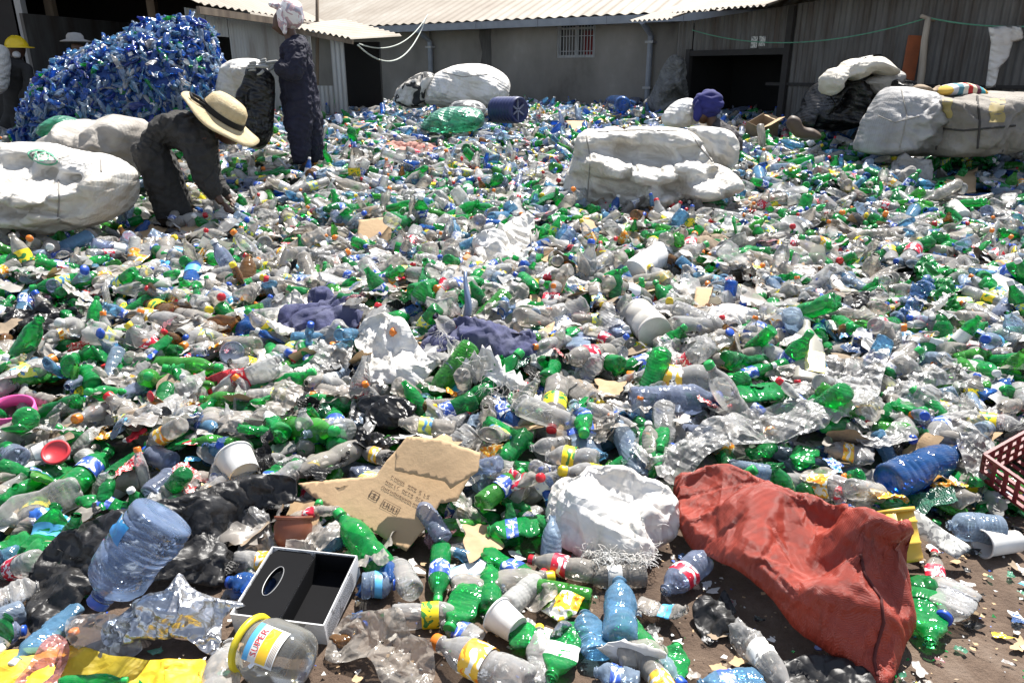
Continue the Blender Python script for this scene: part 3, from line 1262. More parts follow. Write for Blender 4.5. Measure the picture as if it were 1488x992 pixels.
# chips and crumbs on the soil
def build_chips():
    rng = np.random.default_rng(5)
    V, Fc, mi = [], [], []
    mats = [M_paper, cap_mat('white'), M_card, P_('green', True), cap_mat('blue'), M_card_old]
    for i in range(1500):
        y = rng.uniform(1.35, 2.75)
        x = rng.uniform(-1.6, 2.1)
        if i % 3 == 0: x = rng.uniform(.5, 2.1)
        s = abs(rng.normal(.002, .0035)) + .0018
        k = rng.integers(3, 6)
        a0 = rng.uniform(0, 6.28)
        b = len(V)
        t = rng.uniform(-.4, .4, 2)
        for j in range(k):
            a = a0 + j * 2 * math.pi / k
            dx, dy = math.cos(a) * s * rng.uniform(.5, 1.3), math.sin(a) * s * rng.uniform(.5, 1.3)
            V.append((x + dx, y + dy, max(.012 * float(fbm(np.array([[x, y, 0]]) * 3.0, 2, 4)[0]), -.01) + .012 + dx * t[0] + dy * t[1]))
        Fc.append(tuple(range(b, b + k)))
        mi.append(int(rng.choice([0, 1, 2, 2, 3, 4, 5, 5])) % len(mats))
    o = mobj('plastic_crumbs', V, Fc, None, smooth=False, midx=mi, mats=mats)
    md = o.modifiers.new('thickness', 'SOLIDIFY'); md.thickness = .0015
    tag(o, 'tiny flakes of plastic and paper trodden into the soil', 'crumbs', None, 'stuff')


build_chips()

# ------------------------------------------------------------------ long rendered building
def local_frame(A, B):
    """world matrix with origin A, local x towards B, z up; local y points away from the camera"""
    A, B = Vector(A), Vector(B)
    d = Vector((B.x - A.x, B.y - A.y, 0)).normalized()
    n = Vector((-d.y, d.x, 0))
    return Matrix(((d.x, n.x, 0, A.x), (d.y, n.y, 0, A.y), (0, 0, 1, 0), (0, 0, 0, 1)))


def hit_wall(M, px, py):
    """local (s, z) where the pixel's ray meets the wall plane y=0"""
    Mi = M.inverted()
    o = Mi @ Vector((0, 0, CAMZ))
    d = Mi.to_3x3() @ Vector(tuple(ray(px, py)))
    t = -o.y / d.y
    p = o + d * t
    return p.x, p.z


def placed(name, M, label=None, cat=None, group=None):
    o = empty(name)
    o.matrix_world = M
    tag(o, label, cat, group)
    return o


ML = local_frame(atY(420, 40, 20.5), atY(1040, 2, 14.2))
bl = placed('concrete_building', ML, 'long grey concrete rendered building with a barred window and a brown sheet roof', 'building')
s0, s1 = hit_wall(ML, 400, 100)[0] - 2.0, hit_wall(ML, 1060, 100)[0] + 1.0
wx0, wzt = hit_wall(ML, 810, 22)
wx1, _ = hit_wall(ML, 866, 22)
_, wzb = hit_wall(ML, 838, 84)
_, eave = hit_wall(ML, 744, 26)
mb = MB()
mb.box(s0, wx0, 0, .25, 0, eave)
mb.box(wx1, s1, 0, .25, 0, eave)
mb.box(wx0, wx1, 0, .25, 0, wzb)
mb.box(wx0, wx1, 0, .25, wzt, eave)
mb.box(s0, s1, 11.6, 11.85, 0, eave)
mb.box(s0 - .25, s0, 0, 11.85, 0, eave)
mb.box(s1, s1 + .25, 0, 11.85, 0, eave)
mb.build('wall', M_concrete, bl)
# shallow pilaster and damp streaks
sx, _ = hit_wall(ML, 616, 80)
MB().box(sx - .22, sx + .22, -.05, -.003, 0, eave - .03).build('pilaster', M_concrete, bl)
V, Fc = [], []
a0, zt_ = hit_wall(ML, 706, 30)
for k, (dz, w) in enumerate([(0, .14), (.3, .16), (.6, .12), (.9, .17), (1.2, .15), (1.5, .2), (1.8, .12), (2.1, .05)]):
    V += [(a0 - w * (1 + .2 * math.sin(k * 2)), -.004, eave - .05 - dz), (a0 + w * (1 + .2 * math.cos(k * 3)), -.004, eave - .05 - dz)]
    if k: Fc.append((2 * k - 2, 2 * k - 1, 2 * k + 1, 2 * k))
mobj('damp_streak', V, Fc, M_stain, bl)
# window
wn_ = empty('window'); wn_.parent = bl
w = MB()
fr = .05
w.box(wx0, wx1, .02, .08, wzb, wzb + fr).box(wx0, wx1, .02, .08, wzt - fr, wzt).box(wx0, wx0 + fr, .02, .08, wzb + fr, wzt - fr).box(wx1 - fr, wx1, .02, .08, wzb + fr, wzt - fr)
mx_ = (wx0 + wx1) / 2
w.box(mx_ - .025, mx_ + .025, .02, .08, wzb + fr, wzt - fr)
zm_ = wzt - (wzt - wzb) * .32
w.box(wx0 + fr, mx_ - .025, .03, .07, zm_ - .02, zm_ + .02).box(mx_ + .025, wx1 - fr, .03, .07, zm_ - .02, zm_ + .02)
w.build('frame', M_iron, wn_)
w = MB()
for k in range(13):
    x = wx0 + .03 + (wx1 - wx0 - .06) * k / 12
    w.tube([(x, -.012, wzb + .01), (x, -.012, wzt - .01)], .009, 6)
for zz in (wzb + .12, (wzb + wzt) / 2, wzt - .12):
    w.tube([(wx0 + .01, .006, zz), (wx1 - .01, .006, zz)], .008, 6)
w.build('bars', M_iron, wn_)
M_glass_dark = solid('dusty_glass', (.05, .05, .05), .25, c2=(.10, .095, .09), nscale=3)
MB().box(wx0, wx1, .1, .11, wzb, wzt).build('pane', M_glass_dark, wn_)
M_redcurtain = solid('red_curtain', (.16, .02, .018), .9, stretch=(6, 6, .5))
MB().box(mx_ + .12, wx1 - .03, .092, .098, wzb + .05, zm_ - .05).build('red_cloth', M_redcurtain, wn_)
# roof, fascia
rf = corrugated('roof', (s0 - .3, -.45, eave - .06), (s1 + .3, -.45, eave - .06), (s1 + .3, 6.0, eave + 2.5), (s0 - .3, 6.0, eave + 2.5), M_roof, bl, pitch=.25, amp=.018, rows=8)
rf2 = corrugated('roof', (s1 + .3, 12.3, eave - .06), (s0 - .3, 12.3, eave - .06), (s0 - .3, 6.0, eave + 2.5), (s1 + .3, 6.0, eave + 2.5), M_roof, bl, pitch=.25, amp=.018, rows=2)
g = MB().box(s0 - .3, s1 + .3, -.50, -.47, eave - .22, eave - .085)
k = s0
while k < s1:
    g.box(k, k + .03, -.512, -.503, eave - .225, eave - .08)
    k += 1.5
g.build('gutter', M_pipe, bl)
MB().box(s0 - .3, s1 + .3, -.46, -.01, eave - .2, eave - .17).build('soffit', M_concrete, bl)
for (px, k) in ((629, 0), (947, 1)):
    x, _ = hit_wall(ML, px, 80)
    MB().tube([(x, -.49, eave - .2), (x, -.3, eave - .3), (x, -.09, eave - .42), (x, -.09, .02)], .055, 10).build('downpipe', M_pipe, bl)
    c_ = MB()
    for zz in (1.2, 2.0): c_.box(x - .08, x + .08, -.16, -.004, zz, zz + .04)
    c_.build('pipe_clip', M_iron, bl)

# ------------------------------------------------------------------ right shed
MR = local_frame(atY(985, 60, 12.6), atY(1560, 60, 8.3))
sh = placed('tin_shed', MR, 'dark corrugated tin shed with an open black doorway and a ragged bright roof edge', 'shed')
L0 = 0.0
L1 = hit_wall(MR, 1560, 60)[0]
dx0, dzt = hit_wall(MR, 1004, 82)
dx1, _ = hit_wall(MR, 1143, 82)
dzt = dzt
_, ztop = hit_wall(MR, 985, 33)
top1 = ztop + .35


def zt(x): return ztop + (top1 - ztop) * x / L1


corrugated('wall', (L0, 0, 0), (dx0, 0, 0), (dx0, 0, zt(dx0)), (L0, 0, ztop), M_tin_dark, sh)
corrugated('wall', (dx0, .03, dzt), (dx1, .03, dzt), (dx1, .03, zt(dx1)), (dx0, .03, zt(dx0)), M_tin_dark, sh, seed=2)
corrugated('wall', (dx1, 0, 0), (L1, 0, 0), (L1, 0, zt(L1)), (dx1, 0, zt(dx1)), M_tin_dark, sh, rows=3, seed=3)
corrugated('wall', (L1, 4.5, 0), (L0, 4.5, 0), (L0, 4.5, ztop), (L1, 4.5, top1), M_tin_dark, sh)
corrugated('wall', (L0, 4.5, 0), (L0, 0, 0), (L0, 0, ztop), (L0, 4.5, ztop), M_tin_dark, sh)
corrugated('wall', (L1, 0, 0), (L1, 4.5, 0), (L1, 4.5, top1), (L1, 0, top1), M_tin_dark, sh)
fl = MB()
fl.box(dx0 - .06, dx0 + .02, -.06, .02, 0, dzt + .1)
fl.box(dx1 - .02, dx1 + .07, -.06, .02, 0, zt(dx1) - .02)
fl.box(dx0 + .02, dx1 - .02, -.05, .0, dzt, dzt + .08)
fl.build('door_frame', M_dark, sh)
MB().box(L0 + .05, L1 - .05, 1.2, 1.25, 0, ztop - .05).build('interior_shade_panel', M_hole, sh)  # near-black planes added behind the doorway to paint its unlit interior
MB().box(dx1 + .1, dx1 + .14, .05, 1.19, 0, ztop - .05).build('interior_shade_panel', M_hole, sh)
MB().box(dx0 - .14, dx0 - .1, .05, 1.19, 0, ztop - .05).build('interior_shade_panel', M_hole, sh)
MB().box(L1 * .32, L1, -.03, -.015, 1.32, 1.36).build('rail', M_dark, sh)
# overlapping roof sheets with ragged ends
rs = random.Random(4)
x = -.35
k = 0
while x < L1 + .2:
    w_ = rs.uniform(.8, 1.0)
    o_ = -.62 + rs.uniform(-.16, .12)
    zz = ztop + (top1 - ztop) * max(0, x) / L1 + .04 + (k % 2) * .02
    corrugated('roof_sheet', (x, o_, zz - .03 + rs.uniform(-.02, .03)), (x + w_, o_, zz - .03 + rs.uniform(-.02, .04)), (x + w_, 4.7, zz + 1.3), (x, 4.7, zz + 1.3), M_roof, sh, pitch=.1, amp=.016, rows=3, seed=k)
    x += w_ - .07
    k += 1
px0, pz0 = hit_wall(MR, 1090, 70)
px1, _ = hit_wall(MR, 1110, 70)
_, pz1 = hit_wall(MR, 1100, 53)
hw = (px1 - px0) / 2
for k in range(2):
    o_ = MB().box(px0 + k * (hw + .015), px0 + k * (hw + .015) + hw - .01, .008, .012, pz0 + .02 * k, pz1)
    q = o_.build('wall_notice', M_news, None)
    q.matrix_world = MR
    tag(q, ['small printed paper notice stuck above the black doorway, beside a second one', 'second small printed notice above the doorway, next to the rusty tin wall'][k], 'notice')

# ------------------------------------------------------------------ left tin shed and its lean-to
MT = local_frame(atY(270, 30, 10.6), atY(452, 30, 14.2))
ts = placed('tin_shed', MT, 'pale corrugated tin shed with a dark square opening behind the blue bottle mound', 'shed')
LT = hit_wall(MT, 452, 60)[0]
_, z0t = hit_wall(MT, 274, 12)
_, z1t = hit_wall(MT, 450, 38)
o0, oz1 = hit_wall(MT, 302, 52)
o1, oz0 = hit_wall(MT, 338, 92)
M_tin_pale = solid('pale_tin', (.42, .42, .41), .5, metal=.2, nscale=1.4, detail=8, stretch=(3, 3, .5), stops=[(.3, (.48, .48, .47)), (.55, (.38, .37, .35)), (.75, (.2, .16, .13))])
ev_ = lambda x: z0t + (z1t - z0t) * x / LT
corrugated('wall', (0, 0, 0), (o0, 0, 0), (o0, 0, ev_(o0)), (0, 0, z0t), M_tin_pale, ts)
corrugated('wall', (o0, 0, 0), (o1, 0, 0), (o1, 0, oz0), (o0, 0, oz0), M_tin_pale, ts)
corrugated('wall', (o0, 0, oz1), (o1, 0, oz1), (o1, 0, ev_(o1)), (o0, 0, ev_(o0)), M_tin_pale, ts)
corrugated('wall', (o1, 0, 0), (LT, 0, 0), (LT, 0, ev_(LT)), (o1, 0, ev_(o1)), M_tin_pale, ts, rows=3)
MB().box(0, LT, 2.5, 2.55, 0, z1t).build('back_wall', M_tin_dark, ts)
MB().box(0, LT, .8, .82, 0, z1t - .1).build('interior_shade_panel', M_hole, ts)  # added near-black plane, paints the shade seen through the square opening
corrugated('roof', (-.2, -.35, z0t + .03), (LT + .1, -.35, z1t + .03), (LT + .1, 4, z1t + 1.9), (-.2, 4, z0t + 1.9), M_roof, ts, pitch=.18, amp=.016, rows=4)
MB().beam((-.2, -.33, z0t - .05), (LT + .1, -.33, z1t - .05), .05, .09).build('eave_board', M_wood, ts)

lt = placed('lean_to', local_frame(atY(438, 60, 12.2), atY(528, 60, 11.8)), 'small lean-to with a rusty tin roof and pale tin post beside the standing worker', 'shed')
ML2 = lt.matrix_world.copy()
a0, z_ = hit_wall(ML2, 438, 40)
a1, z2_ = hit_wall(ML2, 526, 57)
corrugated('roof', (a0, -.3, z_), (a1, -.3, z2_), (a1, 1.2, z2_ + .10), (a0, 1.2, z_ + .18), M_roof, lt, pitch=.1, amp=.016)
p0, _ = hit_wall(ML2, 481, 80)
p1, _ = hit_wall(ML2, 501, 80)
corrugated('wall', (p0, 0, 0), (p1, 0, 0), (p1, 0, z2_ - .02), (p0, 0, z2_), M_tin_pale, lt)
corrugated('wall', (a0, 0, 0), (p0, 0, 0), (p0, 0, 1.3), (a0, 0, 1.3), M_tin_pale, lt)
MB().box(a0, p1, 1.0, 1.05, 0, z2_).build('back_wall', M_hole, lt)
MB().beam((a0, -.25, z_ - .05), (a1, -.25, z2_ - .05), .04, .06).build('eave_board', M_wood, lt)

pole = MB().tube([atY(461, 140, 12.6), atY(461, -20, 12.6)], .028, 8).build('metal_pole', M_wood, None, True)
tag(pole, 'thin upright pole rising above the lean-to roof', 'pole')

# ------------------------------------------------------------------ open dark shed at far left
ds = empty('open_shed', atY(-60, 160, 12.0)); ds.location.z = 0
tag(ds, 'open fronted dark timber shed behind the blue bottle mound', 'shed')
def dsb(nm, mb_, mat):
    q = mb_.build(nm, mat, ds); q.matrix_parent_inverse = Matrix.Translation(ds.location).inverted(); return q
xa, xb = atY(-260, 100, 12.0).x, atY(292, 100, 12.0).x
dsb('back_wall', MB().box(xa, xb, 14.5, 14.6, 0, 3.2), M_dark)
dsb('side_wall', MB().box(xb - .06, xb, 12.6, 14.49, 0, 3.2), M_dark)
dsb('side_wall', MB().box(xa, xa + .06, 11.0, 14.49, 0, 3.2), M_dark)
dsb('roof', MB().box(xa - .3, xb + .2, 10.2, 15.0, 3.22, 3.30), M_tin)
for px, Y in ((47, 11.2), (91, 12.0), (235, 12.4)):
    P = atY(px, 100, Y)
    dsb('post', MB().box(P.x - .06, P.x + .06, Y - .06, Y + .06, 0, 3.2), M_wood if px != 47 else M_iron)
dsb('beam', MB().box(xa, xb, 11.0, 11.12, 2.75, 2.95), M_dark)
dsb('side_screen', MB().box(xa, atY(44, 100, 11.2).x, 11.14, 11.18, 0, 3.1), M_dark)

# ------------------------------------------------------------------ right hand pole, plank, clothes line
Ypole = 9.3
A, B = atY(1334, 135, Ypole), atY(1349, 26, Ypole)
A2 = A + (A - B).normalized() * .9
mb = MB().tube([A2, A.lerp(B, .3) + Vector((.01, 0, 0)), A.lerp(B, .7) - Vector((.008, 0, 0)), B], [.045, .042, .038, .034], 9)
mb.tube([B + Vector((-.09, 0, .02)), B + Vector((.08, 0, -.03))], .022, 7)
pp = mb.build('wooden_pole', solid('bleached_wood', (.42, .37, .30), .85, c2=(.26, .21, .16), nscale=10, stretch=(1, 1, .15)), None, True)
tag(pp, 'rough leaning wooden pole with a short crosspiece holding the clothesline', 'pole')
C, D = atY(1315, 135, 9.45), atY(1330, 52, 9.5)
C2 = C + (C - D) * .6
pl = MB().beam(C2, D, .15, .035, up=(0, 1, 0)).build('painted_plank', solid('rust_orange', (.36, .10, .035), .8, c2=(.22, .07, .03), nscale=6))
pl.rotation_euler = (0, 0, 0)
tag(pl, 'rust orange plank leaning on the tin wall beside the wooden pole', 'plank')
def sag(P, Q, s, n=20):
    return [P.lerp(Q, i / n) - Vector((0, 0, s * 4 * (i / n) * (1 - i / n))) for i in range(n + 1)]
M_cord = solid('pale_cord', (.55, .58, .52), .8)
M_cordg = solid('green_cord', (.12, .34, .22), .8)
o = MB().tube(sag(atY(1006, 44, 12.0), B, .22), .007, 5).build('clothesline', M_cordg)
tag(o, 'thin cord strung from the dark doorway corner to the wooden pole', 'clothesline')
Q = atY(1560, 34, 8.2)
o = MB().tube(sag(B, Q, .06), .008, 5).build('clothesline', M_cordg)
tag(o, 'green cord from the wooden pole carrying the white washing', 'clothesline')
o = MB().tube(sag(atY(520, 66, 11.6), atY(620, 24, 17.2), .50), .012, 6).build('cable', M_cord)
tag(o, 'longer white cable looping lower between lean-to and grey building', 'cable')
o = MB().tube(sag(atY(522, 64, 11.65), atY(622, 21, 17.2), .28), .010, 6).build('cable', M_cord)
tag(o, 'shorter white cable hanging above the other loop by the lean-to', 'cable')

# white washing
def washing():
    ol = [(1436, 40), (1460, 38), (1484, 38), (1488, 58), (1472, 62), (1466, 84), (1452, 100), (1446, 128), (1432, 129), (1436, 96), (1440, 62)]
    o = inflate('hanging_cloth', [(x, y) for x, y in ol], 8.55, .035, M_white_sack2, 'white cloth with a ragged lower end hanging from the green cord', 'cloth', amp=.03, freq=4, step=.025, curve=1, stretch=(3, 1, .6), foot=False)
    return o


washing()
# ------------------------------------------------------------------ people
def J_(Y):
    def f(px, py, dy=0.0, rx=.05, ry=None):
        return (atY(px, py, Y + dy), rx, ry or rx)
    return f


def hand(name_root, P, d, side, scale=1.0, mat=None, parent=None, curl=.5):
    """palm and five separate fingers; d = pointing direction, side = palm width direction"""
    d, side = Vector(d).normalized(), Vector(side).normalized()
    side = (side - d * side.dot(d)).normalized()
    nrm = d.cross(side)
    P = Vector(P)
    E, J = [], {}
    J['w'] = (P - d * .03, .024, .018)
    J['p'] = (P + d * .035 * scale, .032, .016)
    J['k'] = (P + d * .075 * scale, .034, .014)
    E += [('w', 'p'), ('p', 'k')]
    o = skin_mesh(name_root, J, E, mat, parent, 'w', 2)
    V = [tuple(parent.matrix_world.inverted() @ (v.co + Vector((0, 0, 0)))) if False else tuple(v.co) for v in o.data.vertices]
    Fc = [tuple(p.vertices) for p in o.data.polygons]
    for k, (off, ln) in enumerate([(-.027, .062), (-.009, .075), (.009, .07), (.026, .056)]):
        b = P + d * .07 * scale + side * off * scale
        pts, dd = [b], d.copy()
        for s in range(3):
            dd = (dd + nrm * curl * (.5 + .3 * s)).normalized()
            pts.append(pts[-1] + dd * ln * scale / 3)
        mbb = MB().tube(pts, [.0095 * scale, .009 * scale, .008 * scale, .006 * scale], 8)
        kk = len(V)
        V += mbb.V
        Fc += [tuple(i + kk for i in f) for f in mbb.F]
    tb = P + d * .015 * scale - side * .028 * scale
    td = (d * .7 - side * .7 + nrm * .2).normalized()
    pts = [tb, tb + td * .03 * scale, tb + (td + d * .5 + nrm * .3).normalized() * .058 * scale]
    mbb = MB().tube(pts, [.012 * scale, .010 * scale, .007 * scale], 8)
    kk = len(V)
    V += mbb.V
    Fc += [tuple(i + kk for i in f) for f in mbb.F]
    nm = o.name
    bpy.data.objects.remove(o)
    o = mobj(nm, V, Fc, mat, None, True)
    if parent:
        o.parent = parent
        o.matrix_parent_inverse = Matrix.Translation(parent.location).inverted()
    return o


def kid(o, parent):
    o.parent = parent
    o.matrix_parent_inverse = Matrix.Translation(parent.location).inverted()
    return o


def head_on(P, r, face, mat, parent, name='head'):
    """egg head with brow, nose, lips, chin and ears; face = looking direction"""
    f = Vector(face).normalized()
    up = Vector((0, 0, 1))
    s = f.cross(up).normalized()
    up = s.cross(f)
    V, Fc = [], []
    nu, nv = 28, 20
    for j in range(nv + 1):
        a = math.pi * j / nv
        for i in range(nu):
            b = 2 * math.pi * i / nu
            x, y, z = math.sin(a) * math.cos(b), math.sin(a) * math.sin(b), math.cos(a)
            rr = 1.0
            fr = max(0, x)
            X, Yy, Z = x * 1.0, y * .80, z * 1.18
            if z < -.1: X *= 1 + .06 * fr; Yy *= 1 - .25 * min(1, -z)
            nose = math.exp(-((y / .14) ** 2 + ((z + .12) / .2) ** 2)) * (x > 0)
            eyes = (math.exp(-(((abs(y) - .34) / .14) ** 2 + ((z - .05) / .1) ** 2))) * (x > 0)
            lips = math.exp(-((y / .25) ** 2 + ((z + .5) / .07) ** 2)) * (x > 0)
            ear = math.exp(-((x / .14) ** 2 + ((z + .05) / .2) ** 2)) * (abs(y) > .8)
            X += .22 * nose - .08 * eyes + .06 * lips
            Yy += .14 * ear * (1 if y > 0 else -1)
            V.append(Vector(P) + (f * X + s * Yy + up * Z) * r)
    for j in range(nv):
        for i in range(nu):
            Fc.append((j * nu + i, j * nu + (i + 1) % nu, (j + 1) * nu + (i + 1) % nu, (j + 1) * nu + i))
    return kid(mobj(name, V, Fc, mat, None, True), parent)


# --- standing worker in navy overalls, head wrapped, holding a black bag
def standing():
    Y = 7.55
    g = J_(Y)
    root = empty('person', (atY(447, 248, Y).x, Y, H1(atY(447, 248, Y).x, Y)))
    tag(root, 'standing person in navy overalls and patterned head wrap, holding up a black bag', 'person')
    body = {'hip': g(432, 142, 0, .10), 'waist': g(430, 115, 0, .10), 'chest': g(430, 80, 0, .11), 'neck': g(424, 54, 0, .05), 'skull': g(417, 40, 0, .07), 'top': g(415, 22, 0, .075),
            'ka': g(440, 190, .05, .06), 'aa': g(457, 236, .05, .04), 'ta': g(450, 246, -.08, .035),
            'kb': g(432, 190, -.12, .06), 'ab': g(446, 238, -.12, .04), 'tb': g(438, 249, -.22, .035),
            'sh': g(424, 66, -.16, .055), 'el': g(432, 106, -.22, .042), 'wr': g(398, 101, -.26, .028),
            'sh2': g(436, 66, .16, .055), 'el2': g(425, 104, .12, .042), 'wr2': g(402, 90, -.05, .028)}
    ed = [('hip', 'waist'), ('waist', 'chest'), ('chest', 'neck'), ('neck', 'skull'), ('skull', 'top'), ('hip', 'ka'), ('ka', 'aa'), ('aa', 'ta'), ('hip', 'kb'), ('kb', 'ab'), ('ab', 'tb'),
          ('chest', 'sh'), ('sh', 'el'), ('el', 'wr'), ('chest', 'sh2'), ('sh2', 'el2'), ('el2', 'wr2')]
    skin_mesh('body', body, ed, M_skin, root, 'hip', 2)
    c = {'hip': g(438, 143, 0, .215, .2), 'waist': g(432, 116, 0, .20, .19), 'chest': g(429, 88, 0, .215, .20), 'up': g(430, 68, 0, .16, .17), 'neck': g(427, 50, 0, .075),
         'ha': g(445, 168, .08, .17), 'ka': g(453, 200, .07, .115), 'aa': g(461, 240, .05, .09),
         'hb': g(433, 168, -.1, .16), 'kb': g(434, 200, -.12, .11), 'ab': g(439, 240, -.12, .085),
         'sh': g(430, 72, -.18, .12), 'el': g(428, 106, -.30, .10), 'wr': g(396, 98, -.34, .062),
         'sh2': g(438, 70, .15, .10), 'el2': g(425, 104, .12, .08), 'wr2': g(405, 92, -.05, .05)}
    ed2 = [('hip', 'waist'), ('waist', 'chest'), ('chest', 'up'), ('up', 'neck'), ('hip', 'ha'), ('ha', 'ka'), ('ka', 'aa'), ('hip', 'hb'), ('hb', 'kb'), ('kb', 'ab'),
           ('up', 'sh'), ('sh', 'el'), ('el', 'wr'), ('up', 'sh2'), ('sh2', 'el2'), ('el2', 'wr2')]
    wrinkle(skin_mesh('overalls', c, ed2, M_navy, root, 'hip', 4, bump=.02, seed=3), .11, 14, bend=.9, pin_edge=False, pin_soft=.2)
    sd = {'a': g(458, 240, .05, .05), 'b': g(452, 248, -.08, .045), 'c': g(447, 242, -.12, .05), 'd': g(438, 250, -.24, .045)}
    skin_mesh('shoe', {k: sd[k] for k in 'ab'}, [('a', 'b')], M_hole, root, 'a', 2)
    skin_mesh('shoe', {k: sd[k] for k in 'cd'}, [('c', 'd')], M_hole, root, 'c', 2)
    head_on(atY(413, 34, Y), .098, (-1, -.35, -.25), M_skin, root)
    M_wrap = printed('patterned_wrap', [(.72, .70, .70), (.75, .73, .72), (.5, .34, .36), (.3, .3, .36)], 14, .9)
    blob('head_wrap', atY(422, 21, Y), (.125, .125, .135), M_wrap, root, Matrix.Rotation(-.5, 3, 'Y'), .016, 9, 4)
    blob('wrap_knot', atY(402, 9, Y - .05), (.07, .05, .032), M_wrap, root, Matrix.Rotation(.2, 3, 'Y'), .012, 16, 5, 24)
    blob('wrap_end', atY(410, 32, Y - .12), (.035, .02, .115), M_wrap, root, Matrix.Rotation(-.12, 3, 'Y'), .012, 14, 6, 24)
    M_glove = solid('grey_glove', (.36, .36, .34), .8)
    hand('glove', atY(386, 97, Y - .34), (-1, -.1, .05), (0, .3, 1), 1.25, M_glove, root, .35)
    hand('glove', atY(400, 90, Y - .05), (-1, -.1, -.1), (0, .3, 1), 1.2, M_glove, root, .35)
    LAND.append(('the standing worker', root.location.x, root.location.y))
    FOOT.append((root.location.x, Y - .1, .26, 5))
    inflate('black_bag', [(358, 98), (372, 92), (386, 100), (398, 112), (399, 130), (397, 160), (395, 195), (386, 212), (372, 218), (356, 211), (346, 190), (341, 160), (343, 135), (355, 114)],
            Y - .22, .12, M_black_bag, 'limp black plastic bag held up by the standing worker', 'plastic bag', amp=.04, freq=4, step=.018, stretch=(2.2, 1, .6), foot=False, wr=(.16, 16, .1, .15))


def bending():
    Y = 5.75
    g = J_(Y)
    root = empty('person', (atY(255, 325, Y).x, Y, H1(atY(255, 325, Y).x, Y)))
    tag(root, 'person in charcoal overalls and a wide straw hat bending down over the bottles', 'person')
    body = {'hip': g(208, 190, 0, .08), 'mid': g(250, 178, 0, .08), 'chest': g(290, 190, 0, .09), 'neck': g(318, 190, 0, .05), 'skull': g(332, 190, 0, .07),
            'ka': g(240, 255, -.1, .055), 'aa': g(255, 322, -.12, .04), 'ta': g(276, 330, -.16, .035),
            'kb': g(232, 258, .14, .055), 'ab': g(243, 318, .16, .04), 'tb': g(262, 324, .16, .035),
            'sh': g(298, 200, -.16, .055), 'el': g(300, 262, -.18, .042), 'wr': g(324, 298, -.2, .028),
            'sh2': g(300, 196, .17, .055), 'el2': g(312, 258, .2, .042), 'wr2': g(335, 292, .1, .028)}
    ed = [('hip', 'mid'), ('mid', 'chest'), ('chest', 'neck'), ('neck', 'skull'), ('hip', 'ka'), ('ka', 'aa'), ('aa', 'ta'), ('hip', 'kb'), ('kb', 'ab'), ('ab', 'tb'),
          ('chest', 'sh'), ('sh', 'el'), ('el', 'wr'), ('chest', 'sh2'), ('sh2', 'el2'), ('el2', 'wr2')]
    skin_mesh('body', body, ed, M_skin, root, 'hip', 2)
    c = {'hip': g(205, 188, 0, .185, .18), 'mid': g(245, 178, 0, .165, .17), 'chest': g(285, 190, 0, .175, .18), 'neck': g(313, 190, 0, .07),
         'ha': g(216, 215, -.1, .165, .15), 'ka': g(236, 262, -.11, .14, .12), 'aa': g(254, 312, -.12, .13, .11), 'ba': g(257, 326, -.12, .12, .10),
         'hb': g(218, 215, .12, .15, .14), 'kb': g(246, 262, .15, .12, .12), 'ab': g(262, 310, .16, .11, .10),
         'sh': g(290, 212, -.17, .125), 'el': g(297, 256, -.19, .10), 'wr': g(318, 290, -.2, .058),
         'sh2': g(300, 200, .17, .085), 'el2': g(312, 256, .2, .065), 'wr2': g(331, 286, .1, .045)}
    ed2 = [('hip', 'mid'), ('mid', 'chest'), ('chest', 'neck'), ('hip', 'ha'), ('ha', 'ka'), ('ka', 'aa'), ('aa', 'ba'), ('hip', 'hb'), ('hb', 'kb'), ('kb', 'ab'),
           ('chest', 'sh'), ('sh', 'el'), ('el', 'wr'), ('chest', 'sh2'), ('sh2', 'el2'), ('el2', 'wr2')]
    wrinkle(skin_mesh('overalls', c, ed2, M_charcoal, root, 'hip', 4, bump=.02, seed=13), .13, 14, bend=.6, pin_edge=False, pin_soft=.2)
    for s in (-.13, .16):
        skin_mesh('shoe', {'a': g(256, 325, s, .055), 'b': g(276, 331, s - .04, .045)}, [('a', 'b')], M_hole, root, 'a', 2)
    head_on(atY(332, 188, Y), .10, (.75, -.25, -.7), M_skin, root)
    hand('hand', atY(328, 299, Y - .2), (.6, -.1, -.6), (.2, 1, .1), 1.1, M_skin, root, .5)
    hand('hand', atY(337, 293, Y + .1), (.6, -.1, -.6), (.2, 1, .1), 1.05, M_skin, root, .5)
    # straw hat
    ppm = F / Y
    ax = Vector((.62, .02, .78)).normalized()
    a_ = Vector((.76, 0, -.65)); a_ = (a_ - ax * a_.dot(ax)).normalized()
    b_ = ax.cross(a_)
    Ck = atY(320, 174, Y)
    M = Matrix((a_, b_, ax)).transposed().to_4x4()
    M.translation = Ck
    prof = [(-.005, .305), (.004, .307), (.012, .27), (.02, .21), (.03, .165), (.08, .158), (.14, .142), (.172, .11), (.182, .05), (.184, .004)]
    hm = MB()
    n = 48
    V, Fc = [], []
    for (z, r) in prof:
        for k in range(n):
            t = 2 * math.pi * k / n
            wv = (.022 * math.sin(2 * t + .6) + .012 * math.sin(5 * t)) * (max(0, r - .13) / .23) ** 1.3
            V.append(M @ Vector((r * math.cos(t), r * math.sin(t), z + wv)))
    for i in range(len(prof) - 1):
        for k in range(n): Fc.append((i * n + k, i * n + (k + 1) % n, (i + 1) * n + (k + 1) % n, (i + 1) * n + k))
    ht = kid(mobj('straw_hat', V, Fc, M_straw, None, True), root)
    md = ht.modifiers.new('t', 'SOLIDIFY'); md.thickness = .006
    V, Fc = [], []
    for (z, r) in [(.032, .171), (.075, .166)]:
        for k in range(n):
            t = 2 * math.pi * k / n
            V.append(M @ Vector((r * math.cos(t), r * math.sin(t), z)))
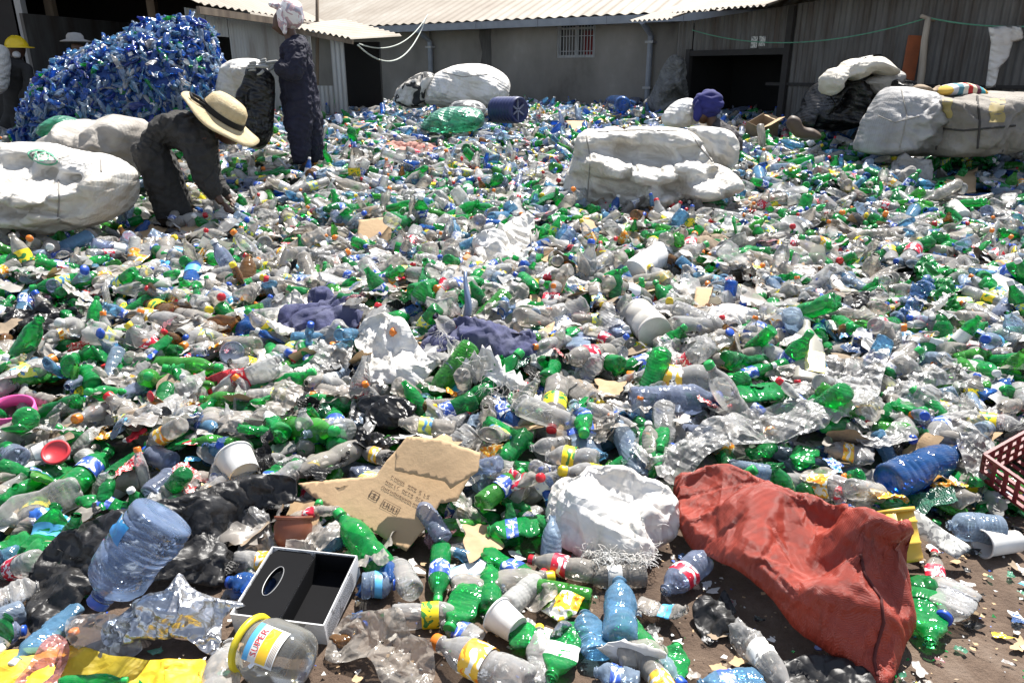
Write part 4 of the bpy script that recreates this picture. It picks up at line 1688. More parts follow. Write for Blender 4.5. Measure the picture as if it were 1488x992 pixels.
    for k in range(n): Fc.append((k, (k + 1) % n, n + (k + 1) % n, n + k))
    kid(mobj('hat_band', V, Fc, M_hole, None, True), root)
    mbb = MB().tube([M @ Vector((-.10, -.13, .05)), M @ Vector((-.2, -.15, .045)), M @ Vector((-.24, -.1, .05)), M @ Vector((-.17, -.09, .06)), M @ Vector((-.10, -.12, .055))], .012, 6)
    kid(mbb.build('band_bow', M_hole, None, True), root)
    LAND.append(('the bending worker', root.location.x, root.location.y))
    FOOT.append((root.location.x, Y, .28, 5))
    FOOT.append((atY(330, 295, Y).x, Y - .1, .1, 5))


def helmet_person():
    Y = 10.2
    g = J_(Y)
    root = empty('person', (atY(20, 180, Y).x, Y, H1(atY(20, 180, Y).x, Y)))
    tag(root, 'person in dark overalls and a yellow hard hat standing beside the blue mound', 'person')
    body = {'hip': g(22, 140, 0, .10), 'chest': g(24, 100, 0, .11), 'neck': g(24, 82, 0, .05), 'top': g(24, 66, 0, .08), 'ka': g(14, 178, 0, .05), 'kb': g(32, 178, 0, .05)}
    skin_mesh('body', body, [('hip', 'chest'), ('chest', 'neck'), ('neck', 'top'), ('hip', 'ka'), ('hip', 'kb')], M_skin, root, 'hip', 2)
    c = {'hip': g(22, 140, 0, .18), 'chest': g(24, 100, 0, .19), 'neck': g(24, 82, 0, .07), 'ka': g(12, 185, 0, .12), 'kb': g(32, 185, 0, .12), 'fa': g(12, 205, 0, .09), 'fb': g(34, 205, 0, .09),
         'sh': g(38, 98, -.1, .08), 'el': g(43, 125, -.15, .065), 'wr': g(30, 146, -.25, .05), 'sh2': g(6, 98, -.1, .08), 'el2': g(-4, 128, -.1, .065)}
    skin_mesh('overalls', c, [('hip', 'chest'), ('chest', 'neck'), ('hip', 'ka'), ('hip', 'kb'), ('ka', 'fa'), ('kb', 'fb'), ('chest', 'sh'), ('sh', 'el'), ('el', 'wr'), ('chest', 'sh2'), ('sh2', 'el2')], M_charcoal, root, 'hip', 3, bump=.015, seed=5)
    head_on(atY(24, 70, Y), .11, (.2, 1, -.1), M_skin, root)
    M_y = solid('yellow_helmet', (.85, .58, .02), .3)
    Ck = atY(25, 70, Y)
    prof = [(.0, .165), (.01, .165), (.018, .135), (.05, .13), (.09, .112), (.12, .08), (.138, .04), (.14, .003)]
    V, Fc = [], []
    n = 28
    for (z, r) in prof:
        for k in range(n):
            t = 2 * math.pi * k / n
            rr = r * (1 + (.25 * max(0, math.cos(t)) ** 3 if r > .14 else 0))
            rid = .012 * max(0, math.cos(2 * t)) ** 6 if z > .02 else 0
            V.append(Ck + Vector((rr * math.cos(t), rr * math.sin(t), z + rid)))
    for i in range(len(prof) - 1):
        for k in range(n): Fc.append((i * n + k, i * n + (k + 1) % n, (i + 1) * n + (k + 1) % n, (i + 1) * n + k))
    kid(mobj('hard_hat', V, Fc, M_y, None, True), root)
    skin_mesh('face_scarf', {'a': g(18, 79, -.06, .06), 'b': g(30, 80, -.06, .06)}, [('a', 'b')], M_white_sack2, root, 'a', 2)
    inflate('white_sack', [(-12, 72), (4, 66), (12, 82), (12, 110), (8, 132), (-10, 134)], Y - .35, .12, M_white_sack2, 'white sack slung over the shoulder of the helmeted worker', 'sack', amp=.03, freq=5, foot=False)


def hidden_person():
    Y = 9.9
    g = J_(Y)
    P = atY(110, 120, Y)
    root = empty('person', (P.x, Y, H1(P.x, Y)))
    tag(root, 'person behind the blue mound, only a pale brimmed hat showing', 'person')
    body = {'hip': g(112, 150, 0, .12), 'chest': g(112, 100, 0, .14), 'neck': g(112, 80, 0, .05), 'top': g(112, 62, 0, .08), 'ka': g(104, 200, 0, .07), 'kb': g(120, 200, 0, .07), 'sa': g(96, 98, 0, .07), 'ea': g(90, 130, 0, .05), 'sb': g(128, 98, 0, .07), 'eb': g(132, 130, 0, .05)}
    skin_mesh('body', body, [('hip', 'chest'), ('chest', 'neck'), ('neck', 'top'), ('hip', 'ka'), ('hip', 'kb'), ('chest', 'sa'), ('sa', 'ea'), ('chest', 'sb'), ('sb', 'eb')], M_skin, root, 'hip', 2)
    c = {k: (v[0] + Vector((0, 0, 0)), v[1] * 1.35, v[2] * 1.35) for k, v in body.items() if k != 'top'}
    skin_mesh('overalls', c, [('hip', 'chest'), ('chest', 'neck'), ('hip', 'ka'), ('hip', 'kb'), ('chest', 'sa'), ('sa', 'ea'), ('chest', 'sb'), ('sb', 'eb')], M_charcoal, root, 'hip', 2)
    mb = MB().lathe([(0, .17), (.008, .172), (.03, .10), (.07, .095), (.10, .07), (.11, .003)], 28, Matrix.Translation(atY(110, 61, Y)))
    kid(mb.build('brimmed_hat', solid('pale_felt', (.38, .36, .33), .9), None, True), root)


def seated():
    Y = 7.75
    g = J_(Y)
    root = empty('person', (atY(1040, 235, Y).x, Y, H1(atY(1040, 235, Y).x, Y)))
    tag(root, 'person in a grey shirt and blue turban sitting behind the big open white sack', 'person')
    body = {'hip': g(1066, 235, .05, .11), 'chest': g(1045, 195, 0, .11), 'neck': g(1034, 176, 0, .05), 'top': g(1024, 158, 0, .08), 'k': g(1010, 225, -.2, .07), 'f': g(1000, 262, -.1, .05), 'k2': g(1016, 225, .2, .07), 'f2': g(1005, 262, .2, .05)}
    skin_mesh('body', body, [('hip', 'chest'), ('chest', 'neck'), ('neck', 'top'), ('hip', 'k'), ('k', 'f'), ('hip', 'k2'), ('k2', 'f2')], M_skin, root, 'hip', 2)
    c = {'hip': g(1086, 240, .05, .19), 'mid': g(1074, 212, 0, .175, .17), 'chest': g(1056, 190, 0, .17, .18), 'neck': g(1036, 178, 0, .075), 'sh': g(1040, 192, -.16, .08), 'el': g(1046, 228, -.2, .065), 'wr': g(1015, 240, -.25, .05), 'sh2': g(1042, 192, .16, .08), 'el2': g(1040, 228, .2, .065),
         'k': g(1015, 232, -.15, .09), 'k2': g(1020, 232, .2, .09)}
    M_sh = solid('grey_shirt', (.075, .068, .072), .85, c2=(.055, .05, .052), nscale=5)
    wrinkle(skin_mesh('shirt', c, [('hip', 'mid'), ('mid', 'chest'), ('chest', 'neck'), ('chest', 'sh'), ('sh', 'el'), ('el', 'wr'), ('chest', 'sh2'), ('sh2', 'el2'), ('hip', 'k'), ('hip', 'k2')], M_sh, root, 'hip', 4, bump=.01, seed=6), .14, 12, bend=.1, pin_edge=False, pin_soft=.2)
    head_on(atY(1023, 163, Y), .098, (-.7, -.6, -.25), M_skin, root)
    M_tb = solid('blue_turban', (.012, .014, .10), .85, c2=(.022, .024, .16), nscale=6)
    Ck = atY(1029, 151, Y)
    rng = random.Random(3)
    V, Fc = [], []
    n, m = 64, 44
    for a_i in range(m + 1):
        a = math.pi * a_i / m
        for b_i in range(n):
            b = 2 * math.pi * b_i / n
            d = Vector((math.sin(a) * math.cos(b), math.sin(a) * math.sin(b), math.cos(a)))
            # wrapped bands crossing over each other
            t1 = (d.z + .45 * d.x) * 5.2
            t2 = (d.z - .55 * d.x + .2 * d.y) * 4.6
            r_ = 1 + .15 * max(abs(math.sin(t1)), abs(math.sin(t2 + 1))) - .11
            V.append(Ck + Vector((d.x * .150, d.y * .135, d.z * .135)) * r_)
    for a_i in range(m):
        for b_i in range(n): Fc.append((a_i * n + b_i, (a_i + 1) * n + b_i, (a_i + 1) * n + (b_i + 1) % n, a_i * n + (b_i + 1) % n))
    kid(mobj('turban', V, Fc, M_tb, None, True), root)
    blob('turban_end', Ck + Vector((-.115, -.075, -.06)), (.045, .035, .11), M_tb, root, None, .012, 16, 3, 24)
    FOOT.append((root.location.x, Y, .3, 5))
    LAND.append(('the worker in the blue turban', root.location.x, Y))


standing()
bending()
helmet_person()
hidden_person()
seated()
# ------------------------------------------------------------------ far and middle distance bulky things
def mound():
    """the blue mound: a core plus hundreds of crushed blue bottles on it"""
    Y = 8.6
    ol = [(56, 205), (54, 178), (62, 152), (66, 128), (86, 104), (104, 84), (132, 74), (158, 60), (190, 46), (212, 36), (240, 34), (266, 30), (284, 38), (292, 64), (302, 88), (314, 118), (322, 160), (330, 205), (330, 232), (180, 238), (52, 232)]
    core = inflate('packed_core', ol, Y, .8, solid('mound_core', (.02, .05, .2), .7, c2=(.04, .10, .32), nscale=25, bump=.8, bscale=30), None, None, amp=.11, freq=2.2, step=.08, squash=.6, foot=False, lean=.25)
    root = empty('blue_bottle_mound', (core.location.x, Y, H1(core.location.x, Y)))
    tag(root, 'tall mound of crushed blue bottles with a few green ones, in front of the dark open shed', 'bottle mound')
    root['kind'] = 'stuff'
    core.parent = root
    core.matrix_parent_inverse = Matrix.Translation(root.location).inverted()
    me = core.data
    me.calc_loop_triangles()
    C = np.array(core.location)
    V = np.array([tuple(v.co) for v in me.vertices]) + C
    T = np.array([tuple(t.vertices) for t in me.loop_triangles])
    a, b, c = V[T[:, 0]], V[T[:, 1]], V[T[:, 2]]
    nr = np.cross(b - a, c - a)
    ar = np.linalg.norm(nr, axis=1)
    nr /= ar[:, None] + 1e-9
    ctr = (a + b + c) / 3
    out = ctr - np.array([C[0], Y, V[:, 2].min() + .4])
    nr *= np.sign((nr * out).sum(1))[:, None]
    vis = (nr[:, 1] < .5) | (nr[:, 2] > .3)
    p = ar * vis
    p /= p.sum()
    rng = np.random.default_rng(21)
    n = 4300
    pick = rng.choice(len(T), n, p=p)
    u, v = rng.random(n), rng.random(n)
    u, v = np.where(u + v > 1, 1 - u, u), np.where(u + v > 1, 1 - v, v)
    pos = a[pick] + u[:, None] * (b - a)[pick] + v[:, None] * (c - a)[pick] + nr[pick] * rng.uniform(-.02, .07, n)[:, None]
    d = rng.normal(0, 1, (n, 3))
    d -= nr[pick] * ((d * nr[pick]).sum(1) * .7)[:, None]
    d /= np.linalg.norm(d, axis=1)[:, None]
    cols = rng.choice(['blue', 'sky_blue', 'pale_blue', 'clear', 'green', 'blue2'], n, p=[.34, .22, .26, .07, .03, .08])
    items = []
    for i in range(n):
        cname = cols[i]
        if cname == 'blue2': cname = 'deep_blue'
        items.append(dict(P=pos[i], d=d[i], L=rng.uniform(.12, .21), R=rng.uniform(.022, .034), kind='soda', var=int(rng.choice([2, 3, 4, 5, 6])), col=cname, cap='blue' if rng.random() < .15 else None,
                          lab=None if rng.random() < .85 else 'white', roll=rng.uniform(0, 6.28), x=nr[pick[i]]))
    bulk('mound_surface', items, 1, None, None, parent=root)
    LAND.append(('the blue mound', float(C[0]), Y - .5))


PETS['deep_blue'] = ((.05, .16, .70), (.012, .06, .42), .5, .45)


def bulk(name, items, lod, label, cat, parent=None, group=None):
    """one mesh from many low bottles"""
    body = ['green', 'dark_green', 'lime', 'clear', 'dusty', 'pale_blue', 'blue', 'sky_blue', 'violet', 'amber', 'milky', 'deep_blue']
    caps, labs = list(CAPC), list(LABC)
    used = set()
    for it in items:
        used.add('b' + it['col'])
        if it['cap']: used.add('c' + it['cap'])
        if it['lab']: used.add('l' + it['lab'])
    slots = [('b' + k) for k in body if 'b' + k in used] + ['c' + k for k in caps if 'c' + k in used] + ['l' + k for k in labs if 'l' + k in used]
    mats = [P_(k[1:], True) if k[0] == 'b' else (cap_mat(k[1:]) if k[0] == 'c' else lab_mat(k[1:], True)) for k in slots]
    idx = {k: i for i, k in enumerate(slots)}
    VV, QQ, MI = [], [], []
    off = 0
    groups = {}
    for it in items:
        groups.setdefault((it['kind'], it['var'], it.get('lod', lod)), []).append(it)
    for (kind, var, ld), its in groups.items():
        pr = proto(kind, var, 12 if ld == 1 else 7, ld)
        n = len(its)
        P = np.array([np.array(it['P']) for it in its])
        Z = np.array([it['d'] for it in its])
        U = np.array([it.get('x', (0, 0, 1)) for it in its], float)
        X = U - Z * (U * Z).sum(1)[:, None]
        X /= np.linalg.norm(X, axis=1)[:, None] + 1e-9
        Yv = np.cross(Z, X)
        ro = np.array([it['roll'] for it in its])
        X2 = X * np.cos(ro)[:, None] + Yv * np.sin(ro)[:, None]
        Y2 = -X * np.sin(ro)[:, None] + Yv * np.cos(ro)[:, None]
        s = np.array([it['R'] for it in its]) / KIND[kind][1]
        L = np.array([it['L'] for it in its])
        for what in ('body', 'cap', 'lab'):
            V, q = getattr(pr, what)
            if what == 'body': sel = np.arange(n)
            elif what == 'cap': sel = np.array([i for i in range(n) if its[i]['cap']], int)
            else: sel = np.array([i for i in range(n) if its[i]['lab']], int)
            if len(sel) == 0: continue
            V = np.asarray(V)
            W = (P[sel][:, None] + X2[sel][:, None] * (V[None, :, 0:1] * s[sel][:, None, None]) + Y2[sel][:, None] * (V[None, :, 1:2] * s[sel][:, None, None])
                 + Z[sel][:, None] * ((V[None, :, 2:3] - .5) * L[sel][:, None, None]))
            Q = np.array(q)
            QQ.append((Q[None] + (np.arange(len(sel)) * len(V))[:, None, None] + off).reshape(-1, 4))
            VV.append(W.reshape(-1, 3))
            off += len(sel) * len(V)
            key = {'body': 'b', 'cap': 'c', 'lab': 'l'}[what]
            fld = {'body': 'col', 'cap': 'cap', 'lab': 'lab'}[what]
            MI.append(np.repeat([idx[key + its[i][fld]] for i in sel], len(Q)))
    V = np.concatenate(VV)
    Q = np.concatenate(QQ)
    mi = np.concatenate(MI)
    return raw_mesh(name, V, Q, mi, mats, label, cat, parent, group)


def raw_mesh(name, V, Q, mi, mats, label, cat, parent=None, group=None, smooth=True):
    tri = Q[:, 2] == Q[:, 3]
    me = bpy.data.meshes.new(name)
    me.vertices.add(len(V))
    me.vertices.foreach_set('co', V.astype(np.float32).ravel())
    cnt = np.where(tri, 3, 4)
    start = np.concatenate([[0], np.cumsum(cnt)[:-1]])
    keep = np.ones((len(Q), 4), bool)
    keep[:, 3] = ~tri
    flat = Q[keep]
    me.loops.add(len(flat))
    me.loops.foreach_set('vertex_index', flat.astype(np.int32))
    me.polygons.add(len(Q))
    me.polygons.foreach_set('loop_start', start.astype(np.int32))
    me.polygons.foreach_set('loop_total', cnt.astype(np.int32))
    me.polygons.foreach_set('material_index', mi.astype(np.int32))
    if smooth: me.polygons.foreach_set('use_smooth', np.ones(len(Q), bool))
    for m in mats: me.materials.append(m)
    me.update(calc_edges=True)
    o = bpy.data.objects.new(name, me)
    link(o, parent)
    if parent: o.matrix_parent_inverse = Matrix.Translation(parent.location).inverted()
    if label:
        tag(o, label, cat, group, 'stuff')
    return o


mound()

# big sacks and bales
def crumbs_on(o):
    pass


inflate('woven_sack', [(824, 292), (820, 270), (830, 240), (838, 202), (848, 190), (880, 186), (930, 183), (975, 184), (1000, 188), (1014, 204), (1024, 230), (1034, 238), (1046, 241), (1058, 256), (1056, 274), (1036, 279), (1010, 283), (985, 290), (950, 300), (915, 306), (870, 304)], 6.45, .30,
        M_white_sack, 'big open white woven sack slumped in front of the worker in the blue turban', 'sack', amp=.045, freq=3.4, step=.02, seed=4, land='the big open white sack', squash=.2, sharp=.85, wr=(.13, 16, .05, .14),
        relief=[(850, 190, .02), (920, 187, .02), (990, 190, .04), (868, 208, -.02), (905, 215, -.10), (945, 216, -.10), (990, 212, -.04), (1015, 222, .08), (848, 226, .20), (880, 238, .30), (915, 249, .34), (950, 249, .34), (985, 240, .30), (1025, 230, .22),
                (872, 262, .04), (900, 264, .06), (925, 272, .26), (862, 290, .10), (905, 286, .22), (945, 284, .36), (958, 262, .12), (1000, 270, .40), (1050, 256, .36), (1030, 242, .10), (900, 304, .04), (980, 292, .16), (1050, 280, .24), (830, 262, -.05), (836, 220, -.05)])
inflate('woven_sack', [(1000, 186), (1030, 184), (1062, 190), (1072, 206), (1070, 232), (1058, 246), (1030, 240), (1012, 215)], 6.75, .16, M_white_sack, 'off white sack leaning between the turbaned worker and the big open sack', 'sack', amp=.05, freq=4, seed=6, foot=False, wr=(.17, 18, .06, .12), step=.022)
sb = inflate('woven_sack', [(-40, 214), (0, 209), (38, 206), (60, 211), (84, 218), (144, 228), (180, 246), (184, 262), (180, 290), (168, 316), (136, 328), (104, 334), (84, 324), (60, 308), (20, 302), (-40, 300)], 5.2, .30,
             M_white_sack, 'big white woven sack with an open mouth and faded green print, near the bending worker', 'sack', amp=.04, freq=3.4, step=.016, seed=9, land='the sack with green print', squash=.22, sharp=.85, wr=(.13, 16, .05, .14),
             relief=[(-20, 218, .0), (40, 212, .0), (90, 224, .0), (140, 234, .02), (165, 244, .04), (20, 222, -.04), (60, 230, -.10), (100, 245, -.16), (140, 252, -.12), (-20, 234, .26), (20, 238, .30), (60, 250, .32), (90, 259, .34), (116, 268, .34), (150, 262, .30), (178, 252, .18),
                     (10, 262, .14), (50, 272, .16), (100, 286, .18), (145, 282, .24), (0, 285, .34), (50, 292, .36), (90, 306, .36), (130, 300, .30), (165, 290, .2), (20, 300, .10), (90, 325, .10), (140, 320, .14), (172, 275, .16)])
# faded green print on the sack
def sack_print(host):
    P = atY(62, 232, 5.0)
    V, Fc = [], []
    dg = bpy.context.evaluated_depsgraph_get(); dg.update()
    from mathutils.bvhtree import BVHTree
    bv = BVHTree.FromPolygons([v.co + host.location for v in host.data.vertices], [tuple(p.vertices) for p in host.data.polygons])
    def proj(px, py):
        d = Vector(tuple(ray(px, py))).normalized()
        h = bv.ray_cast(Vector((0, 0, CAMZ)), d)
        return h[0] - d * .008 if h[0] else atY(px, py, 5.0)
    def strip(pts, w):
        for i in range(len(pts) - 1):
            (x0, y0), (x1, y1) = pts[i], pts[i + 1]
            L = math.hypot(x1 - x0, y1 - y0) + 1e-6
            nx, ny = -(y1 - y0) / L * w, (x1 - x0) / L * w
            k = len(V)
            V.extend([proj(x0 + nx, y0 + ny), proj(x1 + nx, y1 + ny), proj(x1 - nx, y1 - ny), proj(x0 - nx, y0 - ny)])
            Fc.append((k, k + 1, k + 2, k + 3))
    ring = [(62 + 21 * math.cos(t), 229 + 9.5 * math.sin(t) + 5 * math.cos(t)) for t in [i * math.pi / 10 for i in range(21)]]
    strip(ring, 1.2)
    lets = {'K': [[(0, 0), (0, 4)], [(3, 0), (0, 2), (3, 4)]], 'A': [[(0, 4), (1.5, 0), (3, 4)], [(.7, 2.6), (2.3, 2.6)]], 'O': [[(0, 0), (3, 0), (3, 4), (0, 4), (0, 0)]], 'C': [[(3, 0), (0, 0), (0, 4), (3, 4)]]}
    for i, ch in enumerate('ACA'):
        for st in lets[ch]:
            strip([(49 + i * 9 + x * 2.0, 221 + y * 2.5 + i * 2.2) for x, y in st], .8)
    mobj('green_print', [v - host.location for v in V], Fc, solid('faded_green_ink', (.10, .36, .22), .8), host, False)
sack_print(sb)
inflate('woven_sack', [(-30, 312), (0, 316), (25, 322), (42, 336), (36, 352), (10, 358), (-30, 362)], 4.95, .22, M_white_sack, 'low white sack bulging under the sack with the green print', 'sack', amp=.05, freq=4, seed=12, wr=(.17, 18, .06, .12), step=.022)
inflate('grey_sack', [(60, 212), (72, 198), (100, 190), (108, 172), (135, 176), (165, 166), (196, 172), (208, 195), (202, 235), (196, 262), (165, 270), (110, 262), (70, 245)], 6.25, .38, solid('dull_sack', (.46, .43, .38), .7, c2=(.22, .19, .16), nscale=2.5, bump=.4, bscale=10, weave=.2, cr=True),
        'dusty grey sack heaped behind the bending worker', 'sack', amp=.10, freq=2.8, seed=14, squash=.5, wr=(.17, 18, .06, .12), step=.022)
inflate('plastic_bag', [(60, 188), (72, 172), (92, 168), (112, 176), (118, 192), (100, 200), (72, 202)], 6.2, .14, M_film_g, 'pale green plastic bag lying on the dusty grey sack', 'plastic bag', amp=.04, freq=6, seed=15, foot=False, wr=(.14, 14, .05, .15), step=.014)
inflate('woven_sack', [(318, 150), (322, 104), (330, 90), (352, 85), (380, 88), (384, 110), (372, 140), (350, 158)], 8.4, .25, M_white_sack, 'white sack standing between the blue mound and the standing worker', 'sack', amp=.06, freq=4, seed=16, wr=(.17, 18, .06, .12), step=.025)
inflate('woven_sack', [(620, 152), (616, 135), (628, 112), (648, 98), (675, 93), (705, 94), (730, 106), (741, 122), (738, 146), (722, 156), (670, 160)], 11.6, .55, M_white_sack2,
        'round bright white bulging sack against the grey building wall', 'sack', amp=.07, freq=3, step=.035, seed=17, land='the round white sack by the wall', wr=(.17, 18, .06, .12))
inflate('woven_sack', [(574, 150), (576, 130), (590, 118), (606, 108), (622, 104), (634, 112), (628, 134), (620, 152), (600, 158)], 11.4, .25, printed('striped_tarp', [(.60, .58, .54), (.5, .47, .42), (.03, .03, .03)], 5, .8),
        'crumpled white and black tarp bundle beside the round white sack', 'tarp', amp=.09, freq=5, step=.03, seed=18, wr=(.2, 14, .2, .1))
inflate('plastic_bag', [(612, 188), (620, 172), (640, 158), (672, 155), (698, 160), (704, 176), (694, 188), (650, 194)], 9.6, .25, M_film_g, 'see-through green plastic bag lying below the round white sack', 'plastic bag', amp=.06, freq=5, step=.026, seed=19, land='the green plastic bag', wr=(.2, 14, .1, .1))
inflate('plastic_bag', [(650, 165), (660, 148), (690, 146), (706, 156), (700, 170), (672, 172)], 10.4, .2, M_film, 'clear plastic bag between the round white sack and the green bag', 'plastic bag', amp=.05, freq=6, seed=20, wr=(.2, 14, .1, .1), step=.026)
inflate('netting_pile', [(935, 160), (944, 140), (955, 118), (966, 92), (978, 80), (990, 86), (996, 120), (998, 160), (965, 166)], 12.0, .35, M_net_grey, 'grey heap of tangled netting against the end of the tin shed', 'netting', amp=.13, freq=5, step=.03, seed=21, sharp=.9, wr=(.25, 14, .1, .1))
inflate('white_cloth', [(962, 178), (968, 160), (985, 146), (1005, 143), (1018, 156), (1016, 176), (1000, 184), (975, 186)], 7.95, .18, M_white_sack2, 'white bag next to the worker in the blue turban', 'bag', amp=.06, freq=5, seed=22, foot=False, wr=(.17, 18, .06, .12), step=.02)
# right side junk, bales
inflate('junk_bags', [(1164, 186), (1172, 160), (1186, 136), (1200, 118), (1226, 108), (1258, 106), (1290, 104), (1310, 116), (1300, 150), (1262, 176), (1220, 190)], 8.9, .5, M_black_bag, 'heap of glossy black bags under the pale tarp by the tin shed', 'black bags', amp=.13, freq=4, step=.026, seed=23, sharp=.9, wr=(.25, 14, .2, .08))
inflate('pale_tarp', [(1196, 130), (1193, 112), (1206, 101), (1222, 97), (1236, 87), (1262, 85), (1276, 82), (1290, 90), (1295, 104), (1280, 113), (1262, 108), (1244, 119), (1226, 115), (1216, 128), (1205, 140)], 8.5, .2, solid('pale_tarp', (.60, .56, .48), .7, c2=(.45, .41, .34), nscale=3, bump=.4, bscale=12, cr=True), 'folded pale tarp on top of the glossy black bags', 'tarp', amp=.08, freq=4, seed=24, sharp=.85, foot=False, wr=(.25, 14, .2, .08), step=.02)
inflate('grey_sack', [(1254, 118), (1290, 104), (1312, 104), (1312, 128), (1300, 142), (1276, 138), (1262, 128)], 8.45, .15, M_grey_sack, 'dark grey sack beside the folded pale tarp', 'sack', amp=.05, freq=5, seed=25, foot=False, wr=(.17, 18, .06, .12), step=.02)
inflate('sheet_metal_scrap', [(1222, 96), (1250, 84), (1282, 79), (1262, 88), (1236, 94)], 8.75, .05, M_tin, 'crumpled grey sheet poking above the pale tarp', 'scrap', amp=.03, freq=6, seed=26, foot=False)
inflate('woven_sack', [(1254, 222), (1262, 195), (1276, 160), (1296, 132), (1318, 126), (1344, 134), (1350, 170), (1348, 205), (1335, 226), (1296, 226)], 7.3, .42, solid('silver_sack', (.36, .355, .35), .6, c2=(.22, .205, .19), nscale=2.5, bump=.45, bscale=9, weave=.2, cr=True),
        'tall pale grey sack at the near end of the long bale', 'sack', amp=.10, freq=3, seed=27, squash=.28, wr=(.18, 16, .06, .12), step=.022)
bale = inflate('woven_bale', [(1340, 226), (1342, 180), (1338, 142), (1360, 137), (1400, 138), (1450, 134), (1500, 136), (1560, 140), (1560, 215), (1480, 218), (1420, 222)], 7.15, .5, solid('bale_cover', (.27, .245, .21), .75, c2=(.13, .112, .092), nscale=2.2, bump=.45, bscale=8, weave=.2, detail=7, cr=True),
               'long grey brown woven bale with ochre tape patches at the edge of the heap', 'bale', amp=.07, freq=3, seed=28, squash=.18, land='the long grey bale', wr=(.18, 16, .06, .12), step=.028)
M_tape = solid('ochre_patch', (.36, .28, .10), .7, c2=(.28, .21, .08), nscale=8)
def patch(host, poly, nm, mat, lift=.006):
    from mathutils.bvhtree import BVHTree
    bv = BVHTree.FromPolygons([v.co + host.location for v in host.data.vertices], [tuple(p.vertices) for p in host.data.polygons])
    (x0, y0), (x1, y1) = poly
    n, m = 6, 10
    V, Fc = [], []
    for j in range(m + 1):
        for i in range(n + 1):
            px, py = x0 + (x1 - x0) * i / n + 1.5 * math.sin(j), y0 + (y1 - y0) * j / m
            d = Vector(tuple(ray(px, py))).normalized()
            h = bv.ray_cast(Vector((0, 0, CAMZ)), d)
            p = (h[0] - d * lift) if h[0] else atY(px, py, host.location.y)
            V.append(p - host.location)
    for j in range(m):
        for i in range(n): Fc.append((j * (n + 1) + i, j * (n + 1) + i + 1, (j + 1) * (n + 1) + i + 1, (j + 1) * (n + 1) + i))
    return mobj(nm, V, Fc, mat, host, True)
patch(bale, [(1368, 143), (1383, 172)], 'tape_patch', M_tape)
patch(bale, [(1438, 143), (1460, 178)], 'tape_patch', M_tape)


def seam_on(host, pts, r, mat, nm='seam'):
    from mathutils.bvhtree import BVHTree
    bv = BVHTree.FromPolygons([v.co + host.location for v in host.data.vertices], [tuple(p.vertices) for p in host.data.polygons])
    out = []
    for (x0, y0), (x1, y1) in zip(pts[:-1], pts[1:]):
        for k in range(10):
            d = Vector(tuple(ray(x0 + (x1 - x0) * k / 10, y0 + (y1 - y0) * k / 10))).normalized()
            h = bv.ray_cast(Vector((0, 0, CAMZ)), d)
            if h[0] and (not out or (h[0] - host.location - out[-1]).length < .25): out.append(h[0] - host.location - d * r * .3)
    if len(out) > 3:
        mb = MB().tube(out, r, 6)
        mobj(nm, mb.V, mb.F, mat, host, True)


M_seam = solid('grey_stitching', (.30, .28, .25), .8)
M_rope = solid('dark_rope', (.05, .045, .04), .9)
sacks = {o.get('label', ''): o for o in bpy.data.objects if o.get('category') in ('sack', 'bale')}
for key, lines in (('big white woven sack', [[(85, 262), (86, 290), (84, 322)], [(146, 232), (147, 252)]]),
                   ('big open white', [[(852, 196), (858, 232), (852, 300)], [(1002, 192), (1018, 215), (1040, 240)], [(868, 192), (930, 189), (990, 191)]]),
                   ('tall pale grey', [[(1276, 168), (1300, 178), (1340, 168)], [(1310, 130), (1318, 170), (1306, 220)]]),
                   ('round bright white', [[(640, 104), (672, 112), (712, 108)]])):
    for lb, o in sacks.items():
        if lb.startswith(key):
            for ln in lines: seam_on(o, ln, .006, M_seam)
for ln in ([(1362, 140), (1366, 180), (1360, 222)], [(1420, 140), (1424, 178), (1420, 220)], [(1344, 184), (1400, 190), (1484, 182)]): seam_on(bale, ln, .010, M_rope, 'rope')
# striped bundle on the bale
def stripe_bundle():
    m, n, l = new_mat('striped_textile')
    out = N(n, 'ShaderNodeOutputMaterial'); p = N(n, 'ShaderNodeBsdfPrincipled'); p.inputs['Roughness'].default_value = .9
    tc = N(n, 'ShaderNodeTexCoord'); sp = N(n, 'ShaderNodeSeparateXYZ'); l.new(tc.outputs['Generated'], sp.inputs[0])
    r = ramp(n, l, sp.outputs['X'], [(0, (.7, .45, .08)), (.14, (.55, .56, .6)), (.25, (.1, .25, .3)), (.36, (.75, .72, .6)), (.46, (.5, .03, .03)), (.55, (.7, .6, .4)), (.64, (.12, .03, .05)), (.74, (.05, .3, .35)), (.84, (.7, .35, .05)), (.93, (.05, .06, .2))], 'CONSTANT')
    l.new(r.outputs[0], p.inputs['Base Color']); l.new(p.outputs[0], out.inputs[0])
    inflate('striped_bundle', [(1366, 138), (1370, 126), (1385, 121), (1408, 121), (1424, 128), (1428, 138), (1400, 142)], 7.35, .13, m, 'bundle of brightly striped cloth lying on the long bale', 'textile bundle', amp=.012, freq=6, foot=False, wr=(.15, 10, .2, .2), step=.015)
    inflate('rolled_cloth', [(1326, 134), (1330, 124), (1342, 123), (1356, 128), (1366, 124), (1368, 132), (1352, 138), (1336, 140)], 7.45, .07, M_card_old, 'rolled tan cloth between the wooden pole and the striped bundle', 'cloth roll', amp=.02, freq=8, foot=False, wr=(.15, 10, .2, .2), step=.015)
stripe_bundle()

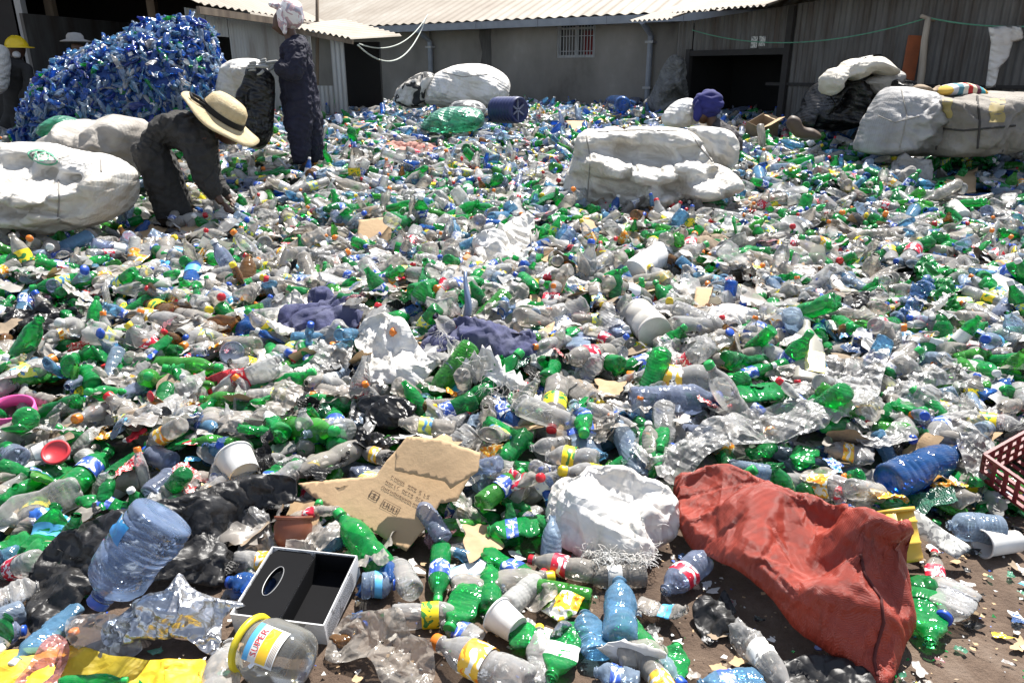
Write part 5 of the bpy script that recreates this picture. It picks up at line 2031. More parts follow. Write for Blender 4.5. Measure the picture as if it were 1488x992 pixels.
# drum and water cooler bottles by the wall
def drum():
    P = atY(720, 160, 9.9); Q = atY(756, 160, 9.6)
    root = empty('plastic_drum', P)
    root.rotation_mode = 'QUATERNION'
    M_b = solid('navy_plastic', (.03, .04, .13), .45)
    R_ = .155
    d = (Q - P)
    zx = d.normalized(); L = d.length
    rot = orient(P, Q).to_4x4(); rot.translation = P
    prof = [(0, .01), (0, R_ * .9), (.01, R_)]
    for k in range(1, 8):
        a = L * k / 8
        prof += [(a - .012, R_), (a, R_ * 1.05), (a + .012, R_)]
    prof += [(L - .01, R_), (L, R_ * .96), (L - .002, R_ * .84), (L - .06, R_ * .82), (L - .06, .01)]
    kid(MB().lathe(prof, 28, rot, False, False).build('barrel', M_b, None, True), root)
    rr = [(L - .05, R_ * .25), (L - .045, R_ * .8)]
    mb = MB()
    for k in range(6):
        t = k * math.pi / 3
        mb.beam(rot @ Vector((.01 * math.cos(t), .01 * math.sin(t), L - .045)), rot @ Vector((R_ * .8 * math.cos(t), R_ * .8 * math.sin(t), L - .045)), .018, .02)
    kid(mb.build('end_ribs', solid('pale_rib', (.25, .27, .36), .5), None), root)
    tag(root, 'dark blue ribbed plastic drum lying open end forward below the grey wall', 'drum')
    LAND.append(('the blue drum', P.x, P.y)); FOOT.append((P.x, P.y, .3, 5))
drum()
bottle(905, 152, 882, 148, 22, 'jug', 0, 'blue', label='blue water cooler bottle with its round end forward near the netting heap', cat='water jug', lift=1.4, name='water_jug', excl=False)
bottle(912, 150, 934, 143, 18, 'jug', 2, 'blue', label='second blue cooler bottle, lying further back against the netting heap', cat='water jug', lift=1.2, name='water_jug', excl=False)

def flat_card(name, ol, h0, label, mat=None, cat='cardboard', amp=.008, seed=1, ctrl=(), land=None, jag=.0015, freq=4, thick=.004, curve=1, **k):
    return sheet(name, [(x, y, h0 if len(p) == 0 else p[0]) for (x, y, *p) in ol], mat or M_card, label, cat, planar=.7, amp=amp, freq=freq, seed=seed, ctrl=ctrl, curve=curve, step=k.pop('step', .03), thick=thick, land=land, jag=jag, sharp=.3, **k)


flat_card('cardboard_sheet', [(752, 146), (762, 134), (784, 140), (778, 150)], .03, 'tilted cardboard piece beside the blue drum under the grey wall', land=None, step=.04)
flat_card('cardboard_sheet', [(822, 176), (862, 176), (860, 190), (836, 194)], .05, 'flattened cardboard box behind the big open white sack', step=.04)
flat_card('cardboard_sheet', [(190, 338), (205, 322, .08), (245, 330, .05), (300, 322, .05), (314, 334, .03), (262, 350), (205, 358), (192, 350)], .04, "torn brown cardboard under the bending worker's feet", seed=3, land='the torn cardboard under the bending worker', amp=.02, freq=6)
flat_card('cardboard_sheet', [(522, 318, .16), (572, 316, .14), (568, 352, .05), (548, 366, .02), (520, 352, .03)], .05, 'creased cardboard piece standing among bottles between the bending worker and the white rag', seed=4, land='the creased cardboard', amp=.01, step=.02)
flat_card('cardboard_sheet', [(1012, 420, .08), (1046, 418, .10), (1052, 456, .03), (1004, 452, .03)], .05, 'ribbed pale cardboard near the white canister', seed=5, amp=.01, step=.02)
flat_card('cardboard_sheet', [(1375, 262, .10), (1420, 248, .10), (1418, 280, .03), (1382, 288, .03)], .05, 'brown cardboard flap in front of the long grey bale', seed=6, step=.03)
flat_card('cardboard_sheet', [(830, 368, .05), (846, 372, .12), (856, 402, .04), (838, 410, .02)], .05, 'small upright cardboard shard beyond the blue cloth pieces', seed=7, step=.015)
flat_card('cardboard_sheet', [(776, 486, .05), (806, 468, .06), (800, 500, .04), (782, 520, .03)], .05, 'small cardboard corner beside the torn blue cloth', seed=8, step=.015)
def carton():
    root = empty('cardboard_box')
    W, D_, Hh, t = .30, .24, .26, .005
    sd = MB().box(0, W, 0, t, 0, Hh).box(0, W, D_ - t, D_, 0, Hh * .9).box(0, t, t, D_ - t, 0, Hh).box(W - t, W, t, D_ - t, 0, Hh * .8).box(t, W - t, t, D_ - t, 0, t)
    sd.build('carton_wall', M_card_old, root)
    for (A, B, d, L) in (((0, 0), (W, 0), (0, -.8, .5), .12), ((0, D_), (0, 0), (-.7, 0, .6), .10), ((W, 0), (W, D_), (.8, 0, -.3), .12)):
        d = Vector(d).normalized() * L
        z = Hh if A[0] == 0 else (Hh if A[1] == 0 and B[1] == 0 else Hh * .8)
        a, b = Vector((*A, z)), Vector((*B, z))
        n_ = (b - a).cross(d).normalized() * .004
        V = [a, b, b + d - (b - a) * .08, a + d + (b - a) * .12]
        V = V + [v + n_ for v in V]
        mobj('flap', V, [(3, 2, 1, 0), (4, 5, 6, 7), (0, 1, 5, 4), (1, 2, 6, 5), (2, 3, 7, 6), (3, 0, 4, 7)], M_card, root, False)
    P = on(1104, 214, -.03)
    root.location = P
    root.rotation_euler = (math.radians(18), math.radians(-22), math.radians(28))
    tag(root, 'brown open cardboard box tipped among bottles, beyond the turbaned worker toward the doorway', 'cardboard box')
    FOOT.append((P.x + .12, P.y + .12, .2, 5))


carton()
sheet('paper_bag', [(1296, 256, .05), (1306, 236, .16), (1322, 226, .24), (1340, 228, .24), (1354, 244, .16), (1352, 268, .05), (1326, 278, .03), (1302, 272, .03)], M_grey_sack, 'grey crushed paper bag in front of the tall pale grey sack', 'paper bag', amp=.06, freq=6, step=.016, seed=45, ctrl=[(1328, 250, .17)], wr=(.2, 16, .1), sharp=.9)
inflate('boot', [(1142, 178), (1150, 168), (1162, 172), (1168, 184), (1182, 187), (1193, 195), (1190, 203), (1170, 203), (1156, 199), (1147, 190)], 7.7, .06, solid('brown_leather', (.09, .06, .04), .6), 'dark brown boot lying by the blue bottles below the glossy black bags', 'boot', amp=.01, freq=6, step=.02, seed=46, foot=False)

# middle distance cloths
sheet('pink_cloth', [(556, 220, .02), (570, 206, .05), (600, 208, .06), (634, 210, .04), (630, 228, .02), (590, 232, .02)], solid('dusty_pink', (.52, .27, .22), .85, c2=(.4, .2, .16), nscale=5, cr=True), 'dusty pink cloth spread beyond the middle of the heap', 'cloth', amp=.04, freq=7, step=.012, seed=31, land='the pink cloth', wr=(.14, 16, .12))
sheet('white_rag', [(678, 372, .03), (684, 356, .08), (704, 348, .14), (720, 336, .16), (742, 322, .20), (772, 316, .20), (768, 340, .14), (778, 362, .05), (762, 382, .03), (742, 392, .03), (712, 390, .03), (694, 384, .03)],
      M_white_sack2, 'frayed bright white rag standing up in the middle of the heap', 'rag', amp=.07, freq=9, step=.012, seed=32, jag=.006, land='the frayed white rag', sharp=.85, wr=(.14, 16, .12))
sheet('grey_rag', [(770, 338, .18), (784, 322, .20), (796, 326, .1), (786, 350, .05), (774, 372, .03)], M_grey_sack, 'narrow dark grey rag leaning on the frayed white rag', 'rag', amp=.02, freq=8, seed=33, step=.02)
sheet('blue_cloth', [(410, 474, .06), (420, 448, .08), (442, 424, .10), (475, 418, .11), (508, 440, .10), (524, 464, .07), (492, 484, .05), (446, 492, .05)], M_blue_cloth, 'crumpled violet blue woven cloth beside dusty white film', 'cloth', amp=.05, freq=8, step=.012, seed=34, jag=.004, land='the violet blue cloth', sharp=.8, wr=(.14, 16, .12))
sheet('white_film', [(388, 452, .04), (400, 432, .06), (436, 430, .08), (440, 452, .06), (420, 476, .03), (400, 480, .03)], M_white_sack2, 'dirty white cloth tucked against the violet blue cloth', 'cloth', amp=.04, freq=9, seed=35, step=.012, wr=(.14, 16, .12))
sheet('blue_cloth', [(612, 508, .06), (628, 480, .09), (668, 466, .13), (712, 470, .13), (748, 476, .12), (774, 484, .11), (772, 522, .06), (730, 528, .06), (690, 512, .08), (650, 506, .08), (628, 524, .05)], M_blue_cloth,
      'torn blue woven cloth with frayed white edges in the middle of the heap', 'cloth', amp=.04, freq=6, step=.012, seed=36, jag=.004, land='the torn blue cloth', sharp=.8, wr=(.14, 16, .12))
def strip():
    A, B = on(676, 466, .06), on(680, 394, .24)
    w = Vector((.022, .004, 0))
    V = []
    for k in range(9):
        t = k / 8
        P = A.lerp(B, t) + Vector((.012 * math.sin(t * 5), -.03 * math.sin(t * 3), 0))
        ww = w * (1 - .65 * t)
        V += [P - ww, P + Vector((0, -.010, 0)), P + ww, P + Vector((0, .003, 0))]
    Fc = [(k * 4 + a, k * 4 + (a + 1) % 4, k * 4 + 4 + (a + 1) % 4, k * 4 + 4 + a) for k in range(8) for a in range(4)] + [(3, 2, 1, 0), (32, 33, 34, 35)]
    o = mobj('plastic_strip', V, Fc, solid('blue_grey_plastic', (.16, .22, .34), .35, c2=(.10, .14, .24)))
    tag(o, 'narrow blue grey plastic strip standing upright beside the torn blue cloth', 'plastic strip')
strip()
sheet('white_cloth', [(510, 492, .10), (526, 468, .15), (560, 460, .17), (590, 468, .16), (606, 490, .13), (620, 512, .10), (642, 518, .09), (646, 532, .07), (600, 556, .05), (560, 558, .05), (530, 554, .05), (528, 524, .09), (514, 512, .08)],
      M_white_sack2, 'stiff white cloth draped over the middle of the heap next to torn blue cloth', 'cloth', amp=.06, freq=5, step=.012, seed=38, land='the stiff white cloth', sharp=.7, wr=(.14, 16, .12))
sheet('frayed_cloth', [(640, 520, .10), (668, 500, .20), (700, 512, .18), (740, 548, .12), (790, 566, .08), (800, 596, .03), (770, 600, .03), (742, 574, .08), (700, 560, .05), (660, 548, .05)], M_white_sack2,
      'dirty white cloth with shredded threads below the torn blue cloth', 'cloth', amp=.045, freq=9, step=.012, seed=39, jag=.006, sharp=.85, wr=(.14, 16, .12))
def threads(host, pxs, n, label=None, ln=(.03, .09), seed=1, h=.05, down=True):
    rng = random.Random(seed)
    mb = MB()
    for i in range(n):
        x0, y0, x1, y1 = pxs[rng.randrange(len(pxs))]
        t = rng.random()
        P = on(x0 + (x1 - x0) * t, y0 + (y1 - y0) * t, h * rng.uniform(.3, 1.6))
        d = Vector((rng.uniform(-1, 1), rng.uniform(-1.2, .5), rng.uniform(-.5, .5))).normalized()
        L = rng.uniform(*ln)
        pts = [P]
        for s in range(4):
            d = (d + Vector((rng.uniform(-.7, .7), rng.uniform(-.7, .7), rng.uniform(-.6, .35)))).normalized()
            pts.append(pts[-1] + d * L / 4)
        mb.tube(pts, .0009, 3, False)
    C = Vector(mb.V[0])
    o = mobj('fringe', [Vector(v) - host.location for v in mb.V], mb.F, M_white_sack2, host, True)
    return o
threads(bpy.data.objects['frayed_cloth'], [(660, 520, 800, 590), (700, 560, 790, 600), (640, 480, 700, 520)], 260, seed=4, h=.12)
sheet('dusty_film', [(688, 448, .05), (720, 440, .10), (770, 444, .12), (820, 446, .10), (812, 462, .06), (768, 474, .05), (720, 480, .05), (690, 470, .05)], M_film_d, 'long dusty see-through film above the torn blue cloth', 'plastic film', amp=.03, freq=8, step=.012, seed=40, wr=(.14, 16, .12))
sheet('white_film', [(700, 420, .06), (740, 410, .08), (770, 420, .08), (760, 440, .05), (710, 444, .04)], M_film_d, 'brownish crumpled film between the frayed rag and torn blue cloth', 'plastic film', amp=.03, freq=9, step=.011, seed=41, wr=(.14, 16, .12))
for i, (cx, cy, rw, rh, lab) in enumerate([(58, 462, 62, 26, 'black bin bag crumpled at the edge of the heap near pale blue bottles'), (552, 596, 52, 26, 'small glossy black bag below the stiff white cloth'), (540, 640, 45, 20, 'flat black bag scrap just beyond the big torn cardboard')]):
    sheet('black_bag', [(cx + rw * math.cos(t) * (1 + .12 * math.sin(3 * t + i)), cy + rh * math.sin(t), .05) for t in [k * math.pi / 6 for k in range(12)]], M_black_bag, lab, 'plastic bag', amp=.04, freq=9, wr=(.2, 16, .06), step=.011, seed=50 + i, ctrl=[(cx, cy, .13)], land='the small glossy black bag' if i == 1 else ('the black bin bag' if i == 0 else None), sharp=.9)
M_redpl = solid('red_plastic', (.62, .04, .05), .4)
sheet('red_plastic_piece', [(282, 552, .08), (300, 540, .13), (344, 535, .12), (352, 548, .08), (330, 566, .04), (292, 572, .04)], M_redpl, 'bent red ribbed plastic piece among the bottles', 'plastic piece', amp=.012, freq=18, step=.011, seed=55, land='the bent red plastic piece', thick=.003, stretch=(.3, 1.4), wr=(.18, 16, .06))
for i, (ol, h, m, lab) in enumerate([
    ([(150, 545), (190, 520), (228, 522), (250, 545), (210, 568), (165, 566)], .08, M_film_d, 'brown grey crumpled bag near the bent red plastic piece'),
    ([(360, 560), (390, 534), (436, 544), (442, 575), (410, 600), (370, 590)], .09, M_film_d, 'dirty tan film draped between the red piece and the black bag'),
    ([(300, 608), (350, 596), (420, 580), (460, 584), (440, 610), (380, 628), (320, 632)], .07, M_film_d, 'wide cream coloured film sheet in the heap below the red piece'),
    ([(430, 500), (456, 476), (500, 474), (516, 500), (500, 536), (460, 540), (436, 525)], .09, M_film, 'puffy clear film bag in front of the violet blue cloth'),
    ([(960, 668), (985, 640), (1040, 612), (1110, 590), (1170, 588), (1206, 606), (1200, 628), (1140, 640), (1080, 650), (1030, 668), (990, 700), (966, 694)], .09, M_film, 'large sheet of clear plastic film beyond the red sack'),
    ([(1214, 590), (1212, 560), (1234, 528), (1262, 510), (1290, 502), (1284, 545), (1268, 580), (1240, 600), (1222, 604)], .12, M_film, 'crinkled clear film bag standing behind the yellow labelled small bottle'),
    ([(1290, 600), (1300, 560), (1340, 560), (1400, 575), (1430, 620), (1440, 660), (1400, 650), (1360, 610), (1320, 608)], .08, M_film, 'long clear film bag stretching toward the red crate'),
    ([(1110, 520), (1150, 505), (1180, 520), (1160, 550), (1120, 552)], .05, M_film_d, 'dusty film scrap left of the white handled jug'),
    ([(1010, 495), (1050, 480), (1096, 494), (1090, 515), (1040, 520)], .06, M_film_d, 'long dusty transparent wrapper between the canister and the handled jug'),
    ([(1390, 640), (1420, 620), (1450, 650), (1440, 690), (1410, 690)], .08, M_film, 'clear film bag between the blue ribbed jug and the red crate'),
]):
    sheet('plastic_film', [(x, y, h) for x, y in ol], m, lab, 'plastic film', amp=.03, freq=7, wr=(.18, 16, .06), step=.011, seed=60 + i, sharp=.9, thick=0,
          land=['the grey crumpled bag', 'the dirty tan film', 'the cream film sheet', 'the puffy clear film', 'the large clear film', 'the crinkled clear film bag', 'the long clear film bag', None, None, None][i], excl=i in (4,))
sheet('blue_film', [(1120, 380), (1165, 366), (1210, 372), (1222, 395), (1180, 410), (1130, 404)][0:0] or [(1300, 470, .08), (1330, 410, .14), (1350, 405, .14), (1352, 430, .10), (1330, 452, .07)], M_film_b, 'shiny bright blue crumpled film near green bottles', 'plastic film', amp=.05, freq=12, step=.009, seed=75, wr=(.22, 16, .03))
sheet('green_film', [(1330, 380, .12), (1348, 372, .16), (1372, 390, .15), (1390, 425, .12), (1398, 455, .08), (1370, 460, .06), (1350, 432, .10)], film('deep_green_film', (.1, .7, .2), (.02, .42, .08), .5), 'tall bunch of crushed shiny green plastic', 'plastic film', amp=.06, freq=13, step=.009, seed=76, land='the bunch of green plastic', wr=(.22, 16, .03))

for i, (cx, cy, rw, rh, m, lab) in enumerate([
    (1062, 462, 40, 15, M_white_sack2, 'grimy white cloth scrap beyond the long dusty transparent wrapper'),
    (1180, 402, 46, 13, M_film_d, 'dusty film sheet lying beyond the white handled jug, toward the big bale'),
    (880, 622, 44, 14, M_film_d, 'brownish film strip in front of the long pale ribbed bottle'),
    (1352, 548, 40, 18, M_film, 'clear film sheet behind the long clear film bag'),
    (612, 392, 38, 12, M_film_d, 'dirty film bundle beside the frayed white rag'),
    (1020, 352, 42, 12, M_card_old, 'flattened dirty carton beyond the white round tub'),
    (236, 606, 44, 16, M_film, 'clear film lying between the pink bowl and the cream film sheet'),
    (850, 420, 40, 14, M_white_sack2, 'dirty white torn sack piece next to the dented metal can'),
    (1248, 440, 42, 15, M_black_bag, 'shiny black plastic bag between the handled jug and green plastic'),
    (1130, 350, 44, 11, M_black_tarp, 'dull black plastic sheet far beyond the white handled jug'),
    (560, 330 + 70, 30, 12, M_grey_sack, 'grey cloth rag below the creased cardboard'),
    (300, 420, 40, 12, M_film_d, 'dusty film beyond the slim orange labelled bottle'),
    (1180, 690, 34, 12, M_film_d, 'tan crumpled wrapper on top edge of the red sack'),
    (740, 700, 34, 16, M_film, 'clear plastic bag between the torn cardboard and the white fringed sack'),
]):
    rr_ = random.Random(i)
    sheet('plastic_film' if m in (M_film, M_film_d) else ('cloth_scrap' if m in (M_white_sack2, M_grey_sack) else 'plastic_sheet'),
          [(cx + rw * math.cos(t) * rr_.uniform(.75, 1.15), cy + rh * math.sin(t) * rr_.uniform(.75, 1.15), .06 + .03 * rr_.random()) for t in [k * math.pi / 5 for k in range(10)]],
          m, lab, 'plastic sheet', amp=.03, freq=7, step=.013, seed=120 + i, ctrl=[(cx, cy, .12)], sharp=.9, wr=(.16, 14, .08), excl=False, curve=2)

# ------------------------------------------------------------------ foreground large sheets
sheet('black_tarp', [(38, 850, .03), (44, 820, .07), (90, 775, .13), (140, 748, .18), (200, 735, .20), (240, 722, .20), (290, 705, .20), (350, 686, .20), (400, 682, .18), (425, 690, .15), (432, 705, .12), (426, 735, .08),
                     (380, 748, .06), (352, 775, .05), (330, 800, .05), (322, 845, .03), (270, 850, .04), (200, 850, .05), (130, 870, .03), (110, 905, .01), (60, 925, .005), (38, 900, .01)],
      M_black_tarp, 'crumpled dull black tarp under the big blue water jug', 'tarp', amp=.035, freq=5, step=.0095, seed=80, land='the black tarp', sharp=.85, stretch=(1, 1.3), thick=.002, ctrl=[(250, 780, .10), (180, 790, .14), (320, 730, .17), (250, 740, .18)], wr=(.15, 18, .2))
sheet('red_woven_sack', [(984, 690, .10), (1010, 684, .13), (1060, 681, .17), (1110, 692, .22), (1160, 706, .27), (1215, 722, .30), (1234, 716, .33), (1262, 742, .33), (1300, 748, .34), (1326, 738, .36), (1322, 750, .30), (1296, 772, .24), (1308, 790, .20),
                         (1322, 830, .15), (1334, 870, .12), (1336, 905, .09), (1322, 930, .06), (1312, 965, .03), (1296, 998, .02), (1275, 990, .02), (1255, 972, .03), (1210, 948, .05), (1168, 915, .08), (1140, 882, .11), (1110, 850, .13), (1075, 828, .13), (1045, 810, .12), (1010, 790, .06), (990, 760, .05), (984, 725, .06)],
      M_red_tarp, 'big red woven plastic sack lying crumpled on the soil', 'sack', amp=.03, freq=5, step=.0072, seed=84, land='the red sack', thick=.002, sharp=.8,
      ctrl=[(1110, 745, .24), (1060, 750, .16), (1160, 760, .22), (1210, 765, .21), (1160, 800, .17), (1205, 830, .16), (1250, 800, .16), (1262, 770, .22), (1280, 760, .26), (1120, 800, .18), (1050, 780, .14), (1290, 850, .17), (1240, 880, .15), (1200, 890, .14), (1180, 855, .17), (1265, 940, .07), (1300, 900, .13), (1262, 840, .10), (1250, 860, .18)], round_edge=.02, curve=2)
wrinkle(bpy.data.objects['red_woven_sack'], .11, 22, bend=.25)
def red_seam():
    host = bpy.data.objects['red_woven_sack']
    from mathutils.bvhtree import BVHTree
    bv = BVHTree.FromPolygons([v.co + host.location for v in host.data.vertices], [tuple(p.vertices) for p in host.data.polygons])
    def path(pts):
        out = []
        pts = [np.array(p, float) for p in pts]
        for i in range(len(pts) - 1):
            for k in range(8):
                p = pts[i] + (pts[i + 1] - pts[i]) * k / 8
                d = Vector(tuple(ray(*p))).normalized()
                h = bv.ray_cast(Vector((0, 0, CAMZ)), d)
                if h[0]: out.append(h[0] - host.location + Vector((0, 0, .002)))
        return out
    a = path([(1250, 805), (1256, 835), (1280, 870), (1284, 905), (1272, 945), (1270, 960), (1276, 985)])
    mobj('seam', MB().tube(a, .0045, 6).V, MB().tube(a, .0045, 6).F, solid('dark_seam', (.09, .012, .01), .8), host, True)
red_seam()
# white woven sack with fringe
sheet('white_woven_sack', [(796, 752, .06), (804, 712, .11), (838, 690, .14), (880, 682, .16), (925, 688, .16), (960, 702, .14), (984, 728, .10), (988, 765, .05), (962, 792, .03), (950, 815, .02), (905, 824, .02), (860, 817, .02), (835, 797, .02), (806, 792, .02)],
      M_white_sack2, 'crumpled white woven sack with a shredded fringe beside the red sack', 'sack', amp=.05, freq=6, step=.007, seed=87, land='the white fringed sack', sharp=.9, ctrl=[(880, 716, .17), (845, 735, .12), (925, 728, .10), (955, 740, .14), (890, 752, .06), (900, 778, .10), (860, 775, .07), (940, 770, .08)], round_edge=.02)
wrinkle(bpy.data.objects['white_woven_sack'], .17, 24, bend=.05)
threads(bpy.data.objects['white_woven_sack'], [(840, 770, 955, 765), (845, 790, 950, 790), (860, 812, 945, 812), (850, 800, 950, 806)], 800, seed=6, ln=(.02, .05), h=.06)
# torn cardboard with print
card = sheet('cardboard_sheet', [(434, 716, .07), (548, 700, .12), (562, 672, .17), (590, 640, .22), (610, 638, .22), (665, 655, .20), (698, 672, .17), (688, 700, .13), (664, 738, .09), (640, 742, .08), (622, 772, .05), (606, 788, .035), (590, 801, .03), (520, 765, .05), (470, 742, .06)],
      M_card, 'large torn cardboard sheet with faint printing beyond the open black box', 'cardboard', amp=.004, freq=4, planar=.6, base=.02, step=.010, seed=90, curve=1, thick=.005, land='the large torn cardboard', jag=.0006, sharp=.2)
flap = sheet('cardboard_flap', [(577, 664, .23), (592, 640, .27), (640, 642, .275), (698, 670, .23), (694, 692, .21), (655, 716, .175), (646, 706, .185), (610, 700, .185), (574, 688, .205)], M_card, 'torn cardboard flap folded over the large printed cardboard', 'cardboard', amp=.008, freq=5, planar=.6, base=.02, step=.010, seed=91, curve=1, thick=.004, jag=.0007, sharp=.3, excl=False)
def card_print(host):
    from mathutils.bvhtree import BVHTree
    bv = BVHTree.FromPolygons([v.co + host.location for v in host.data.vertices], [tuple(p.vertices) for p in host.data.polygons])
    V, Fc = [], []
    def proj(px, py):
        d = Vector(tuple(ray(px, py))).normalized()
        h = bv.ray_cast(Vector((0, 0, CAMZ)), d)
        return (h[0] - d * .003 - host.location) if h[0] else None
    def quad(pts):
        q = [proj(*p) for p in pts]
        if all(q):
            k = len(V); V.extend(q); Fc.append((k, k + 1, k + 2, k + 3))
    ux, uy = np.array([.88, .47]), np.array([-.42, .62])
    def loc(o, a, b): return tuple(np.array(o, float) + ux * a + uy * b)
    def line(o, a0, b0, a1, b1, w=.7):
        d = np.array([a1 - a0, b1 - b0]); n_ = np.array([-d[1], d[0]]) / (np.linalg.norm(d) + 1e-6) * w
        quad([loc(o, a0 + n_[0], b0 + n_[1]), loc(o, a1 + n_[0], b1 + n_[1]), loc(o, a1 - n_[0], b1 - n_[1]), loc(o, a0 - n_[0], b0 - n_[1])])
    # square pictogram with an arrow, and the cup symbols
    o = (541, 712)
    for a in [(0, 0, 13, 0), (13, 0, 13, 14), (13, 14, 0, 14), (0, 14, 0, 0), (3, 11, 10, 11), (6.5, 10, 6.5, 3), (6.5, 3, 4, 7), (6.5, 3, 9, 7)]: line(o, *a)
    o = (560, 728)
    for k in range(3):
        b = k * 8
        for a in [(b, 0, b, 9), (b, 9, b + 5, 9), (b + 5, 9, b + 5, 0)]: line(o, *a, w=.6)
    for a in [(-3, -3, 24, -3), (24, -3, 24, 13), (24, 13, -3, 13), (-3, 13, -3, -3)]: line(o, *a, w=.4)
    # three rows of small unreadable letters
    rs_ = random.Random(2)
    for r_, (ox, oy) in enumerate([(556, 706), (562, 698), (570, 691)]):
        a = 0
        while a < 62:
            w_ = rs_.uniform(1.8, 3.2)
            o = (ox, oy)
            line(o, a, 0, a, 4, .5)
            line(o, a, rs_.choice([0, 2, 4]), a + w_, rs_.choice([0, 2, 4]), .5)
            if rs_.random() < .6: line(o, a + w_, 0, a + w_, 4, .5)
            a += w_ + 2.2
            if rs_.random() < .15: a += 4
    mobj('printed_marks', V, Fc, solid('brown_ink', (.10, .06, .035), .8), host, False)
card_print(card)
# silver foil bag, clear bag under the jug neck
sheet('silver_foil_bag', [(176, 890, .08), (205, 868, .11), (240, 856, .13), (262, 832, .13), (278, 852, .12), (310, 862, .11), (344, 876, .08), (352, 888, .06), (322, 905, .04), (318, 945, .02), (300, 950, .015), (270, 936, .03), (220, 930, .05), (180, 945, .02), (150, 930, .05), (148, 900, .09)],
      M_foil, 'crumpled shiny silver foil bag lying against the big blue jug neck', 'foil bag', amp=.02, freq=7, step=.0065, seed=93, land='the silver foil bag', sharp=.9, ctrl=[(230, 895, .10), (280, 895, .09)], wr=(.22, 20, .03))
sheet('plastic_bag', [(98, 930, .04), (100, 905, .06), (130, 895, .08), (165, 892, .09), (190, 905, .08), (205, 930, .05), (200, 950, .01), (160, 955, .01), (120, 950, .015)], M_film, 'limp clear plastic bag under the cap of the big blue jug', 'plastic bag', amp=.02, freq=7, step=.008, seed=94, sharp=.85, excl=False, wr=(.16, 18, .03))
sheet('plastic_bag', [(500, 900, .05), (540, 888, .11), (580, 890, .12), (600, 925, .08), (634, 930, .07), (632, 985, .01), (600, 1010, .01), (560, 1000, .02), (535, 960, .05), (490, 960, .02), (476, 945, .02)], film('brown_grey_bag', (.86, .83, .78), (.55, .50, .44), .5, .35, .22, .5, 18),
      'crumpled greyish see-through bag in front of the open black box', 'plastic bag', amp=.03, freq=7, step=.008, seed=95, land='the greyish see-through bag', sharp=.85, wr=(.18, 18, .05))
sheet('yellow_cloth', [(-20, 955, .015), (30, 948, .02), (95, 938, .02), (160, 950, .02), (230, 962, .02), (292, 956, .02), (298, 975, .015), (270, 1010, .01), (100, 1030, .01), (-20, 1030, .01)], M_yellow, 'bright yellow plastic sheet on the soil under the pink bag', 'sheet', amp=.012, freq=8, step=.0095, seed=96, land='the yellow sheet', sharp=.8, wr=(.08, 16, .1))
sheet('pink_bag', [(18, 992, .03), (40, 965, .04), (62, 938, .05), (84, 920, .06), (98, 930, .05), (100, 955, .04), (88, 985, .03), (70, 1010, .02), (20, 1015, .02)], film('pink_film', (.9, .6, .58), (.62, .28, .27), .55, .35, .25, .5, 18), 'faded pink plastic bag lying on the yellow sheet', 'plastic bag', amp=.015, freq=9, step=.008, seed=97, excl=False, wr=(.16, 16, .05))
sheet('pale_film_sheet', [(652, 826, .02), (712, 808, .03), (716, 832, .02), (656, 845, .01)], printed('pale_blue_print', [(.62, .68, .72), (.7, .72, .72), (.25, .4, .6)], 9, .4), 'flat white and pale blue wrapper beside the upright green bottle', 'wrapper', amp=.01, freq=8, step=.012, seed=98, curve=1)
sheet('snack_wrapper', [(784, 886, .03), (816, 858, .05), (850, 870, .05), (836, 890, .04), (812, 904, .02)], printed('orange_wrapper', [(.85, .30, .02), (.9, .62, .04), (.75, .75, .7), (.2, .45, .08)], 14, .3), 'torn orange and yellow snack wrapper next to the white cup', 'wrapper', amp=.012, freq=10, step=.006, seed=99, curve=1, wr=(.10, 12, .1))
sheet('plastic_bag', [(740, 850, .03), (790, 848, .05), (810, 870, .05), (780, 892, .03), (745, 872, .02)], M_film_d, 'long dusty grey bag beside the torn snack wrapper', 'plastic bag', amp=.03, freq=10, step=.008, seed=100, excl=False, wr=(.18, 16, .05))
sheet('white_film_sheet', [(870, 935, .08), (910, 932, .09), (960, 942, .09), (968, 958, .06), (925, 968, .02), (880, 962, .02)], M_white_sack2, 'folded white plastic sheet in front of the pale blue bottles', 'plastic sheet', amp=.012, freq=7, step=.009, seed=101, curve=2, wr=(.10, 14, .1))
sheet('newspaper_strip', [(1310, 752, .12), (1326, 740, .14), (1404, 790, .07), (1410, 796, .06), (1390, 812, .05), (1352, 792, .07), (1316, 770, .10)], M_news, 'long strip of folded newspaper beside the yellow bucket', 'newspaper', amp=.008, freq=6, step=.014, seed=102, curve=1, land='the newspaper strip')
sheet('plastic_bag', [(1106, 1000, .02), (1168, 956, .03), (1250, 968, .02), (1270, 1005, .01), (1200, 1030, .01)], M_black_tarp, 'dark plastic sheet in the shadow of the red sack', 'plastic sheet', amp=.02, freq=6, step=.01, seed=103, wr=(.12, 14, .1))
sheet('black_rag', [(1000, 884, .03), (1018, 862, .05), (1040, 872, .04), (1056, 856, .05), (1072, 890, .03), (1066, 902, .02), (1082, 925, .01), (1048, 918, .02), (1030, 934, .01), (1012, 912, .02)], M_black_tarp, 'dark dusty plastic scrap hanging under the edge of the red sack', 'plastic scrap', amp=.03, freq=7, step=.009, seed=104, excl=False, wr=(.16, 14, .1))
sheet('dark_foil', [(792, 930, .04), (800, 908, .07), (826, 900, .07), (830, 920, .04), (806, 955, .01)], M_foil, 'small black and silver foil scrap beside the crushed green bottle', 'foil scrap', amp=.03, freq=12, step=.006, seed=105, sharp=.9, excl=False, wr=(.22, 14, .03))
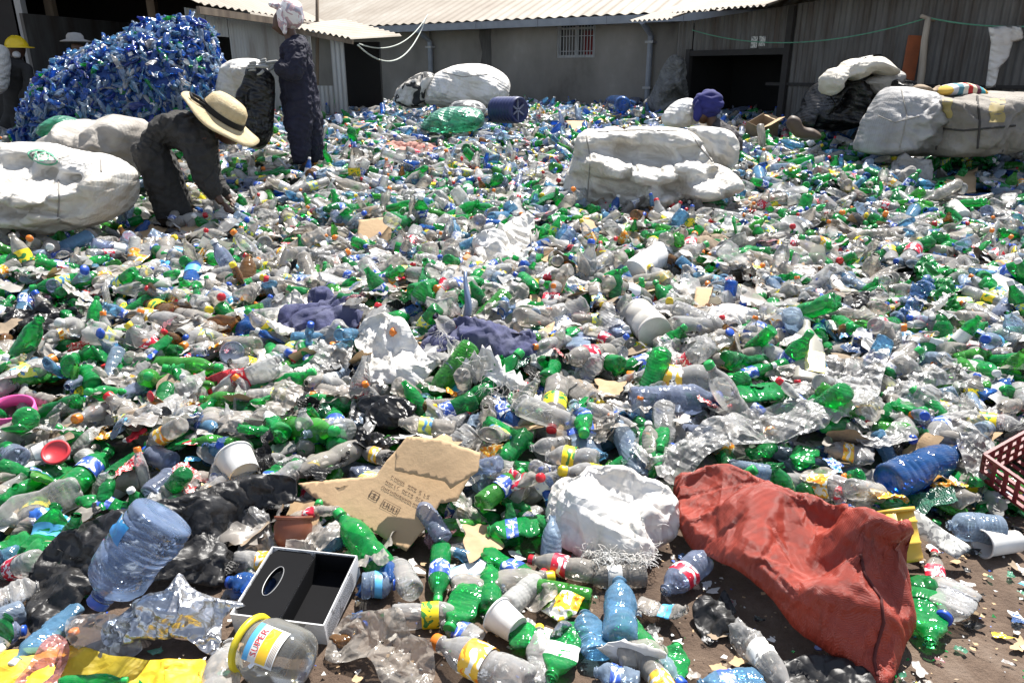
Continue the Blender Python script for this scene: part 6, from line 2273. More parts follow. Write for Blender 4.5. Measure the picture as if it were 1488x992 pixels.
sheet('crumpled_paper', [(1280, 268, .02), (1300, 262, .05), (1330, 270, .05), (1320, 284, .02)], M_paper, 'white paper scrap in front of the grey crushed paper bag', 'paper', amp=.02, freq=9, step=.015, seed=106, excl=False, wr=(.10, 10, .3))
sheet('paper_sheet', [(1418, 388, .08), (1436, 386, .1), (1486, 414, .06), (1470, 424, .05), (1450, 428, .05)], M_paper, 'clean white folded paper beside green bottles at the heap edge', 'paper', amp=.006, freq=6, step=.015, seed=107, curve=1)
sheet('blue_wrapper', [(40, 750, .06), (75, 738, .08), (108, 760, .07), (90, 778, .05), (60, 772, .05)], printed('water_print', [(.05, .35, .7), (.7, .75, .78), (.03, .12, .45)], 12, .35), 'crumpled blue and white wrapper between crushed green bottles and the black tarp', 'wrapper', amp=.02, freq=10, step=.008, seed=108, wr=(.14, 12, .1))

# ------------------------------------------------------------------ foreground rigid things
def big_jug():
    P1, P0 = on(139, 880, .13), on(228, 762, .32)
    ax = P1 - P0
    R = 53 * depth(P0.lerp(P1, .4)) / F
    # sits on the tarp: neck towards the camera
    o = make_bottle(P0 - ax * .12, P1, R, 'jug', 1, 'jugblue', 'blue', None, 0, 'water_jug')
    tag(o, 'big ribbed blue water jug lying neck down on the black tarp', 'water jug')
    # small blue label on its upper side
    pr = proto('jug', 1)
    th = np.linspace(-.55, .35, 10)
    zz = np.linspace(.16, .36, 8)
    V, Fc = [], []
    z_, r_ = prof_jug(0)
    for z in zz:
        for t in th:
            r = .32 * 1.02
            V.append((r * math.cos(t), r * math.sin(t), z))
    V = pr.deform(np.array(V))
    for j in range(7):
        for i in range(9): Fc.append((j * 10 + i, j * 10 + i + 1, (j + 1) * 10 + i + 1, (j + 1) * 10 + i))
    lb = mobj('label', V, Fc, printed('jug_label', [(.02, .22, .55), (.03, .3, .62), (.6, .65, .7)], 5, .4), o)
    for t in (.1, .4, .7, .95):
        q = P0.lerp(P1, t)
        FOOT.append((q.x, q.y, R * .9, 3))
    LAND.append(('the big blue jug', P0.lerp(P1, .5).x, P0.lerp(P1, .5).y))


PETS['jugblue'] = ((.80, .88, .98), (.36, .52, .86), .17, .55)
PETS['deepjug'] = ((.10, .30, .75), (.03, .15, .45), .5, .4)
big_jug()


def xf(o, P, zdir, xdir):
    z = Vector(zdir).normalized(); x = Vector(xdir); x = (x - z * x.dot(z)).normalized()
    M = Matrix((x, z.cross(x), z)).transposed().to_4x4()
    M.translation = P
    o.matrix_world = M
    return o


def jar():
    root = empty('plastic_jar')
    M_j = pet('jar_plastic', (.93, .94, .92), (.62, .62, .58), .16, .6, .07, 4, .3)
    prof = [(0, .01), (0, .060), (.005, .074), (.02, .082), (.055, .085), (.115, .085), (.135, .078), (.148, .066), (.152, .063), (.168, .063)]
    mb = MB().lathe(prof, 40, None, False, False)
    V = np.array(mb.V)
    V[:, :2] *= (1 - .025 + .02 * vnoise(V * 22, 4))[:, None]
    mobj('glassy_body', V, mb.F, M_j, root, True)
    M_rim = solid('yellow_rim', (.85, .70, .03), .35)
    mobj('rim', MB().lathe([(.156, .066), (.156, .078), (.166, .080), (.172, .076), (.172, .066), (.156, .066)], 40, None, False, False).V, MB().lathe([(.156, .066), (.156, .078), (.166, .080), (.172, .076), (.172, .066), (.156, .066)], 40, None, False, False).F, M_rim, root, True)
    # label with the word SUPER
    def wrap(x, z, r=.0868): return (r * math.cos(x / r), r * math.sin(x / r), z)
    def panel(x0, x1, z0, z1, nm, mat, r, n=12):
        V, Fc = [], []
        for j in range(2):
            for i in range(n + 1): V.append(wrap(x0 + (x1 - x0) * i / n, (z0, z1)[j], r))
        for i in range(n): Fc.append((i, i + 1, n + 2 + i, n + 1 + i))
        return mobj(nm, V, Fc, mat, root, True)
    panel(-.050, .050, .030, .122, 'label', solid('label_white', (.78, .78, .74), .45), .0868)
    panel(-.050, .050, .106, .122, 'label_band', solid('label_sky', (.10, .42, .72), .45), .0874)
    panel(-.046, .046, .052, .082, 'label_picture', printed('apricot_print', [(.9, .55, .03), (.92, .68, .08), (.85, .35, .02)], 30, .4), .0874)
    V, Fc = text_mesh('SUPER', .026)
    V2 = [wrap(v[0], .0925 + v[1], .0882) for v in V]
    mobj('lettering', V2, Fc, solid('ink_red', (.60, .03, .04), .5), root, False)
    for k in range(4):
        panel(-.044, .040 - (k % 2) * .02, .034 + k * .004, .0355 + k * .004, 'small_print', solid('ink_brown', (.25, .14, .06), .6), .0874)
    # the word runs along the jar axis; the jar lies on its side
    P = on(450, 965, .075)
    Q = on(352, 925, .085)
    ax = (Q - P).normalized()
    P = on(400, 950, .085) - ax * .085
    xf(root, P, ax, Vector((.0, -.55, .83)))
    tag(root, 'clear plastic jar with yellow rim and a SUPER label lying before the black box', 'jar')
    LAND.append(('the clear jar', P.x, P.y)); FOOT.append((P.x + ax.x * .08, P.y + ax.y * .08, .12, 5)); FOOT.append((P.x, P.y, .1, 5))


jar()


def black_box():
    root = empty('open_box')
    M_bk = solid('box_lining', (.008, .008, .009), .9, spec=.15)
    M_w = printed('box_print', [(.72, .72, .72), (.70, .70, .70), (.76, .76, .76), (.35, .35, .35)], 24, .6)
    A = on(345, 918, .0)      # near left corner
    B = on(478, 935, .0)     # near right corner
    C = on(533, 850, .0)
    D = on(452, 822, .09)
    x = (B - A); W = x.length
    y = (C - B); Lh = y.length
    W, Lh, Hh = W * .98, Lh * 1.0, .075
    # open tray: half covered by lid panel with oval cut-out, lined in black
    t = .004
    wp = W * .52
    def seg(nm, mb, mat): q = mb.build(nm, mat, root); return q
    seg('outer_wall', MB().box(0, W, -t, 0, 0, Hh).box(0, W, Lh, Lh + t, 0, Hh).box(-t, 0, -t, Lh + t, 0, Hh).box(W, W + t, -t, Lh + t, 0, Hh).box(0, W, 0, Lh, -t, 0), M_w)
    seg('lining', MB().box(wp, W - .001, .001, .004, .001, Hh - .001).box(wp, W - .001, Lh - .004, Lh - .001, .001, Hh - .001).box(W - .004, W - .001, .004, Lh - .004, .001, Hh - .001).box(wp, wp + .003, .004, Lh - .004, .001, Hh - .006).box(wp + .003, W - .004, .004, Lh - .004, .001, .004), M_bk)
    # top panel with oval
    n = 32
    V, Fc = [], []
    cx, cy, ra, rb = wp * .42, Lh * .52, wp * .15, Lh * .22
    out = []
    for k in range(n):
        a = 2 * math.pi * k / n
        c_, s_ = math.cos(a), math.sin(a)
        sc = min((wp / 2) / (abs(c_) + 1e-9), (Lh / 2) / (abs(s_) + 1e-9))
        out.append((max(0.001, min(wp, wp / 2 + c_ * sc)), max(0.001, min(Lh - .001, Lh / 2 + s_ * sc))))
    for (a, b) in out: V.append((a, b, Hh - .004))
    for k in range(n):
        a = 2 * math.pi * k / n
        V.append((cx + ra * math.cos(a), cy + rb * math.sin(a), Hh - .004))
    for k in range(n):
        V.append((V[n + k][0], V[n + k][1], Hh - .02))
    for k in range(n):
        j = (k + 1) % n
        Fc += [(k, j, n + j, n + k), (n + k, n + j, 2 * n + j, 2 * n + k)]
    mobj('inner_panel', V, Fc, M_bk, root, False)
    V = [];
    rim = MB().tube([(cx + ra * math.cos(a), cy + rb * math.sin(a), Hh - .003) for a in [2 * math.pi * k / 32 for k in range(33)]], .0012, 5)
    rim.build('oval_rim', solid('grey_rim', (.35, .35, .35), .4), root)
    mb = MB().box(-t, W + t, -t - .001, -.0005 - t * .1, Hh + .0005, Hh + .003).box(-t, -.0005, -t, Lh + t, Hh + .0005, Hh + .003).box(-t, W + t, Lh + .001, Lh + t, Hh + .0005, Hh + .003).box(W + .0005, W + t, -t, Lh + t, Hh + .0005, Hh + .003)
    mb.build('edge_trim', solid('edge_white', (.7, .7, .7), .6), root)
    # small print rows on the long white side
    pr = MB()
    r_ = random.Random(5)
    for j in range(7):
        a = .01
        while a < Lh * .8:
            w_ = r_.uniform(.002, .008)
            pr.box(W + t + .0008, W + t + .0012, a, a + w_, .012 + j * .008, .0145 + j * .008)
            a += w_ + .0025
    pr.build('small_print', solid('ink_grey', (.12, .12, .12), .6), root)
    X = x.normalized()
    up = Vector((.06, -.16, 1)).normalized()
    Z = (up - X * up.dot(X)).normalized()
    Yv = Z.cross(X)
    M = Matrix((X, Yv, Z)).transposed().to_4x4()
    M.translation = A - Z * .0
    root.matrix_world = M
    tag(root, 'open shallow box, black lining inside and white printed outside, with an oval hole', 'box')
    for (u, v) in ((.25, .25), (.75, .25), (.25, .75), (.75, .75)):
        q = A + X * W * u + Yv * Lh * v
        FOOT.append((q.x, q.y, .09, 5))
    LAND.append(('the open black box', (A + X * W * .5 + Yv * Lh * .5).x, (A + X * W * .5 + Yv * Lh * .5).y))


black_box()


def cup(px0, py0, px1, py1, w0, label, nm='paper_cup', mat=None, land=None, flare=1.22):
    """base pixel -> rim pixel"""
    P0 = on(px0, py0); R = w0 / 2 * depth(P0) / F
    P0 = on(px0, py0, R * 1.0); P1 = on(px1, py1, R * flare)
    L = (P1 - P0).length
    root = empty(nm)
    r0, r1 = R, R * flare
    prof = [(.006, .001), (.006, r0 * .93), (0, r0 * .95), (0, r0), (.004, r0), (L * .5, (r0 + r1) / 2), (L - .004, r1), (L - .002, r1 + .003), (L, r1 + .003), (L + .002, r1), (L - .003, r1 - .002), (.012, r0 - .003), (.012, .001)]
    m = mat or solid('cup_white', (.76, .75, .72), .5, nscale=6)
    mobj('cup_wall', MB().lathe(prof, 36, None, False, False).V, MB().lathe(prof, 36, None, False, False).F, m, root, True)
    rr = MB().lathe([(L - .003, r1 + .001), (L - .003, r1 + .0045), (L + .003, r1 + .0045), (L + .003, r1 + .001)], 36, None, False, False)
    mobj('rolled_rim', rr.V, rr.F, m, root, True)
    xf(root, P0, P1 - P0, Vector((0, 0, 1)))
    tag(root, label, 'cup')
    FOOT.append((P0.lerp(P1, .5).x, P0.lerp(P1, .5).y, L * .55, 5))
    if land: LAND.append((land, P0.x, P0.y))


cup(752, 915, 722, 892, 40, 'white paper cup lying on the soil, base toward the viewer', land='the white cup')
cup(1478, 786, 1428, 790, 30, 'white cup lying by the pale ribbed jug at the heap edge', 'plastic_cup')
cup(356, 690, 340, 664, 44, 'white paper cup wedged beside the yellow labelled bottle', 'paper_cup')


def bucket():
    P0, P1 = on(1312, 818, .05), on(1290, 742, .16)
    root = empty('yellow_bucket')
    L = (P1 - P0).length
    R = .072
    M_yb = solid('yellow_bucket', (.80, .50, .06), .45)
    prof = [(.004, .001), (.004, R * .8), (0, R * .82), (.01, R * .86), (L * .3, R * .9), (L * .31, R * .95), (L * .36, R * .95), (L * .37, R * .92), (L * .7, R), (L * .71, R * 1.05), (L * .75, R * 1.05), (L * .76, R), (L, R * 1.03), (L, R * .98), (.01, R * .8), (.01, .001)]
    mb = MB().lathe(prof, 32, None, False, False)
    mobj('bucket_wall', mb.V, mb.F, M_yb, root, True)
    mb = MB().lathe([(L - .012, R * 1.03), (L - .012, R * 1.1), (L + .001, R * 1.1), (L + .001, R * 1.02)], 32, None, False, False)
    mobj('rim', mb.V, mb.F, M_yb, root, True)
    xf(root, P0, P1 - P0, Vector((1, 0, 0)))
    tag(root, 'orange yellow plastic bucket lying behind the red sack', 'bucket')
    FOOT.append((P0.lerp(P1, .5).x, P0.lerp(P1, .5).y, .09, 5))
    LAND.append(('the yellow bucket', P0.x, P0.y))


bucket()


def crate():
    root = empty('plastic_crate')
    M_c = solid('crate_red', (.26, .035, .04), .5, c2=(.18, .03, .03))
    W, D_, Hh = .24, .18, .13
    mb = MB()
    def frame(a, b, n):     # lattice wall from a to b
        a, b = Vector(a), Vector(b)
        for k in range(n + 1):
            p = a.lerp(b, k / n)
            mb.beam(p, p + Vector((0, 0, Hh)), .012, .008)
        for z in (0.006, Hh * .33, Hh * .66, Hh - .006):
            mb.beam(a + Vector((0, 0, z)), b + Vector((0, 0, z)), .010, .013)
    frame((0, 0, 0), (W, 0, 0), 6); frame((0, D_, 0), (W, D_, 0), 6); frame((0, 0, 0), (0, D_, 0), 4); frame((W, 0, 0), (W, D_, 0), 4)
    mb.build('lattice_wall', M_c, root)
    m2 = MB()
    for k in range(8): m2.box(W * k / 8 + .004, W * k / 8 + .016, .01, D_ - .01, -.006, 0)
    m2.build('base', M_c, root)
    P = on(1490, 742, .05)
    root.location = P
    root.rotation_euler = (math.radians(12), math.radians(-20), math.radians(18))
    tag(root, 'dull red lattice plastic crate at the edge of the heap', 'crate')
    LAND.append(('the red crate', P.x, P.y)); FOOT.append((P.x + .15, P.y + .1, .2, 5))


crate()


def hdpe_jug():
    """white household jug with side handle"""
    root = empty('handled_jug')
    P0, P1 = on(1172, 562, .03), on(1172, 468, .14)
    L = (P1 - P0).length
    W, D_ = .075, .045
    zs = [0, .01, .04, .2, .45, .58, .68, .76, .83, .88, .90, .93, .99, 1.0]
    ws = [.7, .92, 1, 1, 1, .97, .85, .66, .42, .28, .24, .24, .24, .22]
    V, Fc = [], []
    n = 28
    for z, w in zip(zs, ws):
        for k in range(n):
            t = 2 * math.pi * k / n
            c_, s_ = math.cos(t), math.sin(t)
            ex = .75 if z < .7 else 1
            x = math.copysign(abs(c_) ** ex, c_) * W * w
            y = math.copysign(abs(s_) ** ex, s_) * (D_ * min(1, w * 1.1) if z < .8 else W * w)
            # recess for the handle
            if .34 < z < .72 and x < -W * .35: x = x * .55
            V.append((x, y, z * L))
    for i in range(len(zs) - 1):
        for k in range(n): Fc.append((i * n + k, i * n + (k + 1) % n, (i + 1) * n + (k + 1) % n, (i + 1) * n + k))
    Fc.append(tuple(range(n - 1, -1, -1)))
    m = pet('milky_hdpe', (.85, .82, .72), (.72, .69, .58), .72, .25, .3, 6, .3)
    mobj('jug_body', V, Fc, m, root, True)
    hb = MB().tube([(-W * .5, 0, L * .74), (-W * .82, 0, L * .66), (-W * .9, 0, L * .5), (-W * .85, 0, L * .38), (-W * .55, 0, L * .32)], [.009, .010, .010, .010, .009], 8)
    mobj('handle', hb.V, hb.F, m, root, True)
    lab = []
    mb = MB().box(-W * .25, W * .88, -D_ - .003, -D_ - .001, L * .12, L * .42)
    mb.build('label', printed('lemon_label', [(.72, .66, .25), (.78, .74, .4), (.75, .62, .08)], 30, .5), root)
    xf(root, P0, P1 - P0, Vector((1, 0, 0)))
    root.matrix_world = root.matrix_world @ Matrix.Rotation(0, 4, 'Z')
    tag(root, 'milky white handled jug standing upright with a pale yellow label', 'jug')
    LAND.append(('the white handled jug', P0.x, P0.y))
    for t in (.1, .5, .9):
        q = P0.lerp(P1, t); FOOT.append((q.x, q.y, .085, 5))


hdpe_jug()


def canister(pxa, pya, pxb, pyb, w, label, mat, nm='canister', ridges=True):
    P0 = on(pxa, pya); R = w / 2 * depth(P0) / F
    P0, P1 = on(pxa, pya, R), on(pxb, pyb, R)
    L = (P1 - P0).length
    root = empty(nm)
    prof = [(0, .001), (.0, R * .85), (.008, R), (L * .1, R), (L * .12, R * .95), (L * .15, R), (L * .5, R), (L * .52, R * .96), (L * .55, R), (L * .88, R), (L * .92, R * .93), (L * .92, R * .98)]
    mb = MB().lathe(prof, 28, None, False, False)
    V = np.array(mb.V); V[:, :2] *= (1 + .07 * vnoise(V * 18, 6))[:, None]
    mobj('can_wall', V, mb.F, mat, root, True)
    mb = MB().lathe([(L * .92, R * .96), (L * .92, R * 1.0), (L * .99, R * 1.0), (L, R * .94), (L, .001)], 28, None, False, False)
    mobj('lid', mb.V, mb.F, mat, root, True)
    xf(root, P0, P1 - P0, Vector((0, 0, 1)))
    tag(root, label, 'container')
    q = P0.lerp(P1, .5); FOOT.append((q.x, q.y, L * .5, 5)); LAND.append((label.split(' lying')[0].split(' with')[0].replace('dented', 'the dented').replace('white round', 'the white round'), q.x, q.y))


canister(925, 455, 952, 484, 46, 'dented grey white metal can lying beside the dark red piece', solid('enamel_can', (.60, .58, .53), .45, c2=(.42, .38, .32), nscale=8))
canister(962, 368, 918, 398, 34, 'white round tub lying beyond the dented metal can', solid('white_tub', (.78, .77, .74), .45), 'plastic_tub')
canister(1385, 300, 1400, 316, 20, 'small white pill tub lying between green bottles', solid('white_tub', (.78, .77, .74), .45), 'plastic_tub')


def disc(px, py, w, mat, label, nm='round_lid', tilt=(0.3, -.5, 1), h=.05, hole=False, cat='lid'):
    P = on(px, py, h); R = w / 2 * depth(P) / F
    pr = [(0, R * .97), (.004, R), (.012, R), (.014, R * .95), (.013, R * .8), (.009, R * .78), (.009, .001)] if not hole else [(0, R), (.05, R * .98), (.05, R * .90), (.0, R * .88), (0, R)]
    mb = MB().lathe(pr, 32, None, False, False)
    o = mobj(nm, mb.V, mb.F, mat, None, True)
    xf(o, P, Vector(tilt), Vector((1, 0, 0)))
    tag(o, label, cat)
    FOOT.append((P.x, P.y, R * .8, 5))


disc(82, 658, 38, M_redpl, 'round red plastic lid tilted up among bottles near the heap edge', tilt=(.2, -.6, .8), h=.09)
disc(20, 605, 62, solid('hot_pink', (.80, .10, .35), .45), 'hot pink plastic ring bowl at the edge of the heap', 'pink_bowl', hole=True, tilt=(.1, -.2, 1), cat='bowl')
disc(346, 408, 20, solid('teal_lid', (.05, .55, .42), .4), 'small white rimmed teal lid beside a clear bottle', tilt=(.2, -.5, .8))
pt = P_('violet')
disc(338, 514, 36, P_('violet'), 'round blue bottle base facing the viewer behind grey film', tilt=(.05, -.8, .6), h=.1)
def pot():
    P = on(425, 782, .06); root = empty('clay_pot')
    mb = MB().lathe([(-.03, .02), (-.025, .045), (0, .058), (.04, .062), (.06, .055), (.065, .057), (.066, .05), (.04, .055), (0, .05), (-.02, .03)], 28, None, True, False)
    mobj('pot_wall', mb.V, mb.F, solid('terracotta', (.22, .065, .03), .5), root, True)
    mb = MB().lathe([(.062, .055), (.062, .062), (.072, .062), (.072, .052)], 28, None, False, False)
    mobj('rim', mb.V, mb.F, solid('terracotta', (.22, .065, .03), .5), root, True)
    xf(root, P, Vector((0, .5, .8)), Vector((1, 0, 0)))
    tag(root, 'reddish brown round pot in the shade under the torn cardboard', 'pot'); FOOT.append((P.x, P.y, .07, 5))
pot()

# ------------------------------------------------------------------ hero bottles: base px, cap px, width, kind, var, colour, cap, label
B = bottle
B(870, 672, 790, 662, 42, 'soda', 1, 'clear', None, 'yellow', 'clear bottle with a wide yellow label lying beyond the white fringed sack', land='the yellow labelled bottle')
B(1042, 552, 910, 548, 46, 'soda', 1, 'clear', 'orange', 'orange', 'big clear bottle with orange cap and label, just beyond the long pale ribbed bottle', land='the big orange labelled bottle')
B(915, 584, 1048, 578, 46, 'water', 0, 'violet', 'blue', None, 'long pale ribbed bottle with a blue cap, in front of the big orange labelled bottle')
B(822, 556, 874, 590, 36, 'smooth', 2, 'dusty', 'yellow', None, 'dusty crushed bottle with a gold cap beside shredded white cloth')
B(970, 512, 892, 542, 26, 'soda', 1, 'green', 'green', 'blue', 'green bottle with a dark label pointing down beyond the big orange labelled bottle')
B(1068, 600 - 28, 1150, 568, 48, 'smooth', 3, 'green', None, None, 'large crushed dark green bottle beside the white handled jug', land='the large crushed green bottle')
B(1290, 700, 1398, 652, 56, 'jug', 1, 'deepjug', 'blue', None, 'strong blue ribbed water jug lying beyond the newspaper strip', name='water_jug', cat='water jug', land='the blue ribbed jug')
B(1455, 770, 1372, 762, 48, 'jug', 1, 'pale_blue', None, None, 'pale blue ribbed jug lying on its side beside the red crate', name='water_jug', cat='water jug', land='the pale ribbed jug')
B(646, 784, 606, 724, 30, 'water', 1, 'violet', 'blue', None, 'violet tinted bottle with a blue cap resting on the torn cardboard', z0=.03, z1=.07, excl=False)
B(641, 792, 636, 876, 31, 'soda', 0, 'green', 'green', 'blue', 'green bottle with dark blue label, cap down, below the torn cardboard', land='the whole green bottle below the cardboard')
B(690, 850, 652, 915, 44, 'soda', 3, 'green', 'green', None, 'crushed green bottle lying on soil just before the white cup')
B(702, 800, 790, 848, 30, 'soda', 2, 'green', 'green', 'blue', 'squashed green bottle with blue label slanting away from the torn cardboard')
B(784, 762, 705, 772, 42, 'soda', 3, 'green', None, 'blue', 'flattened green bottle with blue and white label beside the white fringed sack')
B(866, 832, 768, 812, 36, 'soda', 1, 'dusty', 'red', 'red', 'clear bottle with a red label lying in front of the white fringed sack', land='the red labelled bottle')
B(1022, 812, 962, 862, 42, 'soda', 1, 'violet', None, 'red', 'clear bottle with a crimson label tucked under the edge of the red sack')
B(902, 935, 900, 838, 50, 'soda', 1, 'sky_blue', None, None, 'large pale blue bottle pointing away from the viewer, in front of the red labelled bottle', z1=.02, land='the large pale blue bottle')
B(870, 950, 848, 888, 44, 'smooth', 2, 'sky_blue', None, None, 'frosted light blue bottle beside the larger pale blue one')
B(925, 875, 1010, 908, 30, 'soda', 4, 'dusty', None, 'sky', 'crushed grey bottle with a blue label near the dark plastic scrap')
B(836, 905, 798, 990, 44, 'soda', 3, 'green', None, 'white', 'crushed green bottle beside the frosted light blue bottle')
B(770, 995, 630, 930, 58, 'soda', 1, 'clear', 'orange', 'orange', 'clear bottle with an orange label and orange cap lying in the foreground', land='the foreground orange labelled bottle')
B(700, 925, 640, 905, 32, 'water', 2, 'clear', None, 'blue', 'small clear bottle with a blue and white label behind the orange capped bottle')
B(340, 815, 425, 818, 32, 'soda', 0, 'clear', None, 'orange', 'clear bottle with an orange label lying on the black tarp')
B(525, 850, 575, 848, 42, 'smooth', 1, 'pale_blue', 'blue', 'sky', 'blue bottle with a turquoise label and blue cap beside the open black box')
B(600, 860, 570, 812, 38, 'water', 1, 'clear', None, None, 'clear ribbed bottle with its base toward the viewer below the torn cardboard')
B(395, 850, 330, 845, 36, 'water', 2, 'blue', 'blue', None, 'dark blue tinted bottle in the shade between black tarp and box')
B(-25, 925, 38, 915, 34, 'water', 1, 'violet', 'blue', None, 'blue tinted bottle with a blue cap lying beside the yellow sheet')
B(-10, 870, 60, 850, 40, 'smooth', 2, 'clear', None, None, 'clear crumpled bottle at the near end of the black tarp')
B(485, 935, 532, 906, 30, 'soda', 2, 'amber', 'blue', None, 'dark brownish bottle with a blue cap under the corner of the box')
B(500, 1010, 185, 990, 26, 'soda', 1, 'green', 'green', None, 'green bottle lying at the very front on the yellow sheet') if False else None
B(85, 995, 186, 988, 26, 'soda', 1, 'green', 'green', None, 'green bottle lying on the yellow sheet at the very front')
B(1395, 850, 1370, 900, 52, 'smooth', 3, 'clear', 'blue', None, 'flattened clear bottle lying on open soil beside the crushed green one', land='the flattened clear bottle')
B(1345, 850, 1352, 940, 44, 'smooth', 3, 'green', None, None, 'long crushed green bottle along the edge of the red sack')
B(1360, 870, 1358, 800, 26, 'soda', 2, 'dusty', 'red', 'red', 'clear bottle with a red and yellow cap end standing by the yellow bucket')
B(50, 800, 95, 755, 44, 'soda', 4, 'green', None, 'sky', 'crushed green bottle with blue label beside the black tarp')
B(20, 780, 70, 830, 44, 'soda', 5, 'green', 'green', None, 'twisted green bottle near the black tarp edge')
B(95, 715, 160, 655, 38, 'soda', 0, 'green', 'green', 'blue', 'whole green bottle with white and blue label slanting above the black tarp', land='the slanting green bottle')
B(215, 640 + 15, 140, 705, 30, 'soda', 2, 'dark_green', None, None, 'crushed dark green bottle next to the slanting one')
B(410, 672, 372, 662, 24, 'soda', 0, 'clear', None, 'yellow', 'clear bottle with yellow and black label next to the paper cup')
B(250, 672, 210, 655, 34, 'water', 1, 'violet', 'blue', None, 'violet blue bottle with a blue cap beyond the black tarp')
B(215, 720, 262, 680, 34, 'water', 1, 'violet', 'blue', None, 'violet blue water bottle lying against the black tarp')
B(492, 655, 484, 590, 32, 'soda', 0, 'green', 'green', 'blue', 'green bottle with a blue label standing above the large torn cardboard', land='the standing green bottle')
B(262, 470, 180, 455, 30, 'soda', 1, 'clear', 'orange', 'orange', 'clear bottle with an orange label pointing away from the violet cloth', land='the slim orange labelled bottle')
B(256, 458, 210, 440, 28, 'soda', 1, 'amber', 'yellow', 'yellow', 'amber bottle with a yellow cap and yellow label')
B(372, 470, 350, 492, 36, 'jug', 0, 'blue', 'blue', None, 'round shouldered blue water jug among bottles beside the violet blue cloth', name='water_jug', cat='water jug', land='the round blue jug')
B(70, 510, 20, 520, 32, 'soda', 1, 'clear', 'orange', 'yellow', 'clear bottle with a yellow label in front of the black bin bag')
B(1268, 580, 1255, 615, 28, 'soda', 1, 'clear', None, 'yellow', 'small clear bottle with an orange yellow label numbered 25', land='the numbered small bottle')
B(1270, 665, 1195, 650, 36, 'soda', 2, 'clear', None, 'orange', 'clear bottle with a salmon orange label beyond the red sack')
B(1088, 660, 1130, 650, 26, 'soda', 2, 'green', None, None, 'crushed green bottle end beside the large clear film')
B(1175, 650, 1160, 680, 30, 'soda', 3, 'green', None, None, 'green bottle base just beyond the red sack corner')
B(1430, 700, 1450, 670, 34, 'soda', 2, 'green', None, None, 'green bottle end wrapped in film beside the red crate')
B(764, 630, 716, 686, 32, 'soda', 1, 'green', 'green', None, 'green bottle with its round base up behind the white fringed sack')
B(1408, 352, 1345, 345, 20, 'soda', 1, 'green', 'green', None, 'green bottle lying in front of white folded paper')
B(1080, 490, 1096, 450, 22, 'soda', 0, 'green', 'green', 'blue', 'small green bottle with blue label pointing away beside the pale cardboard')
B(450, 370, 384, 372, 26, 'soda', 1, 'clear', None, 'orange', 'clear bottle with an orange label lying beyond the violet blue cloth')
B(600, 425, 575, 450, 20, 'soda', 0, 'green', 'green', None, 'small green bottle lying above the stiff white cloth')
B(655, 620, 690, 575, 24, 'soda', 2, 'clear', 'red', 'red', 'clear bottle with red label upright by the shredded cloth')
B(575, 668, 520, 655, 26, 'soda', 1, 'dusty', 'orange', 'orange', 'small red and blue printed bottle against the torn cardboard')
B(970, 985, 985, 935, 40, 'soda', 3, 'green', None, None, 'crushed green bottle behind the folded white sheet')
B(1110, 985, 1010, 995, 40, 'soda', 3, 'sky_blue', None, 'blue', 'squashed light blue bottle at the very front near the red sack')
B(930, 985, 860, 975, 34, 'water', 2, 'pale_blue', None, 'blue', 'pale blue bottle with blue label under the folded white sheet')
def number_25():
    o = [x for x in bpy.data.objects if x.get('label', '').startswith('small clear bottle with an orange yellow label')][0]
    V, Fc = text_mesh('25', .12)
    pr = proto('soda', 1)
    r = .14 * 1.05
    V2 = []
    for v in V:
        a = v[1] / r * 1.0 + (.3)
        V2.append((r * math.cos(a), r * math.sin(a), .51 - v[0]))
    V2 = pr.deform(np.array(V2))
    mobj('lettering', V2, Fc, solid('ink_navy', (.02, .02, .10), .6), o, False)
number_25()


def crimson_mark():
    o = [x for x in bpy.data.objects if x.get('label', '').startswith('clear bottle with a crimson label')][0]
    pr = proto('soda', 1)
    for nm, pts, mat, r in (('round_mark', None, solid('label_white', (.78, .78, .74), .45), .14 * 1.04), ('lettering', 'VIN', solid('ink_black', (.01, .01, .01), .6), .14 * 1.055)):
        if pts:
            V, Fc = text_mesh(pts, .075)
        else:
            V = np.array([(0, 0, 0)] + [(.062 * math.cos(k * math.pi / 10), .05 * math.sin(k * math.pi / 10), 0) for k in range(20)])
            Fc = [(0, 1 + k, 1 + (k + 1) % 20) for k in range(20)]
        V2 = np.array([(r * math.cos(v[1] / r + 1.0), r * math.sin(v[1] / r + 1.0), .50 - v[0]) for v in V])
        mobj(nm, pr.deform(V2), Fc, mat, o, False)
crimson_mark()
# ------------------------------------------------------------------ scattered bottles
def excluded(x, y):
    """how deep the point lies inside a placed thing's footprint (0 free)"""
    ex = np.zeros(len(x), bool)
    for (cx, cy, r, z) in FOOT:
        ex |= (x - cx) ** 2 + (y - cy) ** 2 < r * r
    for A, z in FOOTP:
        lo, hi = A.min(0), A.max(0)
        m = (x > lo[0]) & (x < hi[0]) & (y > lo[1]) & (y < hi[1])
        if m.any():
            idx = np.where(m)[0]
            ex[idx] |= inside(np.stack([x[idx], y[idx]], 1), A)
    return ex


def front_edge(x):
    return 2.0 + .10 * np.sin(x * 2.3) + np.where(x > .35, .20, 0) + np.where(x > 1.3, .12, 0) - np.where(x < -.9, .2, 0)


def sample_field(n, y0, y1, rng, spread=.80):
    y = np.sqrt(rng.uniform(y0 * y0, y1 * y1, n))
    x = rng.uniform(-1, 1, n) * (y * spread + .25)
    return x, y


